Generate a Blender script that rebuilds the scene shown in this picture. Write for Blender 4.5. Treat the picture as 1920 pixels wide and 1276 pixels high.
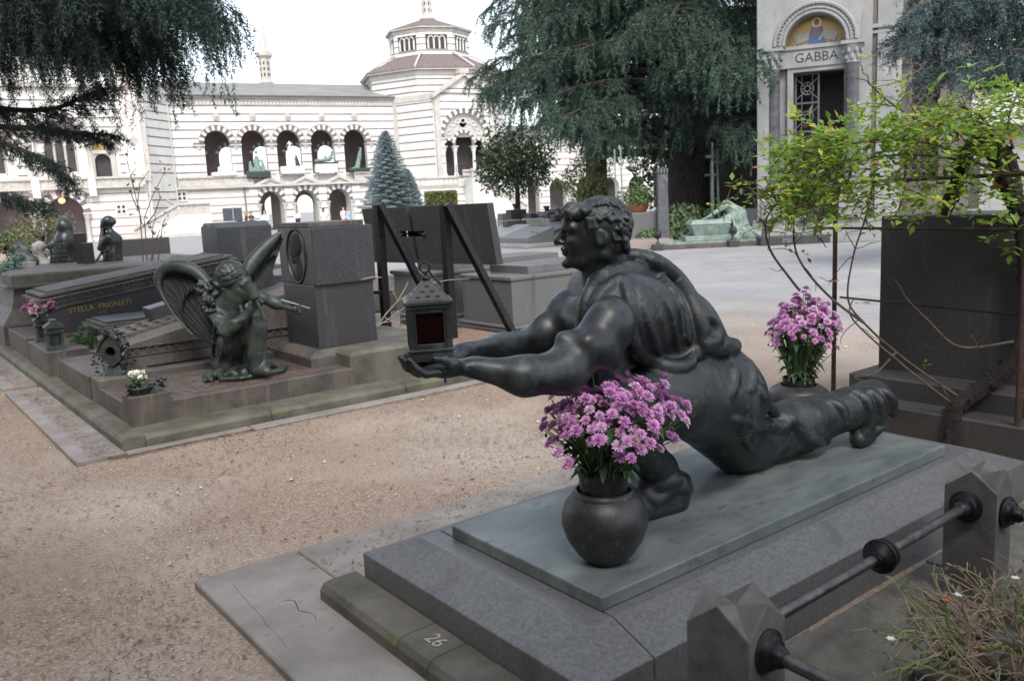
import bpy, math, random
import numpy as np
from mathutils import Vector, Matrix, Euler
for o in list(bpy.data.objects): bpy.data.objects.remove(o)
scene = bpy.context.scene
COL = scene.collection
PI = math.pi
# ------------------------------------------------------------------ camera
F_PX, CAM_H = 1600.0, 1.6
ROLL, YAW, HOR = 0.050, math.radians(37.5), 374.0
PITCH = math.atan((638 - HOR) * math.cos(ROLL) / F_PX)
def _yaw(v):
    c, s = math.cos(YAW), math.sin(YAW)
    return Vector((v[0]*c + v[1]*s, -v[0]*s + v[1]*c, v[2]))
_f = _yaw((0, math.cos(PITCH), -math.sin(PITCH)))
_u0 = Vector((0, math.sin(PITCH), math.cos(PITCH)))
_r0 = Vector((1, 0, 0))
_r = _yaw(_r0*math.cos(ROLL) - _u0*math.sin(ROLL))
_u = _yaw(_u0*math.cos(ROLL) + _r0*math.sin(ROLL))
CAM = Vector((0, 0, CAM_H))
cam = bpy.data.cameras.new('camera')
cam.sensor_width = 36; cam.lens = F_PX/1920*36; cam.clip_end = 2000; cam.clip_start = .05
cam.dof.use_dof = True; cam.dof.focus_distance = 3.6; cam.dof.aperture_fstop = 7.0
camo = bpy.data.objects.new('camera', cam)
camo.matrix_world = Matrix(((_r[0], _u[0], -_f[0], 0), (_r[1], _u[1], -_f[1], 0), (_r[2], _u[2], -_f[2], CAM_H), (0, 0, 0, 1)))
COL.objects.link(camo); scene.camera = camo
# ------------------------------------------------------------------ sky, sun, exposure
SUN_EL, SUN_AZ = math.radians(50), math.radians(240)   # azimuth measured from +X towards +Y: light comes from there
w = bpy.data.worlds.new('World'); scene.world = w; w.use_nodes = True
nt = w.node_tree; nt.nodes.clear()
sky = nt.nodes.new('ShaderNodeTexSky'); sky.sky_type = 'NISHITA'; sky.sun_disc = False
sky.sun_elevation = SUN_EL; sky.sun_rotation = PI/2 - SUN_AZ
sky.air_density = 1.0; sky.dust_density = 1.2; sky.ozone_density = 1.0
hs = nt.nodes.new('ShaderNodeHueSaturation'); hs.inputs['Saturation'].default_value = .45
bg = nt.nodes.new('ShaderNodeBackground'); bg.inputs[1].default_value = .15
wo = nt.nodes.new('ShaderNodeOutputWorld')
nt.links.new(sky.outputs[0], hs.inputs['Color']); nt.links.new(hs.outputs[0], bg.inputs[0]); nt.links.new(bg.outputs[0], wo.inputs[0])
sl = bpy.data.lights.new('sun', 'SUN'); sl.energy = 1.3; sl.angle = math.radians(18); sl.color = (1, .95, .88)
so = bpy.data.objects.new('sun', sl); COL.objects.link(so)
so.rotation_euler = (Vector((math.cos(SUN_AZ)*math.cos(SUN_EL), math.sin(SUN_AZ)*math.cos(SUN_EL), math.sin(SUN_EL)))).to_track_quat('Z', 'Y').to_euler()
so.location = (0, 0, 40)
scene.view_settings.view_transform = 'Standard'; scene.view_settings.look = 'None'
scene.view_settings.exposure = 1.35; scene.view_settings.gamma = 1
scene.render.engine = 'CYCLES'
# ------------------------------------------------------------------ helpers
def ray(px, py): return _f + _r*((px-960)/F_PX) - _u*((py-638)/F_PX)
def gp(px, py, z=0.0):                       # a point of the place at height z
    d = ray(px, py); return CAM + d*((z-CAM_H)/d[2])
def dp(px, py, dep): return CAM + ray(px, py)*dep
def lk(o, parent=None):
    COL.objects.link(o)
    if parent: o.parent = parent
    return o
def tag(o, label=None, cat=None, group=None, kind=None):
    if label: o['label'] = label
    if cat: o['category'] = cat
    if group: o['group'] = group
    if kind: o['kind'] = kind
    return o
def thing(name, label, cat, loc=(0, 0, 0), rz=0, group=None):
    o = bpy.data.objects.new(name, None); lk(o)
    o.location = loc; o.rotation_euler = (0, 0, rz); o.empty_display_size = .1
    return tag(o, label, cat, group)
def mesh_np(name, V, Fq, m, parent=None, smooth=False, nv=4):
    """mesh from numpy arrays; Fq (n, nv)"""
    me = bpy.data.meshes.new(name)
    V = np.asarray(V, np.float32); Fq = np.asarray(Fq, np.int32)
    me.vertices.add(len(V)); me.vertices.foreach_set('co', V.ravel())
    me.loops.add(Fq.size); me.loops.foreach_set('vertex_index', Fq.ravel())
    me.polygons.add(len(Fq)); me.polygons.foreach_set('loop_start', np.arange(0, Fq.size, Fq.shape[1], dtype=np.int32))
    me.polygons.foreach_set('loop_total', np.full(len(Fq), Fq.shape[1], np.int32))
    if smooth: me.polygons.foreach_set('use_smooth', np.ones(len(Fq), bool))
    me.update(calc_edges=True); me.validate()
    if m: me.materials.append(m)
    o = bpy.data.objects.new(name, me); return lk(o, parent)
class MB:
    """collects shapes, builds ONE mesh object"""
    def __init__(s): s.v = []; s.f = []; s.M = Matrix.Identity(4)
    def at(s, loc=(0, 0, 0), rz=0, rx=0, ry=0, sc=1):
        s.M = Matrix.Translation(loc) @ Euler((rx, ry, rz)).to_matrix().to_4x4() @ Matrix.Scale(sc, 4); return s
    def add(s, vs, fs):
        b = len(s.v); s.v += [tuple(s.M @ Vector(v)) for v in vs]; s.f += [tuple(i+b for i in f) for f in fs]; return s
    def box(s, x0, x1, y0, y1, z0, z1, c=0.0):
        """box with optional chamfer c on top edges and vertical edges"""
        if c <= 0:
            vs = [(x0,y0,z0),(x1,y0,z0),(x1,y1,z0),(x0,y1,z0),(x0,y0,z1),(x1,y0,z1),(x1,y1,z1),(x0,y1,z1)]
            return s.add(vs, [(3,2,1,0),(4,5,6,7),(0,1,5,4),(1,2,6,5),(2,3,7,6),(3,0,4,7)])
        P = [(x0+c,y0),(x1-c,y0),(x1,y0+c),(x1,y1-c),(x1-c,y1),(x0+c,y1),(x0,y1-c),(x0,y0+c)]
        cx, cy = (x0+x1)/2, (y0+y1)/2
        def ins(p, d):
            return (min(max(p[0], x0+d), x1-d), min(max(p[1], y0+d), y1-d))
        rings = [[(p[0],p[1],z0) for p in P], [(p[0],p[1],z1-c) for p in P], [(*ins(p, c), z1) for p in P]]
        return s.loft(rings)
    def prism(s, poly, d0, d1, ax='z'):
        """polygon (u,v) extruded along axis from d0 to d1"""
        def mp(u, v, d): return {'z': (u, v, d), 'y': (u, d, v), 'x': (d, u, v)}[ax]
        n = len(poly); vs = [mp(u, v, d0) for u, v in poly] + [mp(u, v, d1) for u, v in poly]
        fs = [tuple(range(n-1, -1, -1)), tuple(range(n, 2*n))] + [(i, (i+1) % n, n+(i+1) % n, n+i) for i in range(n)]
        return s.add(vs, fs)
    def lathe(s, prof, n=24, c=(0, 0), a0=0, sx=1, sy=1):
        """profile of (r,z) round the z axis"""
        vs = []; fs = []; k = len(prof)
        for i in range(n):
            a = a0 + 2*PI*i/n
            vs += [(c[0]+r*math.cos(a)*sx, c[1]+r*math.sin(a)*sy, z) for r, z in prof]
        for i in range(n):
            j = (i+1) % n
            fs += [(i*k+t, j*k+t, j*k+t+1, i*k+t+1) for t in range(k-1)]
        if prof[0][0] > 1e-5: fs.append(tuple(i*k for i in range(n-1, -1, -1)))
        if prof[-1][0] > 1e-5: fs.append(tuple(i*k+k-1 for i in range(n)))
        return s.add(vs, fs)
    def loft(s, rings, cap=True, closed=True):
        n = len(rings[0]); vs = [p for r in rings for p in r]; fs = []
        for i in range(len(rings)-1):
            for j in range(n if closed else n-1):
                k = (j+1) % n
                fs.append((i*n+j, i*n+k, (i+1)*n+k, (i+1)*n+j))
        if cap: fs += [tuple(range(n-1, -1, -1)), tuple(range((len(rings)-1)*n, len(rings)*n))]
        return s.add(vs, fs)
    def tube(s, pts, r, n=8, cap=True):
        """round tube along points; r a number or a list"""
        pts = [Vector(p) for p in pts]
        R_ = r if isinstance(r, (list, tuple)) else [r]*len(pts)
        rings = []; side = None
        for i, p in enumerate(pts):
            t = (pts[min(i+1, len(pts)-1)] - pts[max(i-1, 0)])
            t = t.normalized() if t.length > 1e-9 else Vector((0, 0, 1))
            if side is None: side = t.orthogonal().normalized()
            side = (side - t*side.dot(t)); side = side.normalized() if side.length > 1e-6 else t.orthogonal().normalized()
            b = t.cross(side)
            rings.append([p + (side*math.cos(2*PI*k/n) + b*math.sin(2*PI*k/n))*R_[i] for k in range(n)])
        return s.loft(rings, cap)
    def ball(s, c, r, n=10, m=6):
        rx, ry, rz = r if isinstance(r, (list, tuple)) else (r, r, r)
        prof = [(math.sin(PI*i/m), -math.cos(PI*i/m)) for i in range(m+1)]
        vs = []; fs = []; k = m+1
        for i in range(n):
            a = 2*PI*i/n
            vs += [(c[0]+q*math.cos(a)*rx, c[1]+q*math.sin(a)*ry, c[2]+z*rz) for q, z in prof]
        for i in range(n):
            j = (i+1) % n
            fs += [(i*k+t, j*k+t, j*k+t+1, i*k+t+1) for t in range(m)]
        return s.add(vs, fs)
    def build(s, name, m, parent=None, smooth=False):
        me = bpy.data.meshes.new(name); me.from_pydata(s.v, [], s.f); me.materials.append(m)
        if smooth:
            me.polygons.foreach_set('use_smooth', np.ones(len(me.polygons), bool))
            try: me.set_sharp_from_angle(angle=math.radians(smooth if smooth is not True else 40))
            except Exception: pass
        me.update()
        return lk(bpy.data.objects.new(name, me), parent)
def bev(o, wd=.004, seg=2):
    b = o.modifiers.new('bevel', 'BEVEL'); b.width = wd; b.segments = seg; b.limit_method = 'ANGLE'; b.angle_limit = math.radians(35); return o
def clone(o, name, parent=None, loc=None, rot=None, sc=None):
    c = o.copy(); c.name = name; COL.objects.link(c); c.parent = parent
    if loc is not None: c.location = loc
    if rot is not None: c.rotation_euler = rot
    if sc is not None: c.scale = sc if isinstance(sc, (tuple, list)) else (sc,)*3
    return c
def copy_tree(o, parent=None):
    c = o.copy(); COL.objects.link(c); c.parent = parent
    for ch in list(o.children): copy_tree(ch, c)
    return c
# ------------------------------------------------------------------ materials
def srgb(r, g, b):
    return tuple((x/255/12.92 if x/255 <= .04045 else ((x/255+.055)/1.055)**2.4) for x in (r, g, b))
def mat(name, c1, c2=None, scale=8., rough=.6, metal=0., bump=0., c3=None, s3=30., t3=.6, w3=.08, detail=6., pos='Object', stretch=None,
        bscale=None, lo=.35, hi=.65, spec=.5, rvar=0., trans=0., bdist=.01, streak=None):
    """procedural material: noise mix of c1, c2, optional flecks of c3, bump"""
    m = bpy.data.materials.new(name); m.use_nodes = True; n = m.node_tree; L = n.links.new
    b = n.nodes['Principled BSDF']; b.inputs['Roughness'].default_value = rough; b.inputs['Metallic'].default_value = metal
    b.inputs['Specular IOR Level'].default_value = spec
    if pos == 'World':
        g = n.nodes.new('ShaderNodeNewGeometry'); vec = g.outputs['Position']
    else:
        g = n.nodes.new('ShaderNodeTexCoord'); vec = g.outputs[pos]
    if stretch:
        mp = n.nodes.new('ShaderNodeMapping'); mp.inputs['Scale'].default_value = stretch; L(vec, mp.inputs[0]); vec = mp.outputs[0]
    def noise(sc, det=detail, ro=.6):
        t = n.nodes.new('ShaderNodeTexNoise'); t.inputs['Scale'].default_value = sc; t.inputs['Detail'].default_value = det; t.inputs['Roughness'].default_value = ro
        L(vec, t.inputs['Vector']); return t.outputs[0]
    def ramp(x, a, c):
        r = n.nodes.new('ShaderNodeMapRange'); r.inputs[1].default_value = a; r.inputs[2].default_value = c; L(x, r.inputs[0]); return r.outputs[0]
    col = None
    def mix(f, a, c):
        x = n.nodes.new('ShaderNodeMix'); x.data_type = 'RGBA'; L(f, x.inputs[0])
        for i, q in ((6, a), (7, c)):
            if isinstance(q, tuple): x.inputs[i].default_value = (*q[:3], 1)
            else: L(q, x.inputs[i])
        return x.outputs[2]
    m['_'] = 0
    if c2 is not None:
        nz = noise(scale); col = mix(ramp(nz, lo, hi), tuple(c1), tuple(c2))
        if rvar: L(ramp2(n, nz, rough-rvar, rough+rvar), b.inputs['Roughness'])
    if c3 is not None:
        col = mix(ramp(noise(s3, 3., .7), t3, t3+w3), col if col is not None else tuple(c1), tuple(c3))
    if streak is not None:       # rain streaks: (colour, horizontal scale, threshold, amount)
        sm = n.nodes.new('ShaderNodeMapping'); sm.inputs['Scale'].default_value = (streak[1], streak[1], streak[1]*.09); L(g.outputs['Position'] if pos == 'World' else g.outputs[pos], sm.inputs[0])
        sn = n.nodes.new('ShaderNodeTexNoise'); sn.inputs['Scale'].default_value = 1; sn.inputs['Detail'].default_value = 7; sn.inputs['Roughness'].default_value = .65; L(sm.outputs[0], sn.inputs['Vector'])
        sr = n.nodes.new('ShaderNodeMapRange'); sr.inputs[1].default_value = streak[2]; sr.inputs[2].default_value = streak[2]+.14; sr.inputs[4].default_value = streak[3]; L(sn.outputs[0], sr.inputs[0])
        col = mix(sr.outputs[0], col if col is not None else tuple(c1), tuple(streak[0]))
    if col is None: b.inputs['Base Color'].default_value = (*c1[:3], 1)
    else: L(col, b.inputs['Base Color'])
    if bump:
        bp = n.nodes.new('ShaderNodeBump'); bp.inputs['Strength'].default_value = bump; bp.inputs['Distance'].default_value = bdist
        L(noise(bscale or scale*3, 8., .65), bp.inputs['Height']); L(bp.outputs[0], b.inputs['Normal'])
    if trans:
        b.inputs['Subsurface Weight'].default_value = 0
        t = n.nodes.new('ShaderNodeBsdfTranslucent'); mx = n.nodes.new('ShaderNodeMixShader'); mx.inputs[0].default_value = trans
        if col is None: t.inputs[0].default_value = (*c1[:3], 1)
        else: L(col, t.inputs[0])
        L(b.outputs[0], mx.inputs[1]); L(t.outputs[0], mx.inputs[2]); L(mx.outputs[0], n.nodes['Material Output'].inputs[0])
    del m['_']
    return m
def ramp2(n, x, a, c):
    r = n.nodes.new('ShaderNodeMapRange'); r.inputs[1].default_value = .3; r.inputs[2].default_value = .7
    r.inputs[3].default_value = a; r.inputs[4].default_value = c; n.links.new(x, r.inputs[0]); return r.outputs[0]
# ------------------------------------------------------------------ implicit shapes -> one continuous surface
def smooth_run(pts, n=5):
    P = [np.array(p, float) for p in pts]; out = []
    for i in range(len(P)-1):
        a, b, c, d = P[max(i-1, 0)], P[i], P[i+1], P[min(i+2, len(P)-1)]
        for t in np.arange(n)/n: out.append(.5*((2*b)+(c-a)*t+(2*a-5*b+4*c-d)*t*t+(3*b-a-3*c+d)*t**3))
    return out+[P[-1]]
class SDF:
    def __init__(s, lo, hi, h):
        s.lo = np.array(lo, float); s.h = h; s.n = np.ceil((np.array(hi)-s.lo)/h).astype(int)+1
        s.f = np.full(s.n, 1.0, np.float32)
    def _b(s, lo, hi):
        a = np.clip(np.floor((np.array(lo)-s.lo)/s.h).astype(int), 0, s.n); b = np.clip(np.ceil((np.array(hi)-s.lo)/s.h).astype(int)+1, 0, s.n)
        if (b-a).min() <= 0: return None
        g = [(s.lo[i]+np.arange(a[i], b[i])*s.h).astype(np.float32) for i in range(3)]
        return (slice(a[0], b[0]), slice(a[1], b[1]), slice(a[2], b[2])), g[0][:, None, None], g[1][None, :, None], g[2][None, None, :]
    def _u(s, sl, d, k, sub=False):
        f = s.f[sl]
        if sub:
            d = -d
            if k <= 0: s.f[sl] = np.maximum(f, d)
            else:
                h = np.clip(.5-.5*(d-f)/k, 0, 1); h = np.clip(.5+.5*(d-f)/k, 0, 1); s.f[sl] = f*(1-h)+d*h+k*h*(1-h)
        elif k <= 0: s.f[sl] = np.minimum(f, d)
        else:
            h = np.clip(.5+.5*(f-d)/k, 0, 1); s.f[sl] = f*(1-h)+d*h-k*h*(1-h)
    def cone(s, a, b, ra, rb=None, k=.02, sub=False, flat=None):
        """capsule with two radii; flat=(vector, factor) squashes along a direction"""
        rb = ra if rb is None else rb
        a = np.array(a, float); b = np.array(b, float); m = max(ra, rb)+k+2*s.h
        if flat: m *= max(1, flat[1])
        q = s._b(np.minimum(a, b)-m, np.maximum(a, b)+m)
        if q is None: return s
        sl, X, Y, Z = q; ba = b-a; bb = max(ba@ba, 1e-9)
        x, y, z = X-a[0], Y-a[1], Z-a[2]
        t = np.clip((x*ba[0]+y*ba[1]+z*ba[2])/bb, 0, 1)
        dx, dy, dz = x-t*ba[0], y-t*ba[1], z-t*ba[2]
        if flat:
            v = np.array(flat[0], float); v /= np.linalg.norm(v); e = dx*v[0]+dy*v[1]+dz*v[2]; g = (flat[1]-1)
            e = e*(1/flat[1]-1); dx, dy, dz = dx+e*v[0], dy+e*v[1], dz+e*v[2]
        s._u(sl, np.sqrt(dx*dx+dy*dy+dz*dz)-(ra+(rb-ra)*t), k, sub); return s
    def chain(s, pts, rs, k=.02, sub=False, flat=None):
        if not isinstance(rs, (list, tuple)): rs = [rs]*len(pts)
        for i in range(len(pts)-1): s.cone(pts[i], pts[i+1], rs[i], rs[i+1], k, sub, flat)
        return s
    def ell(s, c, r, k=.02, rot=None, sub=False):
        c = np.array(c, float); r = np.array(r, float); m = r.max()+k+2*s.h
        q = s._b(c-m, c+m)
        if q is None: return s
        sl, X, Y, Z = q; x, y, z = X-c[0], Y-c[1], Z-c[2]
        if rot is not None:
            Rm = np.array(Euler(rot).to_matrix()).T
            x, y, z = Rm[0, 0]*x+Rm[0, 1]*y+Rm[0, 2]*z, Rm[1, 0]*x+Rm[1, 1]*y+Rm[1, 2]*z, Rm[2, 0]*x+Rm[2, 1]*y+Rm[2, 2]*z
        k0 = np.sqrt((x/r[0])**2+(y/r[1])**2+(z/r[2])**2); k1 = np.sqrt((x/r[0]**2)**2+(y/r[1]**2)**2+(z/r[2]**2)**2)
        s._u(sl, (k0*(k0-1)/np.maximum(k1, 1e-6)).astype(np.float32), k, sub); return s
    def cutz(s, z0):
        i = int(max(0, math.floor((z0-s.lo[2])/s.h)))
        Z = (s.lo[2]+np.arange(s.n[2])*s.h).astype(np.float32)[None, None, :]
        s.f = np.maximum(s.f, z0-Z); return s
    def ripple(s, c, rad, d, freq, amp, ph=0.0):
        """folds: waves along d inside a soft ball"""
        c = np.array(c, float); q = s._b(c-rad, c+rad)
        if q is None: return s
        sl, X, Y, Z = q; x, y, z = X-c[0], Y-c[1], Z-c[2]; d = np.array(d, float)
        wgt = np.clip(1-(x*x+y*y+z*z)/rad**2, 0, 1)**1.0
        s.f[sl] += (amp*wgt*np.sin(freq*(x*d[0]+y*d[1]+z*d[2])+ph+2.0*np.sin(freq*.23*(x*d[1]-y*d[2]+z*d[0])))).astype(np.float32); return s
    def val(s, p):
        q = (np.asarray(p, float)-s.lo)/s.h; i = np.floor(q).astype(int)
        if (i < 0).any() or (i >= s.n-1).any(): return 1.0
        t = q-i; c = s.f[i[0]:i[0]+2, i[1]:i[1]+2, i[2]:i[2]+2]
        c = c[0]*(1-t[0])+c[1]*t[0]; c = c[0]*(1-t[1])+c[1]*t[1]; return float(c[0]*(1-t[2])+c[1]*t[2])
    def hit(s, px, py, inset=0.0):
        """where a sight line through the photo point meets the modelled form"""
        d = np.array(ray(px, py)); d /= np.linalg.norm(d); o = np.array(CAM)
        c = s.lo+(s.n-1)*s.h/2; tc = (c-o)@d; R = np.linalg.norm((s.n-1)*s.h)/2
        t = np.arange(max(.1, tc-R), tc+R, s.h*.6); P = o+t[:, None]*d; q = np.round((P-s.lo)/s.h).astype(int)
        ok = ((q >= 0) & (q < s.n)).all(1); v = np.ones(len(t)); v[ok] = s.f[q[ok, 0], q[ok, 1], q[ok, 2]]
        w_ = np.where(v < 0)[0]
        if not len(w_): j = int(np.argmin(v)); return P[j]
        return P[w_[0]]+d*inset
    def snap(s, p, inset=0.0):
        p = np.array(p, float)
        for _ in range(6):
            e = s.h; g = np.array([s.val(p+np.eye(3)[i]*e)-s.val(p-np.eye(3)[i]*e) for i in range(3)])/(2*e); l = np.linalg.norm(g)
            if l < 1e-3: break
            p = p-g/l*(s.val(p)+inset)*.8
        return p
    def ridge(s, pts, r, k=.016, px=True, inset=.35, n=5):
        """a fold lying on the form: points found on the surface, joined by a smooth run"""
        r = r if isinstance(r, (list, tuple)) else [r*.6]+[r]*(len(pts)-2)+[r*.5]
        pts = smooth_run(pts, n); rr = np.interp(np.linspace(0, len(r)-1, len(pts)), np.arange(len(r)), r)
        Q = [(s.hit(*p, inset*q) if px else s.snap(p, inset*q)) for p, q in zip(pts, rr)]
        for _ in range(2): Q = [Q[0]]+[(Q[i-1]+2*Q[i]+Q[i+1])/4 for i in range(1, len(Q)-1)]+[Q[-1]]
        s.chain(Q, [float(x) for x in rr], k); return s
    def mesh(s, name, m, parent=None):
        f = s.f; f[0] = f[-1] = 1; f[:, 0] = f[:, -1] = 1; f[:, :, 0] = f[:, :, -1] = 1
        ins = f < 0; nx, ny, nz = s.n
        cnt = np.zeros((nx-1, ny-1, nz-1), np.uint8)
        for i in (0, 1):
            for j in (0, 1):
                for k in (0, 1): cnt += ins[i:nx-1+i, j:ny-1+j, k:nz-1+k]
        cells = np.argwhere((cnt > 0) & (cnt < 8)); idx = np.full(cnt.shape, -1, np.int32)
        idx[cells[:, 0], cells[:, 1], cells[:, 2]] = np.arange(len(cells))
        acc = np.zeros((len(cells), 3)); num = np.zeros(len(cells))
        C8 = [(i, j, k) for i in (0, 1) for j in (0, 1) for k in (0, 1)]
        for a in C8:
            for ax in range(3):
                if a[ax]: continue
                b = list(a); b[ax] = 1
                fa = f[cells[:, 0]+a[0], cells[:, 1]+a[1], cells[:, 2]+a[2]]; fb = f[cells[:, 0]+b[0], cells[:, 1]+b[1], cells[:, 2]+b[2]]
                x = (fa < 0) != (fb < 0); t = np.where(x, fa/np.where(fa-fb == 0, 1, fa-fb), 0)
                p = np.tile(np.array(a, float), (len(cells), 1)); p[:, ax] = t
                acc += np.where(x[:, None], p, 0); num += x
        V = s.lo + (cells + acc/num[:, None])*s.h
        Q = []
        for ax in range(3):
            u, v = (ax+1) % 3, (ax+2) % 3
            A = np.moveaxis(ins, (ax, u, v), (0, 1, 2))
            e = np.argwhere(A[:-1, 1:-1, 1:-1] != A[1:, 1:-1, 1:-1]); flip = A[e[:, 0], e[:, 1]+1, e[:, 2]+1]
            I = np.moveaxis(idx, (ax, u, v), (0, 1, 2))
            q = np.stack([I[e[:, 0], e[:, 1], e[:, 2]], I[e[:, 0], e[:, 1]+1, e[:, 2]], I[e[:, 0], e[:, 1]+1, e[:, 2]+1], I[e[:, 0], e[:, 1], e[:, 2]+1]], 1)
            q[~flip] = q[~flip][:, ::-1]; Q.append(q)
        Q = np.concatenate(Q); Q = Q[(Q >= 0).all(1)]
        return mesh_np(name, V, Q, m, parent, True)
# ------------------------------------------------------------------ leaves
def leaves(name, P, D, N, L, W, m, parent=None, fold=.25, tip=0.0, tri=False):
    """many leaf blades (4 verts, kite shaped, slightly folded): P base, D direction, N normal hint, L length, W width"""
    P = np.asarray(P, np.float32); D = np.asarray(D, np.float32); N = np.asarray(N, np.float32)
    D = D/np.maximum(np.linalg.norm(D, axis=1, keepdims=True), 1e-6)
    S = np.cross(D, N); S /= np.maximum(np.linalg.norm(S, axis=1, keepdims=True), 1e-6); N2 = np.cross(S, D)
    L = np.broadcast_to(np.asarray(L, np.float32), (len(P),))[:, None]; W = np.broadcast_to(np.asarray(W, np.float32), (len(P),))[:, None]
    if tri:      # needle clusters: one narrow triangle each
        V = np.stack([P - S*W*.5, P + S*W*.5, P + D*L], 1).reshape(-1, 3); return mesh_np(name, V, np.arange(len(P)*3).reshape(-1, 3), m, parent, False)
    mid = P + D*L*.45
    V = np.stack([P, mid + S*W*.5 + N2*W*fold, P + D*L + N2*W*tip, mid - S*W*.5 + N2*W*fold], 1).reshape(-1, 3)
    b = np.arange(len(P))[:, None]*4
    T = np.concatenate([b+np.array([[0, 1, 2]]), b+np.array([[0, 2, 3]])], 0)
    return mesh_np(name, V, T, m, parent, False)
def rdirs(rng, n):
    v = rng.normal(size=(n, 3)); return v/np.linalg.norm(v, axis=1, keepdims=True)
# ================================================================== shared materials
GRANITE = mat('granite_grey', (.078,.079,.080), (.135,.134,.131), 60, .40, bump=.15, c3=(.21,.205,.2), s3=260, t3=.57, detail=4, bscale=180, bdist=.002, streak=((.055,.053,.049), 5, .55, .6))
GRANITE_D = mat('granite_dark', (.020,.019,.020), (.05,.047,.046), 120, .5, bump=.12, c3=(.10,.095,.095), s3=420, t3=.6, detail=3, bscale=260, bdist=.002, streak=((.075,.068,.06), 9, .55, .6))
GRANITE_W = mat('granite_weathered', (.043,.036,.032), (.095,.082,.072), 5, .62, bump=.3, c3=(.19,.17,.155), s3=240, t3=.6, bscale=120, bdist=.003, streak=((.15,.105,.075), 22, .53, .6))
GRANITE_M = mat('granite_mossy', (.055,.052,.038), (.125,.112,.092), 4, .7, bump=.35, c3=(.10,.11,.045), s3=6, t3=.55, w3=.15, bscale=90, bdist=.003)
GRANITE_P = mat('granite_polished_mid', (.018,.018,.021), (.044,.044,.048), 60, .42, c3=(.17,.17,.175), s3=300, t3=.6, detail=3, streak=((.085,.08,.076), 8, .57, .7), bump=.12, bscale=160, bdist=.002)
CONCRETE = mat('concrete_worn', (.165,.147,.132), (.255,.231,.208), 3.2, .8, bump=.35, c3=(.13,.125,.12), s3=26, t3=.62, bscale=60, bdist=.004, pos='World')
BRONZE = mat('bronze_dark', (.006,.007,.008), (.018,.021,.022), 5, .40, .0, bump=.22, c3=(.06,.08,.08), s3=9, t3=.52, w3=.3, bscale=70, bdist=.004, rvar=.08, spec=.5, streak=((.085,.115,.115), 9, .58, .4))
BRONZE_C = mat('bronze_cloth', (.007,.008,.009), (.021,.024,.025), 7, .42, .0, bump=.6, c3=(.06,.08,.077), s3=18, t3=.54, w3=.25, bscale=55, bdist=.006, rvar=.08, spec=.5, streak=((.085,.11,.105), 12, .58, .35))
BRONZE_V = mat('bronze_vase', (.014,.013,.013), (.036,.033,.032), 9, .42, .0, bump=.45, c3=(.085,.085,.08), s3=34, t3=.62, bscale=60, bdist=.003)
SLAB_V = mat('bronze_slab_verdigris', (.092,.106,.108), (.175,.195,.185), 2.6, .38, .0, bump=.3, c3=(.07,.08,.084), s3=13, t3=.55, w3=.2, bscale=40, bdist=.003, stretch=(.8, 2.0, 1), lo=.36, hi=.64)
VERDI = mat('verdigris', (.14,.185,.16), (.245,.305,.265), 5, .75, .1, bump=.3, c3=(.06,.09,.075), s3=8, t3=.6, bscale=40)
VERDI_D = mat('verdigris_dark', (.011,.015,.013), (.042,.055,.045), 7, .5, .0, bump=.35, c3=(.095,.122,.10), s3=15, t3=.62, bscale=60, bdist=.005)
VERDI_B = mat('wing_bronze', (.003,.0035,.0035), (.010,.013,.011), 9, .75, .0, bump=.4, c3=(.07,.10,.08), s3=12, t3=.66, bscale=60)
IRON = mat('iron_black', (.012,.012,.014), (.035,.032,.032), 30, .42, .7, bump=.2, c3=(.06,.04,.03), s3=60, t3=.66)
IRON_R = mat('iron_rusty', (.045,.025,.02), (.09,.05,.038), 40, .7, .3, bump=.3, c3=(.02,.015,.014), s3=70, t3=.55)
DARK = mat('crack_dark', (.02,.018,.016))
STONE_W = mat('marble_white', (.72,.70,.67), (.80,.79,.77), 1.2, .6, pos='World')
STONE_G = mat('marble_greyband', (.17,.145,.15), (.25,.21,.21), 2, .6, pos='World')
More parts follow.
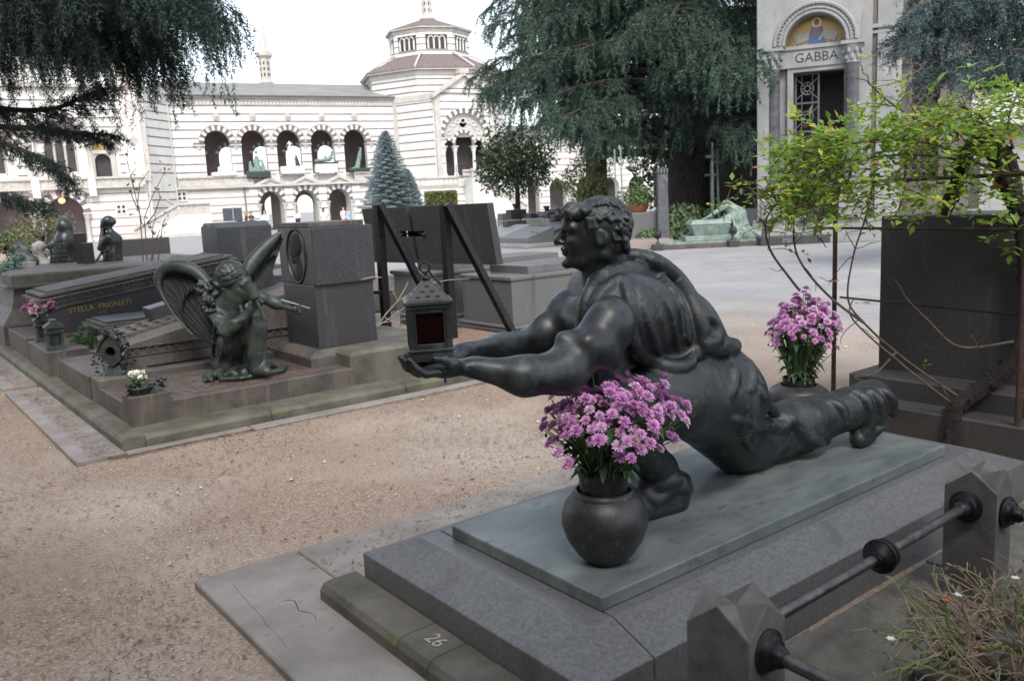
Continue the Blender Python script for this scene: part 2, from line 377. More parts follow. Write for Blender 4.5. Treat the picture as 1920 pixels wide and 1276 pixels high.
# ================================================================== ground
def ground_mat():
    m = bpy.data.materials.new('sand_and_gravel'); m.use_nodes = True; n = m.node_tree; L = n.links.new; b = n.nodes['Principled BSDF']
    b.inputs['Roughness'].default_value = .95; b.inputs['Specular IOR Level'].default_value = .25
    g = n.nodes.new('ShaderNodeNewGeometry'); P = g.outputs['Position']
    def noise(sc, det=6, ro=.6):
        t = n.nodes.new('ShaderNodeTexNoise'); t.inputs['Scale'].default_value = sc; t.inputs['Detail'].default_value = det; t.inputs['Roughness'].default_value = ro; L(P, t.inputs['Vector']); return t.outputs[0]
    def rng(x, a, c):
        r = n.nodes.new('ShaderNodeMapRange'); r.inputs[1].default_value = a; r.inputs[2].default_value = c; L(x, r.inputs[0]); return r.outputs[0]
    def mix(f, a, c):
        x = n.nodes.new('ShaderNodeMix'); x.data_type = 'RGBA'; L(f, x.inputs[0])
        for i, q in ((6, a), (7, c)):
            if isinstance(q, tuple): x.inputs[i].default_value = (*q, 1)
            else: L(q, x.inputs[i])
        return x.outputs[2]
    sand = mix(rng(noise(1.1), .35, .65), (.255,.206,.16), (.335,.275,.22))
    sand = mix(rng(noise(70, 4, .7), .45, .62), sand, (.43,.365,.30))
    sand = mix(rng(noise(140, 3, .7), .60, .66), sand, (.13,.115,.10))
    sand = mix(rng(noise(.33, 3, .5), .50, .72), sand, (.22,.178,.14))
    sand = mix(rng(noise(4.5, 5, .6), .60, .74), sand, (.245,.2,.16))
    lit = n.nodes.new('ShaderNodeMath'); lit.operation = 'MULTIPLY'
    L(rng(noise(.75, 4, .5), .38, .58), lit.inputs[0]); L(rng(noise(75, 6, .8), .42, .58), lit.inputs[1])
    lm = n.nodes.new('ShaderNodeMath'); lm.operation = 'MULTIPLY'; lm.inputs[1].default_value = .85; L(lit.outputs[0], lm.inputs[0]); sand = mix(lm.outputs[0], sand, (.175,.105,.07))
    grav = mix(rng(noise(45, 5, .75), .4, .62), (.20,.20,.207), (.31,.31,.317))
    grav = mix(rng(noise(.8, 5, .65), .42, .70), grav, (.33,.315,.295)); grav = mix(rng(noise(6, 5, .7), .56, .74), grav, (.195,.195,.198))
    sx = n.nodes.new('ShaderNodeSeparateXYZ'); L(P, sx.inputs[0])
    ad = n.nodes.new('ShaderNodeMath'); ad.operation = 'ADD'; L(sx.outputs[0], ad.inputs[0])
    mu = n.nodes.new('ShaderNodeMath'); mu.operation = 'MULTIPLY'; mu.inputs[1].default_value = 6.; L(noise(.5, 5), mu.inputs[0]); L(mu.outputs[0], ad.inputs[1])
    col = mix(rng(ad.outputs[0], 9.5, 14.), sand, grav)
    L(col, b.inputs['Base Color'])
    bp = n.nodes.new('ShaderNodeBump'); bp.inputs['Strength'].default_value = .7; bp.inputs['Distance'].default_value = .012; L(noise(48, 8, .7), bp.inputs['Height']); L(bp.outputs[0], b.inputs['Normal'])
    return m
GROUND = ground_mat()
def make_ground():
    # fine grid near, coarse far: one sheet, gently uneven
    xs = np.concatenate([np.linspace(-400, -6, 8), np.linspace(-3, 12, 76), np.linspace(15, 500, 14)])
    X, Y = np.meshgrid(xs, xs, indexing='ij')
    near = np.clip(1-np.maximum(np.abs(X-4.5), np.abs(Y-4.5))/9., 0, 1)
    Z = near*(.007*np.sin(X*2.1+.6*Y)+.006*np.sin(Y*2.7-X*.9)+.004*np.sin(5.1*X+3*Y)) - .006
    V = np.stack([X, Y, Z], -1).reshape(-1, 3); n = len(xs)
    i, j = np.meshgrid(np.arange(n-1), np.arange(n-1), indexing='ij'); a = (i*n+j).ravel()
    o = mesh_np('ground', V, np.stack([a, a+n, a+n+1, a+1], 1), GROUND, None, True); o['kind'] = 'structure'
make_ground()
def hard_free(x, y):
    """true where bare ground lies (not under a tomb)"""
    if .98 < x < 5.2 and -1.5 < y < 3.7: return False
    if x > 1.0 and y > 6.15 and x < 6: return False
    return True
def scatter_litter():
    rng = np.random.default_rng(4)
    # pebbles: small faceted stones
    mb_v = []; mb_f = []; b = 0
    base = np.array([(1,0,0),(-1,0,0),(0,1,0),(0,-1,0),(0,0,1),(0,0,-1)], float)
    fs = np.array([(0,2,4),(2,1,4),(1,3,4),(3,0,4),(2,0,5),(1,2,5),(3,1,5),(0,3,5)])
    cnt = 0
    while cnt < 4200:
        x = rng.uniform(-1, 9); y = rng.uniform(.6, 9.5)
        if not hard_free(x, y): continue
        s = rng.uniform(.0035, .009) if rng.random() < .965 else rng.uniform(.01, .022)
        v = base*rng.uniform(.6, 1.2, (6, 3))*np.array([s, s*rng.uniform(.6, 1), s*.6]); a = rng.uniform(0, 6.3); c, q = math.cos(a), math.sin(a)
        v = np.stack([v[:, 0]*c-v[:, 1]*q+x, v[:, 0]*q+v[:, 1]*c+y, v[:, 2]+s*.25], 1)
        mb_v.append(v); mb_f.append(fs+b); b += 6; cnt += 1
    o = mesh_np('pebbles', np.concatenate(mb_v), np.concatenate(mb_f), mat('pebble', (.30,.28,.26), (.62,.60,.57), 3, .8, pos='World', lo=.45, hi=.6)); o['kind'] = 'stuff'
    tag(o, 'small pale stones scattered over the sandy path', 'pebbles')
    # dry needles and twig bits: drifts on the path, thick along kerbs and on tomb tops
    Ps = []; Ds = []; Ls = []
    def drift(n, f):
        k = 0
        while k < n:
            x, y, z = f()
            a = rng.uniform(0, 6.3); Ps.append((x, y, z+rng.uniform(.001, .006))); Ds.append((math.cos(a), math.sin(a), rng.uniform(-.08, .15))); Ls.append(rng.uniform(.015, .05)); k += 1
    def path():
        while True:
            x, y = rng.uniform(-1, 5.5), rng.uniform(1.5, 10)
            if not hard_free(x, y): continue
            den = .5+.5*math.sin(1.9*x+.8)*math.sin(1.3*y+2.1)+.35*math.sin(4.1*x-2.3*y)
            if x < 1.0: den += .25
            if rng.random() < max(.08, den)*.8: return x, y, .002
    drift(20000, path)
    drift(2600, lambda: (1.0+abs(rng.normal(0, .12))+.12, rng.uniform(6.1, 13), .032))
    drift(2200, lambda: (rng.uniform(1.2, 4.5), 6.13-abs(rng.normal(0, .05)), .01))
    drift(3800, lambda: (rng.uniform(1.5, 3.1), rng.uniform(6.55, 7.55), .258))
    drift(1500, lambda: (rng.uniform(1.7, 3.3), rng.uniform(7.72, 7.9), .262))
    drift(1500, lambda: (rng.uniform(1.52, 1.95), rng.uniform(7.85, 9.0), .305))
    drift(900, lambda: (rng.uniform(1.45, 4.4), rng.uniform(3.06, 3.6), .032))
    drift(700, lambda: (rng.uniform(4.6, 5.2), rng.uniform(1.6, 3.2), .004))
    LP = []; LD = []
    while len(LP) < 420:
        x, y = rng.uniform(-1, 5.5), rng.uniform(1.2, 9)
        if not hard_free(x, y) and rng.random() < .85: continue
        a = rng.uniform(0, 6.3); LP.append((x, y, .006 if hard_free(x, y) else (.036 if x < 1.3 else .3))); LD.append((math.cos(a), math.sin(a), rng.uniform(0, .25)))
    LP = [p for p in LP if p[2] < .1]; LD = LD[:len(LP)]
    o = leaves('fallen_leaves', LP, LD, rdirs(rng, len(LP))*.35+[0, 0, 1], rng.uniform(.018, .045, len(LP)), rng.uniform(.010, .02, len(LP)), mat('dry_leaf', (.14,.075,.04), (.30,.19,.10), 3, .9, pos='World'), fold=.4); o['kind'] = 'stuff'; tag(o, 'small curled brown leaves lying about the path', 'leaves')
    n = len(Ps); N = np.tile(np.array([[0, 0, 1.]]), (n, 1))+rng.normal(0, .2, (n, 3))
    o = leaves('fallen_needles', Ps, Ds, N, Ls, rng.uniform(.003, .006, n), mat('dry_needle', (.10,.05,.03), (.24,.13,.08), 2, .9, pos='World'), fold=.1); o['kind'] = 'stuff'
    tag(o, 'rust brown fallen needles drifted over path and tomb ledges', 'needles')
# ================================================================== the granite tomb in front
def text_mesh(name, txt, size, m, parent, loc, rot, ext=.001, sx=1.0):
    cu = bpy.data.curves.new(name, 'FONT'); cu.body = txt; cu.size = size; cu.extrude = ext; cu.align_x = 'CENTER'; cu.align_y = 'CENTER'
    t = bpy.data.objects.new(name, cu); COL.objects.link(t)
    me = bpy.data.meshes.new_from_object(t.evaluated_get(bpy.context.evaluated_depsgraph_get())); bpy.data.objects.remove(t)
    me.materials.clear(); me.materials.append(m); o = lk(bpy.data.objects.new(name, me), parent)
    o.location = loc; o.rotation_euler = rot; o.scale = (sx, 1, 1); return o
def main_tomb():
    # concrete apron: separate poured pieces with open joints
    ap = thing('concrete_apron', 'cracked grey concrete apron edging the front granite tomb', 'paving', (1.0, 3.67, 0))
    def piece(x0, x1, y0, y1, z=.03):
        o = MB().box(x0-1, x1-1, y0-3.67, y1-3.67, -.03, z, .006).build('slab', CONCRETE, ap); return o
    piece(1.0, 1.47, -1.5, 1.2); piece(1.0, 1.47, 1.206, 3.67); piece(1.476, 3.3, 3.0, 3.665); piece(3.306, 5.2, 3.0, 3.66, .027)
    # crack lines: narrow dark openings following a ragged path
    rnd = random.Random(5)
    def crack(pts, wd):
        P = [gp(*p, .0308) for p in pts]; m = MB(); vs = []; fs = []
        for i, p in enumerate(P):
            t = (P[min(i+1, len(P)-1)]-P[max(i-1, 0)]).normalized(); s = Vector((-t.y, t.x, 0))*wd*rnd.uniform(.4, 1.1)*(1 if 0 < i < len(P)-1 else .2)
            vs += [tuple(p+s), tuple(p-s)]
        fs = [(2*i, 2*i+1, 2*i+3, 2*i+2) for i in range(len(P)-1)]
        m.at((-1, -3.67, 0)).add(vs, fs).build('crack', DARK, ap)
    crack([(523,1127),(538,1124),(552,1125),(556,1132),(560,1144),(580,1147),(588,1150),(592,1157),(593,1166)], .0022)
    crack([(433,1088),(440,1098),(443,1103),(455,1117),(475,1138),(490,1153),(500,1172),(516,1184),(532,1205),(545,1222)], .0011)
    # the tomb: kerb, plinth stones, bronze slab
    T = thing('granite_tomb', 'grey granite tomb with green bronze slab and number 26 on kerb', 'tomb', (1.5, 2.36, 0))
    def ch(o): o.location -= Vector((1.5, 2.36, 0)); return o
    KER = GRANITE_M
    def kerb(y0, y1):
        prof = [(1.33,.0),(1.335,.07),(1.352,.094),(1.375,.10),(1.50,.102),(1.50,.0)]
        return ch(bev(MB().prism([(u, v) for u, v in prof], y0, y1, 'y').build('kerb_stone', KER, T), .003))
    kerb(2.50, 3.11); k26 = kerb(2.30, 2.495); kerb(1.4, 2.295)

    ch(text_mesh('number_26', '26', .085, mat('faded_paint', (.38,.39,.38), (.22,.22,.21), 60, .9), T, (1.43, 2.385, .1035), (0, 0, -PI/2), .0006))
    x0, x1, y0, y1, zb, zt, zr = 1.504, 4.45, 1.68, 3.04, .0, .20, .268
    r = .175
    V = [(x0,y0,zb),(1.775,y0,zb),(1.775,y1,zb),(x0,y1,zb),(x0,y0,zt),(1.775,y0,zt),(1.775,y1,zt),(x0,y1,zt),
         (x0+r,y0+r,zr),(1.775,y0+r,zr),(1.775,y1-r,zr),(x0+r,y1-r,zr)]
    Fs = [(3,2,1,0),(0,1,5,4),(2,3,7,6),(3,0,4,7),(4,5,9,8),(4,8,11,7),(6,7,11,10),(8,9,10,11),(1,2,6,10,9,5)]
    ch(bev(MB().add(V, Fs).build('front_stone', GRANITE, T), .005))
    def side(a, b, nm):
        s = 1 if b > a else -1
        pr_ = [(a,zb),(a,zt),(a+s*r,zr),(b,zr),(b,zb)]
        if s < 0: pr_ = pr_[::-1]
        ch(bev(MB().prism(pr_, 1.779, 4.17, 'x').build(nm, GRANITE, T), .005))
    side(y0, 2.1, 'side_stone'); side(y1, 2.6, 'side_stone')
    V = [(x1,y0,zb),(4.174,y0,zb),(4.174,y1,zb),(x1,y1,zb),(x1,y0,zt),(4.174,y0,zt),(4.174,y1,zt),(x1,y1,zt),(x1-r,y0+r,zr),(4.174,y0+r,zr),(4.174,y1-r,zr),(x1-r,y1-r,zr)]
    ch(bev(MB().add(V, [f[::-1] for f in Fs]).build('back_stone', GRANITE, T), .005))
    ch(bev(MB().box(1.768, 4.08, 1.90, 2.765, .2685, .32).build('bronze_slab', SLAB_V, T), .006))
    tag(T.children[-1], 'weathered blue green bronze slab')
main_tomb()
# ================================================================== vases and chrysanthemums
PETAL = mat('petal_pink', (.66,.30,.58), (.80,.50,.74), 25, .6, trans=.25)
PETAL2 = mat('petal_purple', (.58,.22,.52), (.73,.38,.67), 25, .6, trans=.25)
STEMG = mat('stem_green', (.05,.10,.03), (.09,.15,.05), 20, .6)
LEAFG = mat('mum_leaf', (.022,.055,.018), (.05,.10,.035), 14, .55, trans=.2)
LEAFG2 = mat('mum_leaf_pale', (.06,.12,.04), (.10,.17,.06), 14, .55, trans=.25)
def blossom_mesh(seed, m):
    """double flower: three rings of narrow petals"""
    rng = np.random.default_rng(seed); P = []; D = []; N = []; L = []; W = []
    for ring, (n, el, ln) in enumerate(((16, .10, 1.0), (14, .45, .88), (9, .95, .6))):
        for i in range(n):
            a = 2*PI*(i+.5*ring)/n+rng.uniform(-.15, .15); e = el+rng.uniform(-.2, .2)
            d = (math.cos(a)*math.cos(e), math.sin(a)*math.cos(e), math.sin(e)); P.append((d[0]*.004, d[1]*.004, .004*ring)); D.append(d)
            N.append((-math.cos(a)*math.sin(e), -math.sin(a)*math.sin(e), math.cos(e))); L.append(.031*ln*rng.uniform(.85, 1.1)); W.append(.0155)
    return leaves('blossom', P, D, N, L, W, m, None, fold=.35, tip=.1)
PETAL3 = mat('petal_pale', (.74,.45,.68), (.82,.62,.78), 25, .6, trans=.25); PETAL4 = mat('petal_faded', (.48,.24,.36), (.58,.36,.42), 25, .7, trans=.2)
BL = [blossom_mesh(i, m) for i, m in enumerate((PETAL, PETAL2, PETAL, PETAL3, PETAL2, PETAL4))]
BUD = MB().ball((0, 0, 0), (.006, .006, .008), 6, 4).build('bud', LEAFG2, None, True)
LFM = leaves('leaf', [(0, 0, 0), (0, 0, 0), (.012, 0, 0)], [(1, 0, -.1), (.7, .75, 0), (.7, -.75, 0)], [(0, 0, 1)]*3, [.075, .04, .04], [.028, .02, .02], LEAFG)
def bouquet(name, label, c, z0, z1, r, nb, seed, lean=(0, 0), sc=1.0):
    """mound of blossoms: c base x,y; stems from z0 (pot mouth) to a dome reaching z1"""
    rng = np.random.default_rng(seed); B = thing(name, label, 'flowers', (c[0], c[1], z0)); st = MB(); H = z1-z0; k = 0
    pts = []; tries = 0
    while len(pts) < nb and tries < 20000:
        tries += 1
        a = rng.uniform(0, 2*PI); q = math.sqrt(rng.uniform(0, 1)); x, y = r*q*math.cos(a), r*q*math.sin(a)
        h = H*(1-.36*q**2.4)+rng.normal(0, .022*sc)
        if rng.random() < .25: h -= rng.uniform(.04, .11)*sc
        if any((x-p[0])**2+(y-p[1])**2+(h-p[2])**2 < (.020*sc)**2 for p in pts): continue
        pts.append((x+lean[0]*h/H, y+lean[1]*h/H, h))
    for i, (x, y, h) in enumerate(pts):
        up = Vector((x/r*.9, y/r*.9, .75)).normalized() if True else None
        e = up.to_track_quat('Z', 'Y').to_euler(); src = BL[int(rng.choice(6, p=[.26, .24, .2, .16, .1, .04]))]
        o = clone(src, 'blossom', B, (x, y, h), e, sc*rng.uniform(.52, .86)); o.rotation_euler.rotate_axis('Z', rng.uniform(0, 6))
        b = (x*.18+rng.normal(0, .012), y*.18+rng.normal(0, .012), -.03); mid = (x*.55, y*.55, h*.5)
        st.tube([b, mid, (x, y, h-.004)], .0022, 4)
    for i in range(28):
        a = rng.uniform(0, 6.3); q = rng.uniform(.6, 1.08); o = clone(BUD, 'bud', B, (r*q*math.cos(a)+lean[0]*.5, r*q*math.sin(a)+lean[1]*.5, H*rng.uniform(.42, .72)))
    st.build('stems', STEMG, B)
    P = []; D = []
    for i in range(150):
        a = rng.uniform(0, 6.3); t = rng.uniform(.02, .72); q = r*(.25+.75*t)*rng.uniform(.45, 1.0)
        P.append((q*math.cos(a)+lean[0]*t, q*math.sin(a)+lean[1]*t, H*t)); dr = -.9 if rng.random() < .55 else rng.uniform(-.4, .6)
        D.append(Vector((math.cos(a), math.sin(a), dr)))
    for p, d in zip(P, D):
        o = clone(LFM, 'leaf', B, p, d.to_track_quat('X', 'Z').to_euler(), sc*rng.uniform(.7, 1.25))
    return B
def vase(name, label, loc, prof, liner):
    T = thing(name, label, 'vase', loc)
    bev(MB().lathe([(r_, z_*1.04) for r_, z_ in prof], 40).build('body', BRONZE_V, T, 60), .002)
    MB().lathe([(r_, z_*1.1) for r_, z_ in liner], 32).build('liner', BRONZE_V, T, 60)
    return T
pot_prof = [(.0,.0),(.066,0),(.075,.006),(.105,.035),(.137,.085),(.153,.135),(.153,.165),(.140,.205),(.118,.232),(.112,.236),(.112,.240),(.104,.252),(.098,.256),(.092,.250),(.09,.2)]
vase('bronze_vase', 'round dark bronze vase on slab in front of kneeling statue', (1.985, 2.10, .32), pot_prof, [(.084,.2),(.086,.27),(.092,.305),(.094,.31),(.088,.312),(.08,.26),(0,.255)])
bouquet('chrysanthemum_bouquet', 'pink chrysanthemums in the front vase beside the statue knee', (1.985, 2.10), .645, .945, .25, 240, 3, lean=(.06, -.048))
pot2 = [(.0,.0),(.09,0),(.10,.006),(.145,.04),(.172,.085),(.176,.115),(.16,.15),(.125,.172),(.118,.174),(.112,.18),(.10,.178),(.095,.14)]
vase('bronze_vase', 'squat dark bronze vase behind the statue outstretched leg', (4.28, 2.85, .27), pot2, [(.09,.13),(.09,.20),(.094,.205),(.086,.205),(.08,.18),(0,.175)])
bouquet('chrysanthemum_bouquet', 'purple chrysanthemums in the rear vase near the rusty trellis pole', (4.28, 2.85), .47, .95, .20, 170, 8, lean=(.03, -.03), sc=1.0)
for o in BL+[BUD, LFM]: bpy.data.objects.remove(o)
# ================================================================== kneeling bronze man
def V3(*a): return np.array(a, float)
def head_shape(S, h, yaw, sc=1.0, tilt=0.0, ears=True):
    """a man's head looking along local -x, turned by yaw about z"""
    Rm = np.array((Euler((0, 0, yaw)).to_matrix() @ Euler((0, tilt, 0)).to_matrix()))
    rot = (Euler((0, 0, yaw)).to_matrix() @ Euler((0, tilt, 0)).to_matrix()).to_euler()
    def P(*v): return h+Rm@(np.array(v)*sc)
    def E(v, r, k, sub=False): S.ell(P(*v), np.array(r)*sc, k*sc, rot=rot, sub=sub)
    def Cn(a, b, ra, rb, k, sub=False): S.cone(P(*a), P(*b), ra*sc, rb*sc, k*sc, sub)
    E((.020, 0, .030), (.120, .092, .112), .02)
    E((-.055, 0, -.030), (.070, .072, .105), .03)
    E((-.072, 0, -.104), (.040, .042, .028), .025)
    for g in (-1, 1):
        Cn((.02, g*.052, -.08), (-.078, g*.02, -.112), .026, .018, .025)
    E((-.100, 0, .052), (.032, .060, .05), .03)                     # forehead
    Cn((-.118, 0, .026), (-.153, 0, -.026), .012, .0155, .009)      # nose
    for g in (-1, 1):
        E((-.134, g*.013, -.030), (.014, .010, .010), .008)
        Cn((-.122, g*.012, .032), (-.094, g*.062, .030), .013, .012, .012)
        E((-.122, g*.036, .006), (.020, .017, .012), .010, True)
        E((-.102, g*.034, .005), (.014, .017, .012), .004)
        E((-.088, g*.05, -.03), (.030, .020, .022), .02)
        if ears:
            E((.020, g*.090, -.012), (.026, .011, .036), .006); E((.014, g*.101, -.010), (.012, .007, .020), .004, True)
    Cn((-.130, -.018, -.056), (-.130, .018, -.056), .0095, .0095, .006)
    Cn((-.124, -.016, -.075), (-.124, .016, -.075), .010, .010, .006)
    Cn((-.144, -.024, -.0655), (-.144, .024, -.0655), .0060, .0060, .003, True)
    E((-.116, 0, -.118), (.022, .026, .020), .015)
    return P
def kneeling_man():
    T = thing('bronze_statue', 'dark bronze statue of lunging man holding out a lantern', 'statue', (2.75, 2.3, .32))
    off = Vector((2.75, 2.3, .32))
    def fin(o):
        o.data.transform(Matrix.Translation(-off)); return o
    # ---------------- body: head, neck, arms, hands (bare skin)
    S = SDF((1.20, 1.90, .80), (2.75, 2.80, 1.66), .0058)
    h = V3(2.195, 2.33, 1.460); yaw = -.66
    hp = head_shape(S, h, yaw, .90)
    S.cone(hp(.045, 0, -.03), V3(2.29, 2.33, 1.26), .062, .082, .04)            # neck
    S.cone(hp(-.005, 0, -.085), V3(2.20, 2.34, 1.24), .036, .05, .04)           # throat
    # shoulders and chest
    S.ell((2.29, 2.34, 1.08), (.19, .18, .15), .06, rot=(0, .35, 0))
    S.cone((2.12, 2.17, 1.13), (2.22, 2.50, 1.15), .070, .08, .05)
    # near (left) arm: deltoid, upper arm, forearm, wrist
    S.ell((2.03, 2.09, 1.165), (.085, .070, .098), .05, rot=(0, .55, .15))
    S.cone((2.02, 2.085, 1.15), (1.82, 2.105, 1.03), .080, .066, .05)
    S.ell((1.945, 2.05, 1.085), (.10, .045, .055), .035, rot=(0, .6, 0))        # triceps
    S.ell((1.89, 2.12, 1.10), (.085, .045, .045), .035, rot=(0, .6, 0))           # biceps
    S.cone((1.83, 2.10, 1.025), (1.69, 2.145, 1.03), .068, .062, .05)
    S.ell((1.72, 2.12, 1.035), (.105, .053, .048), .035, rot=(0, .05, -.3))
    S.cone((1.69, 2.145, 1.03), (1.55, 2.225, 1.070), .058, .036, .04, flat=((0, 1, 0), .92))
    # far (right) arm
    S.ell((2.23, 2.51, 1.145), (.085, .07, .095), .05, rot=(0, .5, -.1))
    S.cone((2.22, 2.52, 1.135), (2.06, 2.54, 1.045), .070, .059, .05)
    S.ell((2.14, 2.54, 1.10), (.075, .042, .042), .035, rot=(0, .5, 0))
    S.cone((2.06, 2.54, 1.045), (1.86, 2.50, 1.05), .059, .054, .05)
    S.ell((1.91, 2.505, 1.062), (.10, .045, .042), .035)
    S.cone((1.86, 2.50, 1.055), (1.62, 2.40, 1.090), .050, .034, .04)
    # hands: cupped palms under the lantern, five fingers each
    DZH = V3(.062, 0, .03)
    S.cone(V3(1.50, 2.235, 1.043)+DZH, V3(1.41, 2.27, 1.045)+DZH, .034, .038, .025, flat=((0, 0, 1), .75))
    S.ell(V3(1.395, 2.275, 1.044)+DZH, (.062, .046, .026), .02, rot=(0, .05, -.3))
    fing = [((1.355, 2.235, 1.046), (1.315, 2.243, 1.046), (1.285, 2.25, 1.066), (1.268, 2.257, 1.095)),
            ((1.345, 2.258, 1.046), (1.303, 2.268, 1.047), (1.270, 2.275, 1.069), (1.253, 2.281, 1.102)),
            ((1.345, 2.281, 1.045), (1.307, 2.291, 1.047), (1.277, 2.298, 1.069), (1.262, 2.303, 1.10)),
            ((1.352, 2.302, 1.045), (1.320, 2.312, 1.047), (1.297, 2.318, 1.066), (1.284, 2.322, 1.09))]
    for f in fing: S.chain([V3(*q)+DZH for q in f], [.0150, .0135, .0125, .0105], .006)
    S.chain([V3(*q)+DZH for q in ((1.435, 2.235, 1.048), (1.40, 2.215, 1.068), (1.365, 2.212, 1.086), (1.335, 2.218, 1.094))], [.022, .0175, .0145, .0115], .010)   # thumb
    S.cone(V3(1.58, 2.40, 1.062)+DZH, V3(1.50, 2.375, 1.050)+DZH, .033, .036, .025, flat=((0, 0, 1), .75))
    S.ell(V3(1.475, 2.37, 1.047)+DZH, (.062, .046, .026), .02, rot=(0, .05, .3))
    for i, dy in enumerate((.0, .022, .044, .064)):
        S.chain([V3(*q)+DZH for q in ((1.43, 2.345+dy, 1.044), (1.385, 2.337+dy, 1.044), (1.35, 2.332+dy*.9, 1.062), (1.333, 2.33+dy*.85, 1.09))], [.0145, .0132, .0122, .0105], .006)
    S.chain([V3(*q)+DZH for q in ((1.52, 2.42, 1.05), (1.49, 2.435, 1.072), (1.455, 2.438, 1.088), (1.425, 2.432, 1.097))], [.021, .017, .0145, .0115], .010)
    fin(S.mesh('body', BRONZE, T))
    # ---------------- hair: thick wavy locks combed back from the brow
    H = SDF((1.96, 2.14, 1.28), (2.40, 2.52, 1.66), .0042)
    Rz = np.array(Euler((0, 0, yaw)).to_matrix())
    H.ell(hp(.034, 0, .036), (.100, .086, .098), .01, rot=(0, 0, yaw))
    H.ell(hp(.068, 0, -.035), (.058, .070, .068), .02, rot=(0, 0, yaw))
    H.ell(hp(-.05, 0, .095), (.048, .06, .030), .02, rot=(0, 0, yaw))
    rng = np.random.default_rng(12)
    for i in range(210):
        a = rng.uniform(-PI, PI); e = rng.uniform(-.75, 1.35)
        d = V3(math.cos(a)*math.cos(e), math.sin(a)*math.cos(e), math.sin(e))
        if d[0] < -.30 and d[2] < .62: continue                       # leave the face free
        if abs(d[1]) > .55 and d[2] < .05 and d[0] < .40: continue    # and the ears
        p = V3(.036, 0, .030)+d*V3(.114, .097, .110)
        back = V3(.75, .25*d[1], -.75 if d[0] > .2 else -.1)+d*0; back = back-d*(back@d); back /= np.linalg.norm(back)+1e-6
        t = np.cross(d, back); sw = rng.choice((-1, 1)); L = rng.uniform(.035, .06)
        q = [p-d*.004-back*L*.5+t*sw*.004, p+d*.004-back*L*.1-t*sw*.007, p+d*.005+back*L*.35+t*sw*.006, p+d*.004+back*L*.75-t*sw*.008]
        H.chain([hp(*v) for v in q], [.005, .0095, .0085, .0035], .0025)
    for j, a in enumerate(np.linspace(-1.15, 1.15, 11)):               # tousled fringe over the brow
        s_ = math.sin(a); c_ = math.cos(a); u = .010*math.sin(9*a)
        q = [(-.04+.03*(1-c_), .075*s_, .118-.02*abs(s_)), (-.085*c_-.01, .085*s_, .115-.03*abs(s_)+u), (-.125*c_+.004, .088*s_+.012*math.cos(6*a), .098-.02*abs(s_)+u), (-.138*c_+.008, .088*s_+.022*math.cos(6*a), .070-.012*abs(s_))]
        H.chain([hp(*v) for v in q], [.012, .016, .014, .005], .005)
    for g in (-1, 1):                                                  # sideburns
        for x in (-.03, -.008):
            H.chain([hp(x, g*.086, .06), hp(x+.004, g*.088, .03), hp(x-.002, g*.085, .004)], [.014, .010, .005], .006)
    for y in np.linspace(-.065, .065, 7):                              # nape
        H.chain([hp(.120, y, -.03), hp(.126, y*1.0, -.060), hp(.128, y*.9+.006, -.085)], [.016, .013, .005], .006)
    fin(H.mesh('hair', BRONZE_C, T))
    # ---------------- garment: draped cloak, trousers, wrapped feet
    K = SDF((1.90, 1.90, .31), (4.2, 2.80, 1.42), .0078)
    K.cone((2.33, 2.33, 1.13), (2.56, 2.31, 1.03), .195, .190, .08, flat=((0, 1, 0), 1.10))
    K.cone((2.56, 2.31, 1.02), (2.78, 2.29, .80), .188, .180, .08, flat=((0, 1, 0), 1.08))
    K.cone((2.19, 2.165, 1.18), (2.33, 2.45, 1.22), .128, .13, .05)
    K.cone((2.11, 2.17, 1.20), (2.26, 2.18, 1.15), .088, .135, .08)
    K.cone((2.08, 2.20, 1.20), (2.10, 2.22, 1.0), .078, .105, .03)
    K.cone((2.16, 2.26, 1.27), (2.30, 2.30, 1.27), .06, .08, .03)
    K.ell((2.80, 2.30, .735), (.185, .205, .185), .08)                 # seat
    K.ell((2.84, 2.22, .73), (.14, .135, .15), .05)
    # front (left) thigh to knee, shin, foot
    K.cone((2.76, 2.19, .74), (2.42, 2.165, .81), .155, .145, .10)
    K.cone((2.42, 2.165, .82), (2.10, 2.155, .84), .138, .098, .06)
    K.ell((2.08, 2.155, .83), (.088, .088, .095), .05)
    K.cone((2.09, 2.17, .82), (2.46, 2.28, .50), .096, .074, .04)
    K.cone((2.46, 2.28, .50), (2.50, 2.30, .41), .078, .098, .02)
    K.cone((2.52, 2.30, .39), (2.28, 2.31, .375), .090, .062, .03)
    K.cone((2.53, 2.28, .36), (2.26, 2.29, .35), .075, .05, .03)
    # back (right) leg: thigh down to the knee on the slab, shin and foot stretched behind
    K.cone((2.82, 2.36, .70), (3.08, 2.38, .47), .180, .145, .07)
    K.ell((3.14, 2.38, .43), (.15, .13, .112), .05)
    K.cone((3.16, 2.38, .45), (3.48, 2.32, .465), .130, .128, .05)
    K.cone((3.48, 2.32, .47), (3.76, 2.24, .505), .126, .098, .04)
    K.cone((3.76, 2.24, .505), (3.93, 2.20, .525), .098, .106, .03)
    K.cone((3.90, 2.20, .52), (3.84, 2.19, .385), .080, .064, .03)
    K.cone((3.84, 2.19, .385), (3.78, 2.18, .362), .062, .045, .02)
    R_ = K.ridge
    R_([(1142,486),(1184,480),(1230,493),(1271,527),(1300,573),(1315,618),(1314,655),(1303,671)], [.018,.030,.036,.038,.036,.034,.028,.014], .006, inset=.12)
    R_([(1091,600),(1100,553),(1134,514),(1180,502),(1223,513),(1257,545),(1282,589),(1291,640)], [.014,.020,.025,.027,.027,.025,.020,.012], .006, inset=.10)
    R_([(1110,600),(1118,565),(1145,535),(1164,522)], [.010,.018,.018,.010])
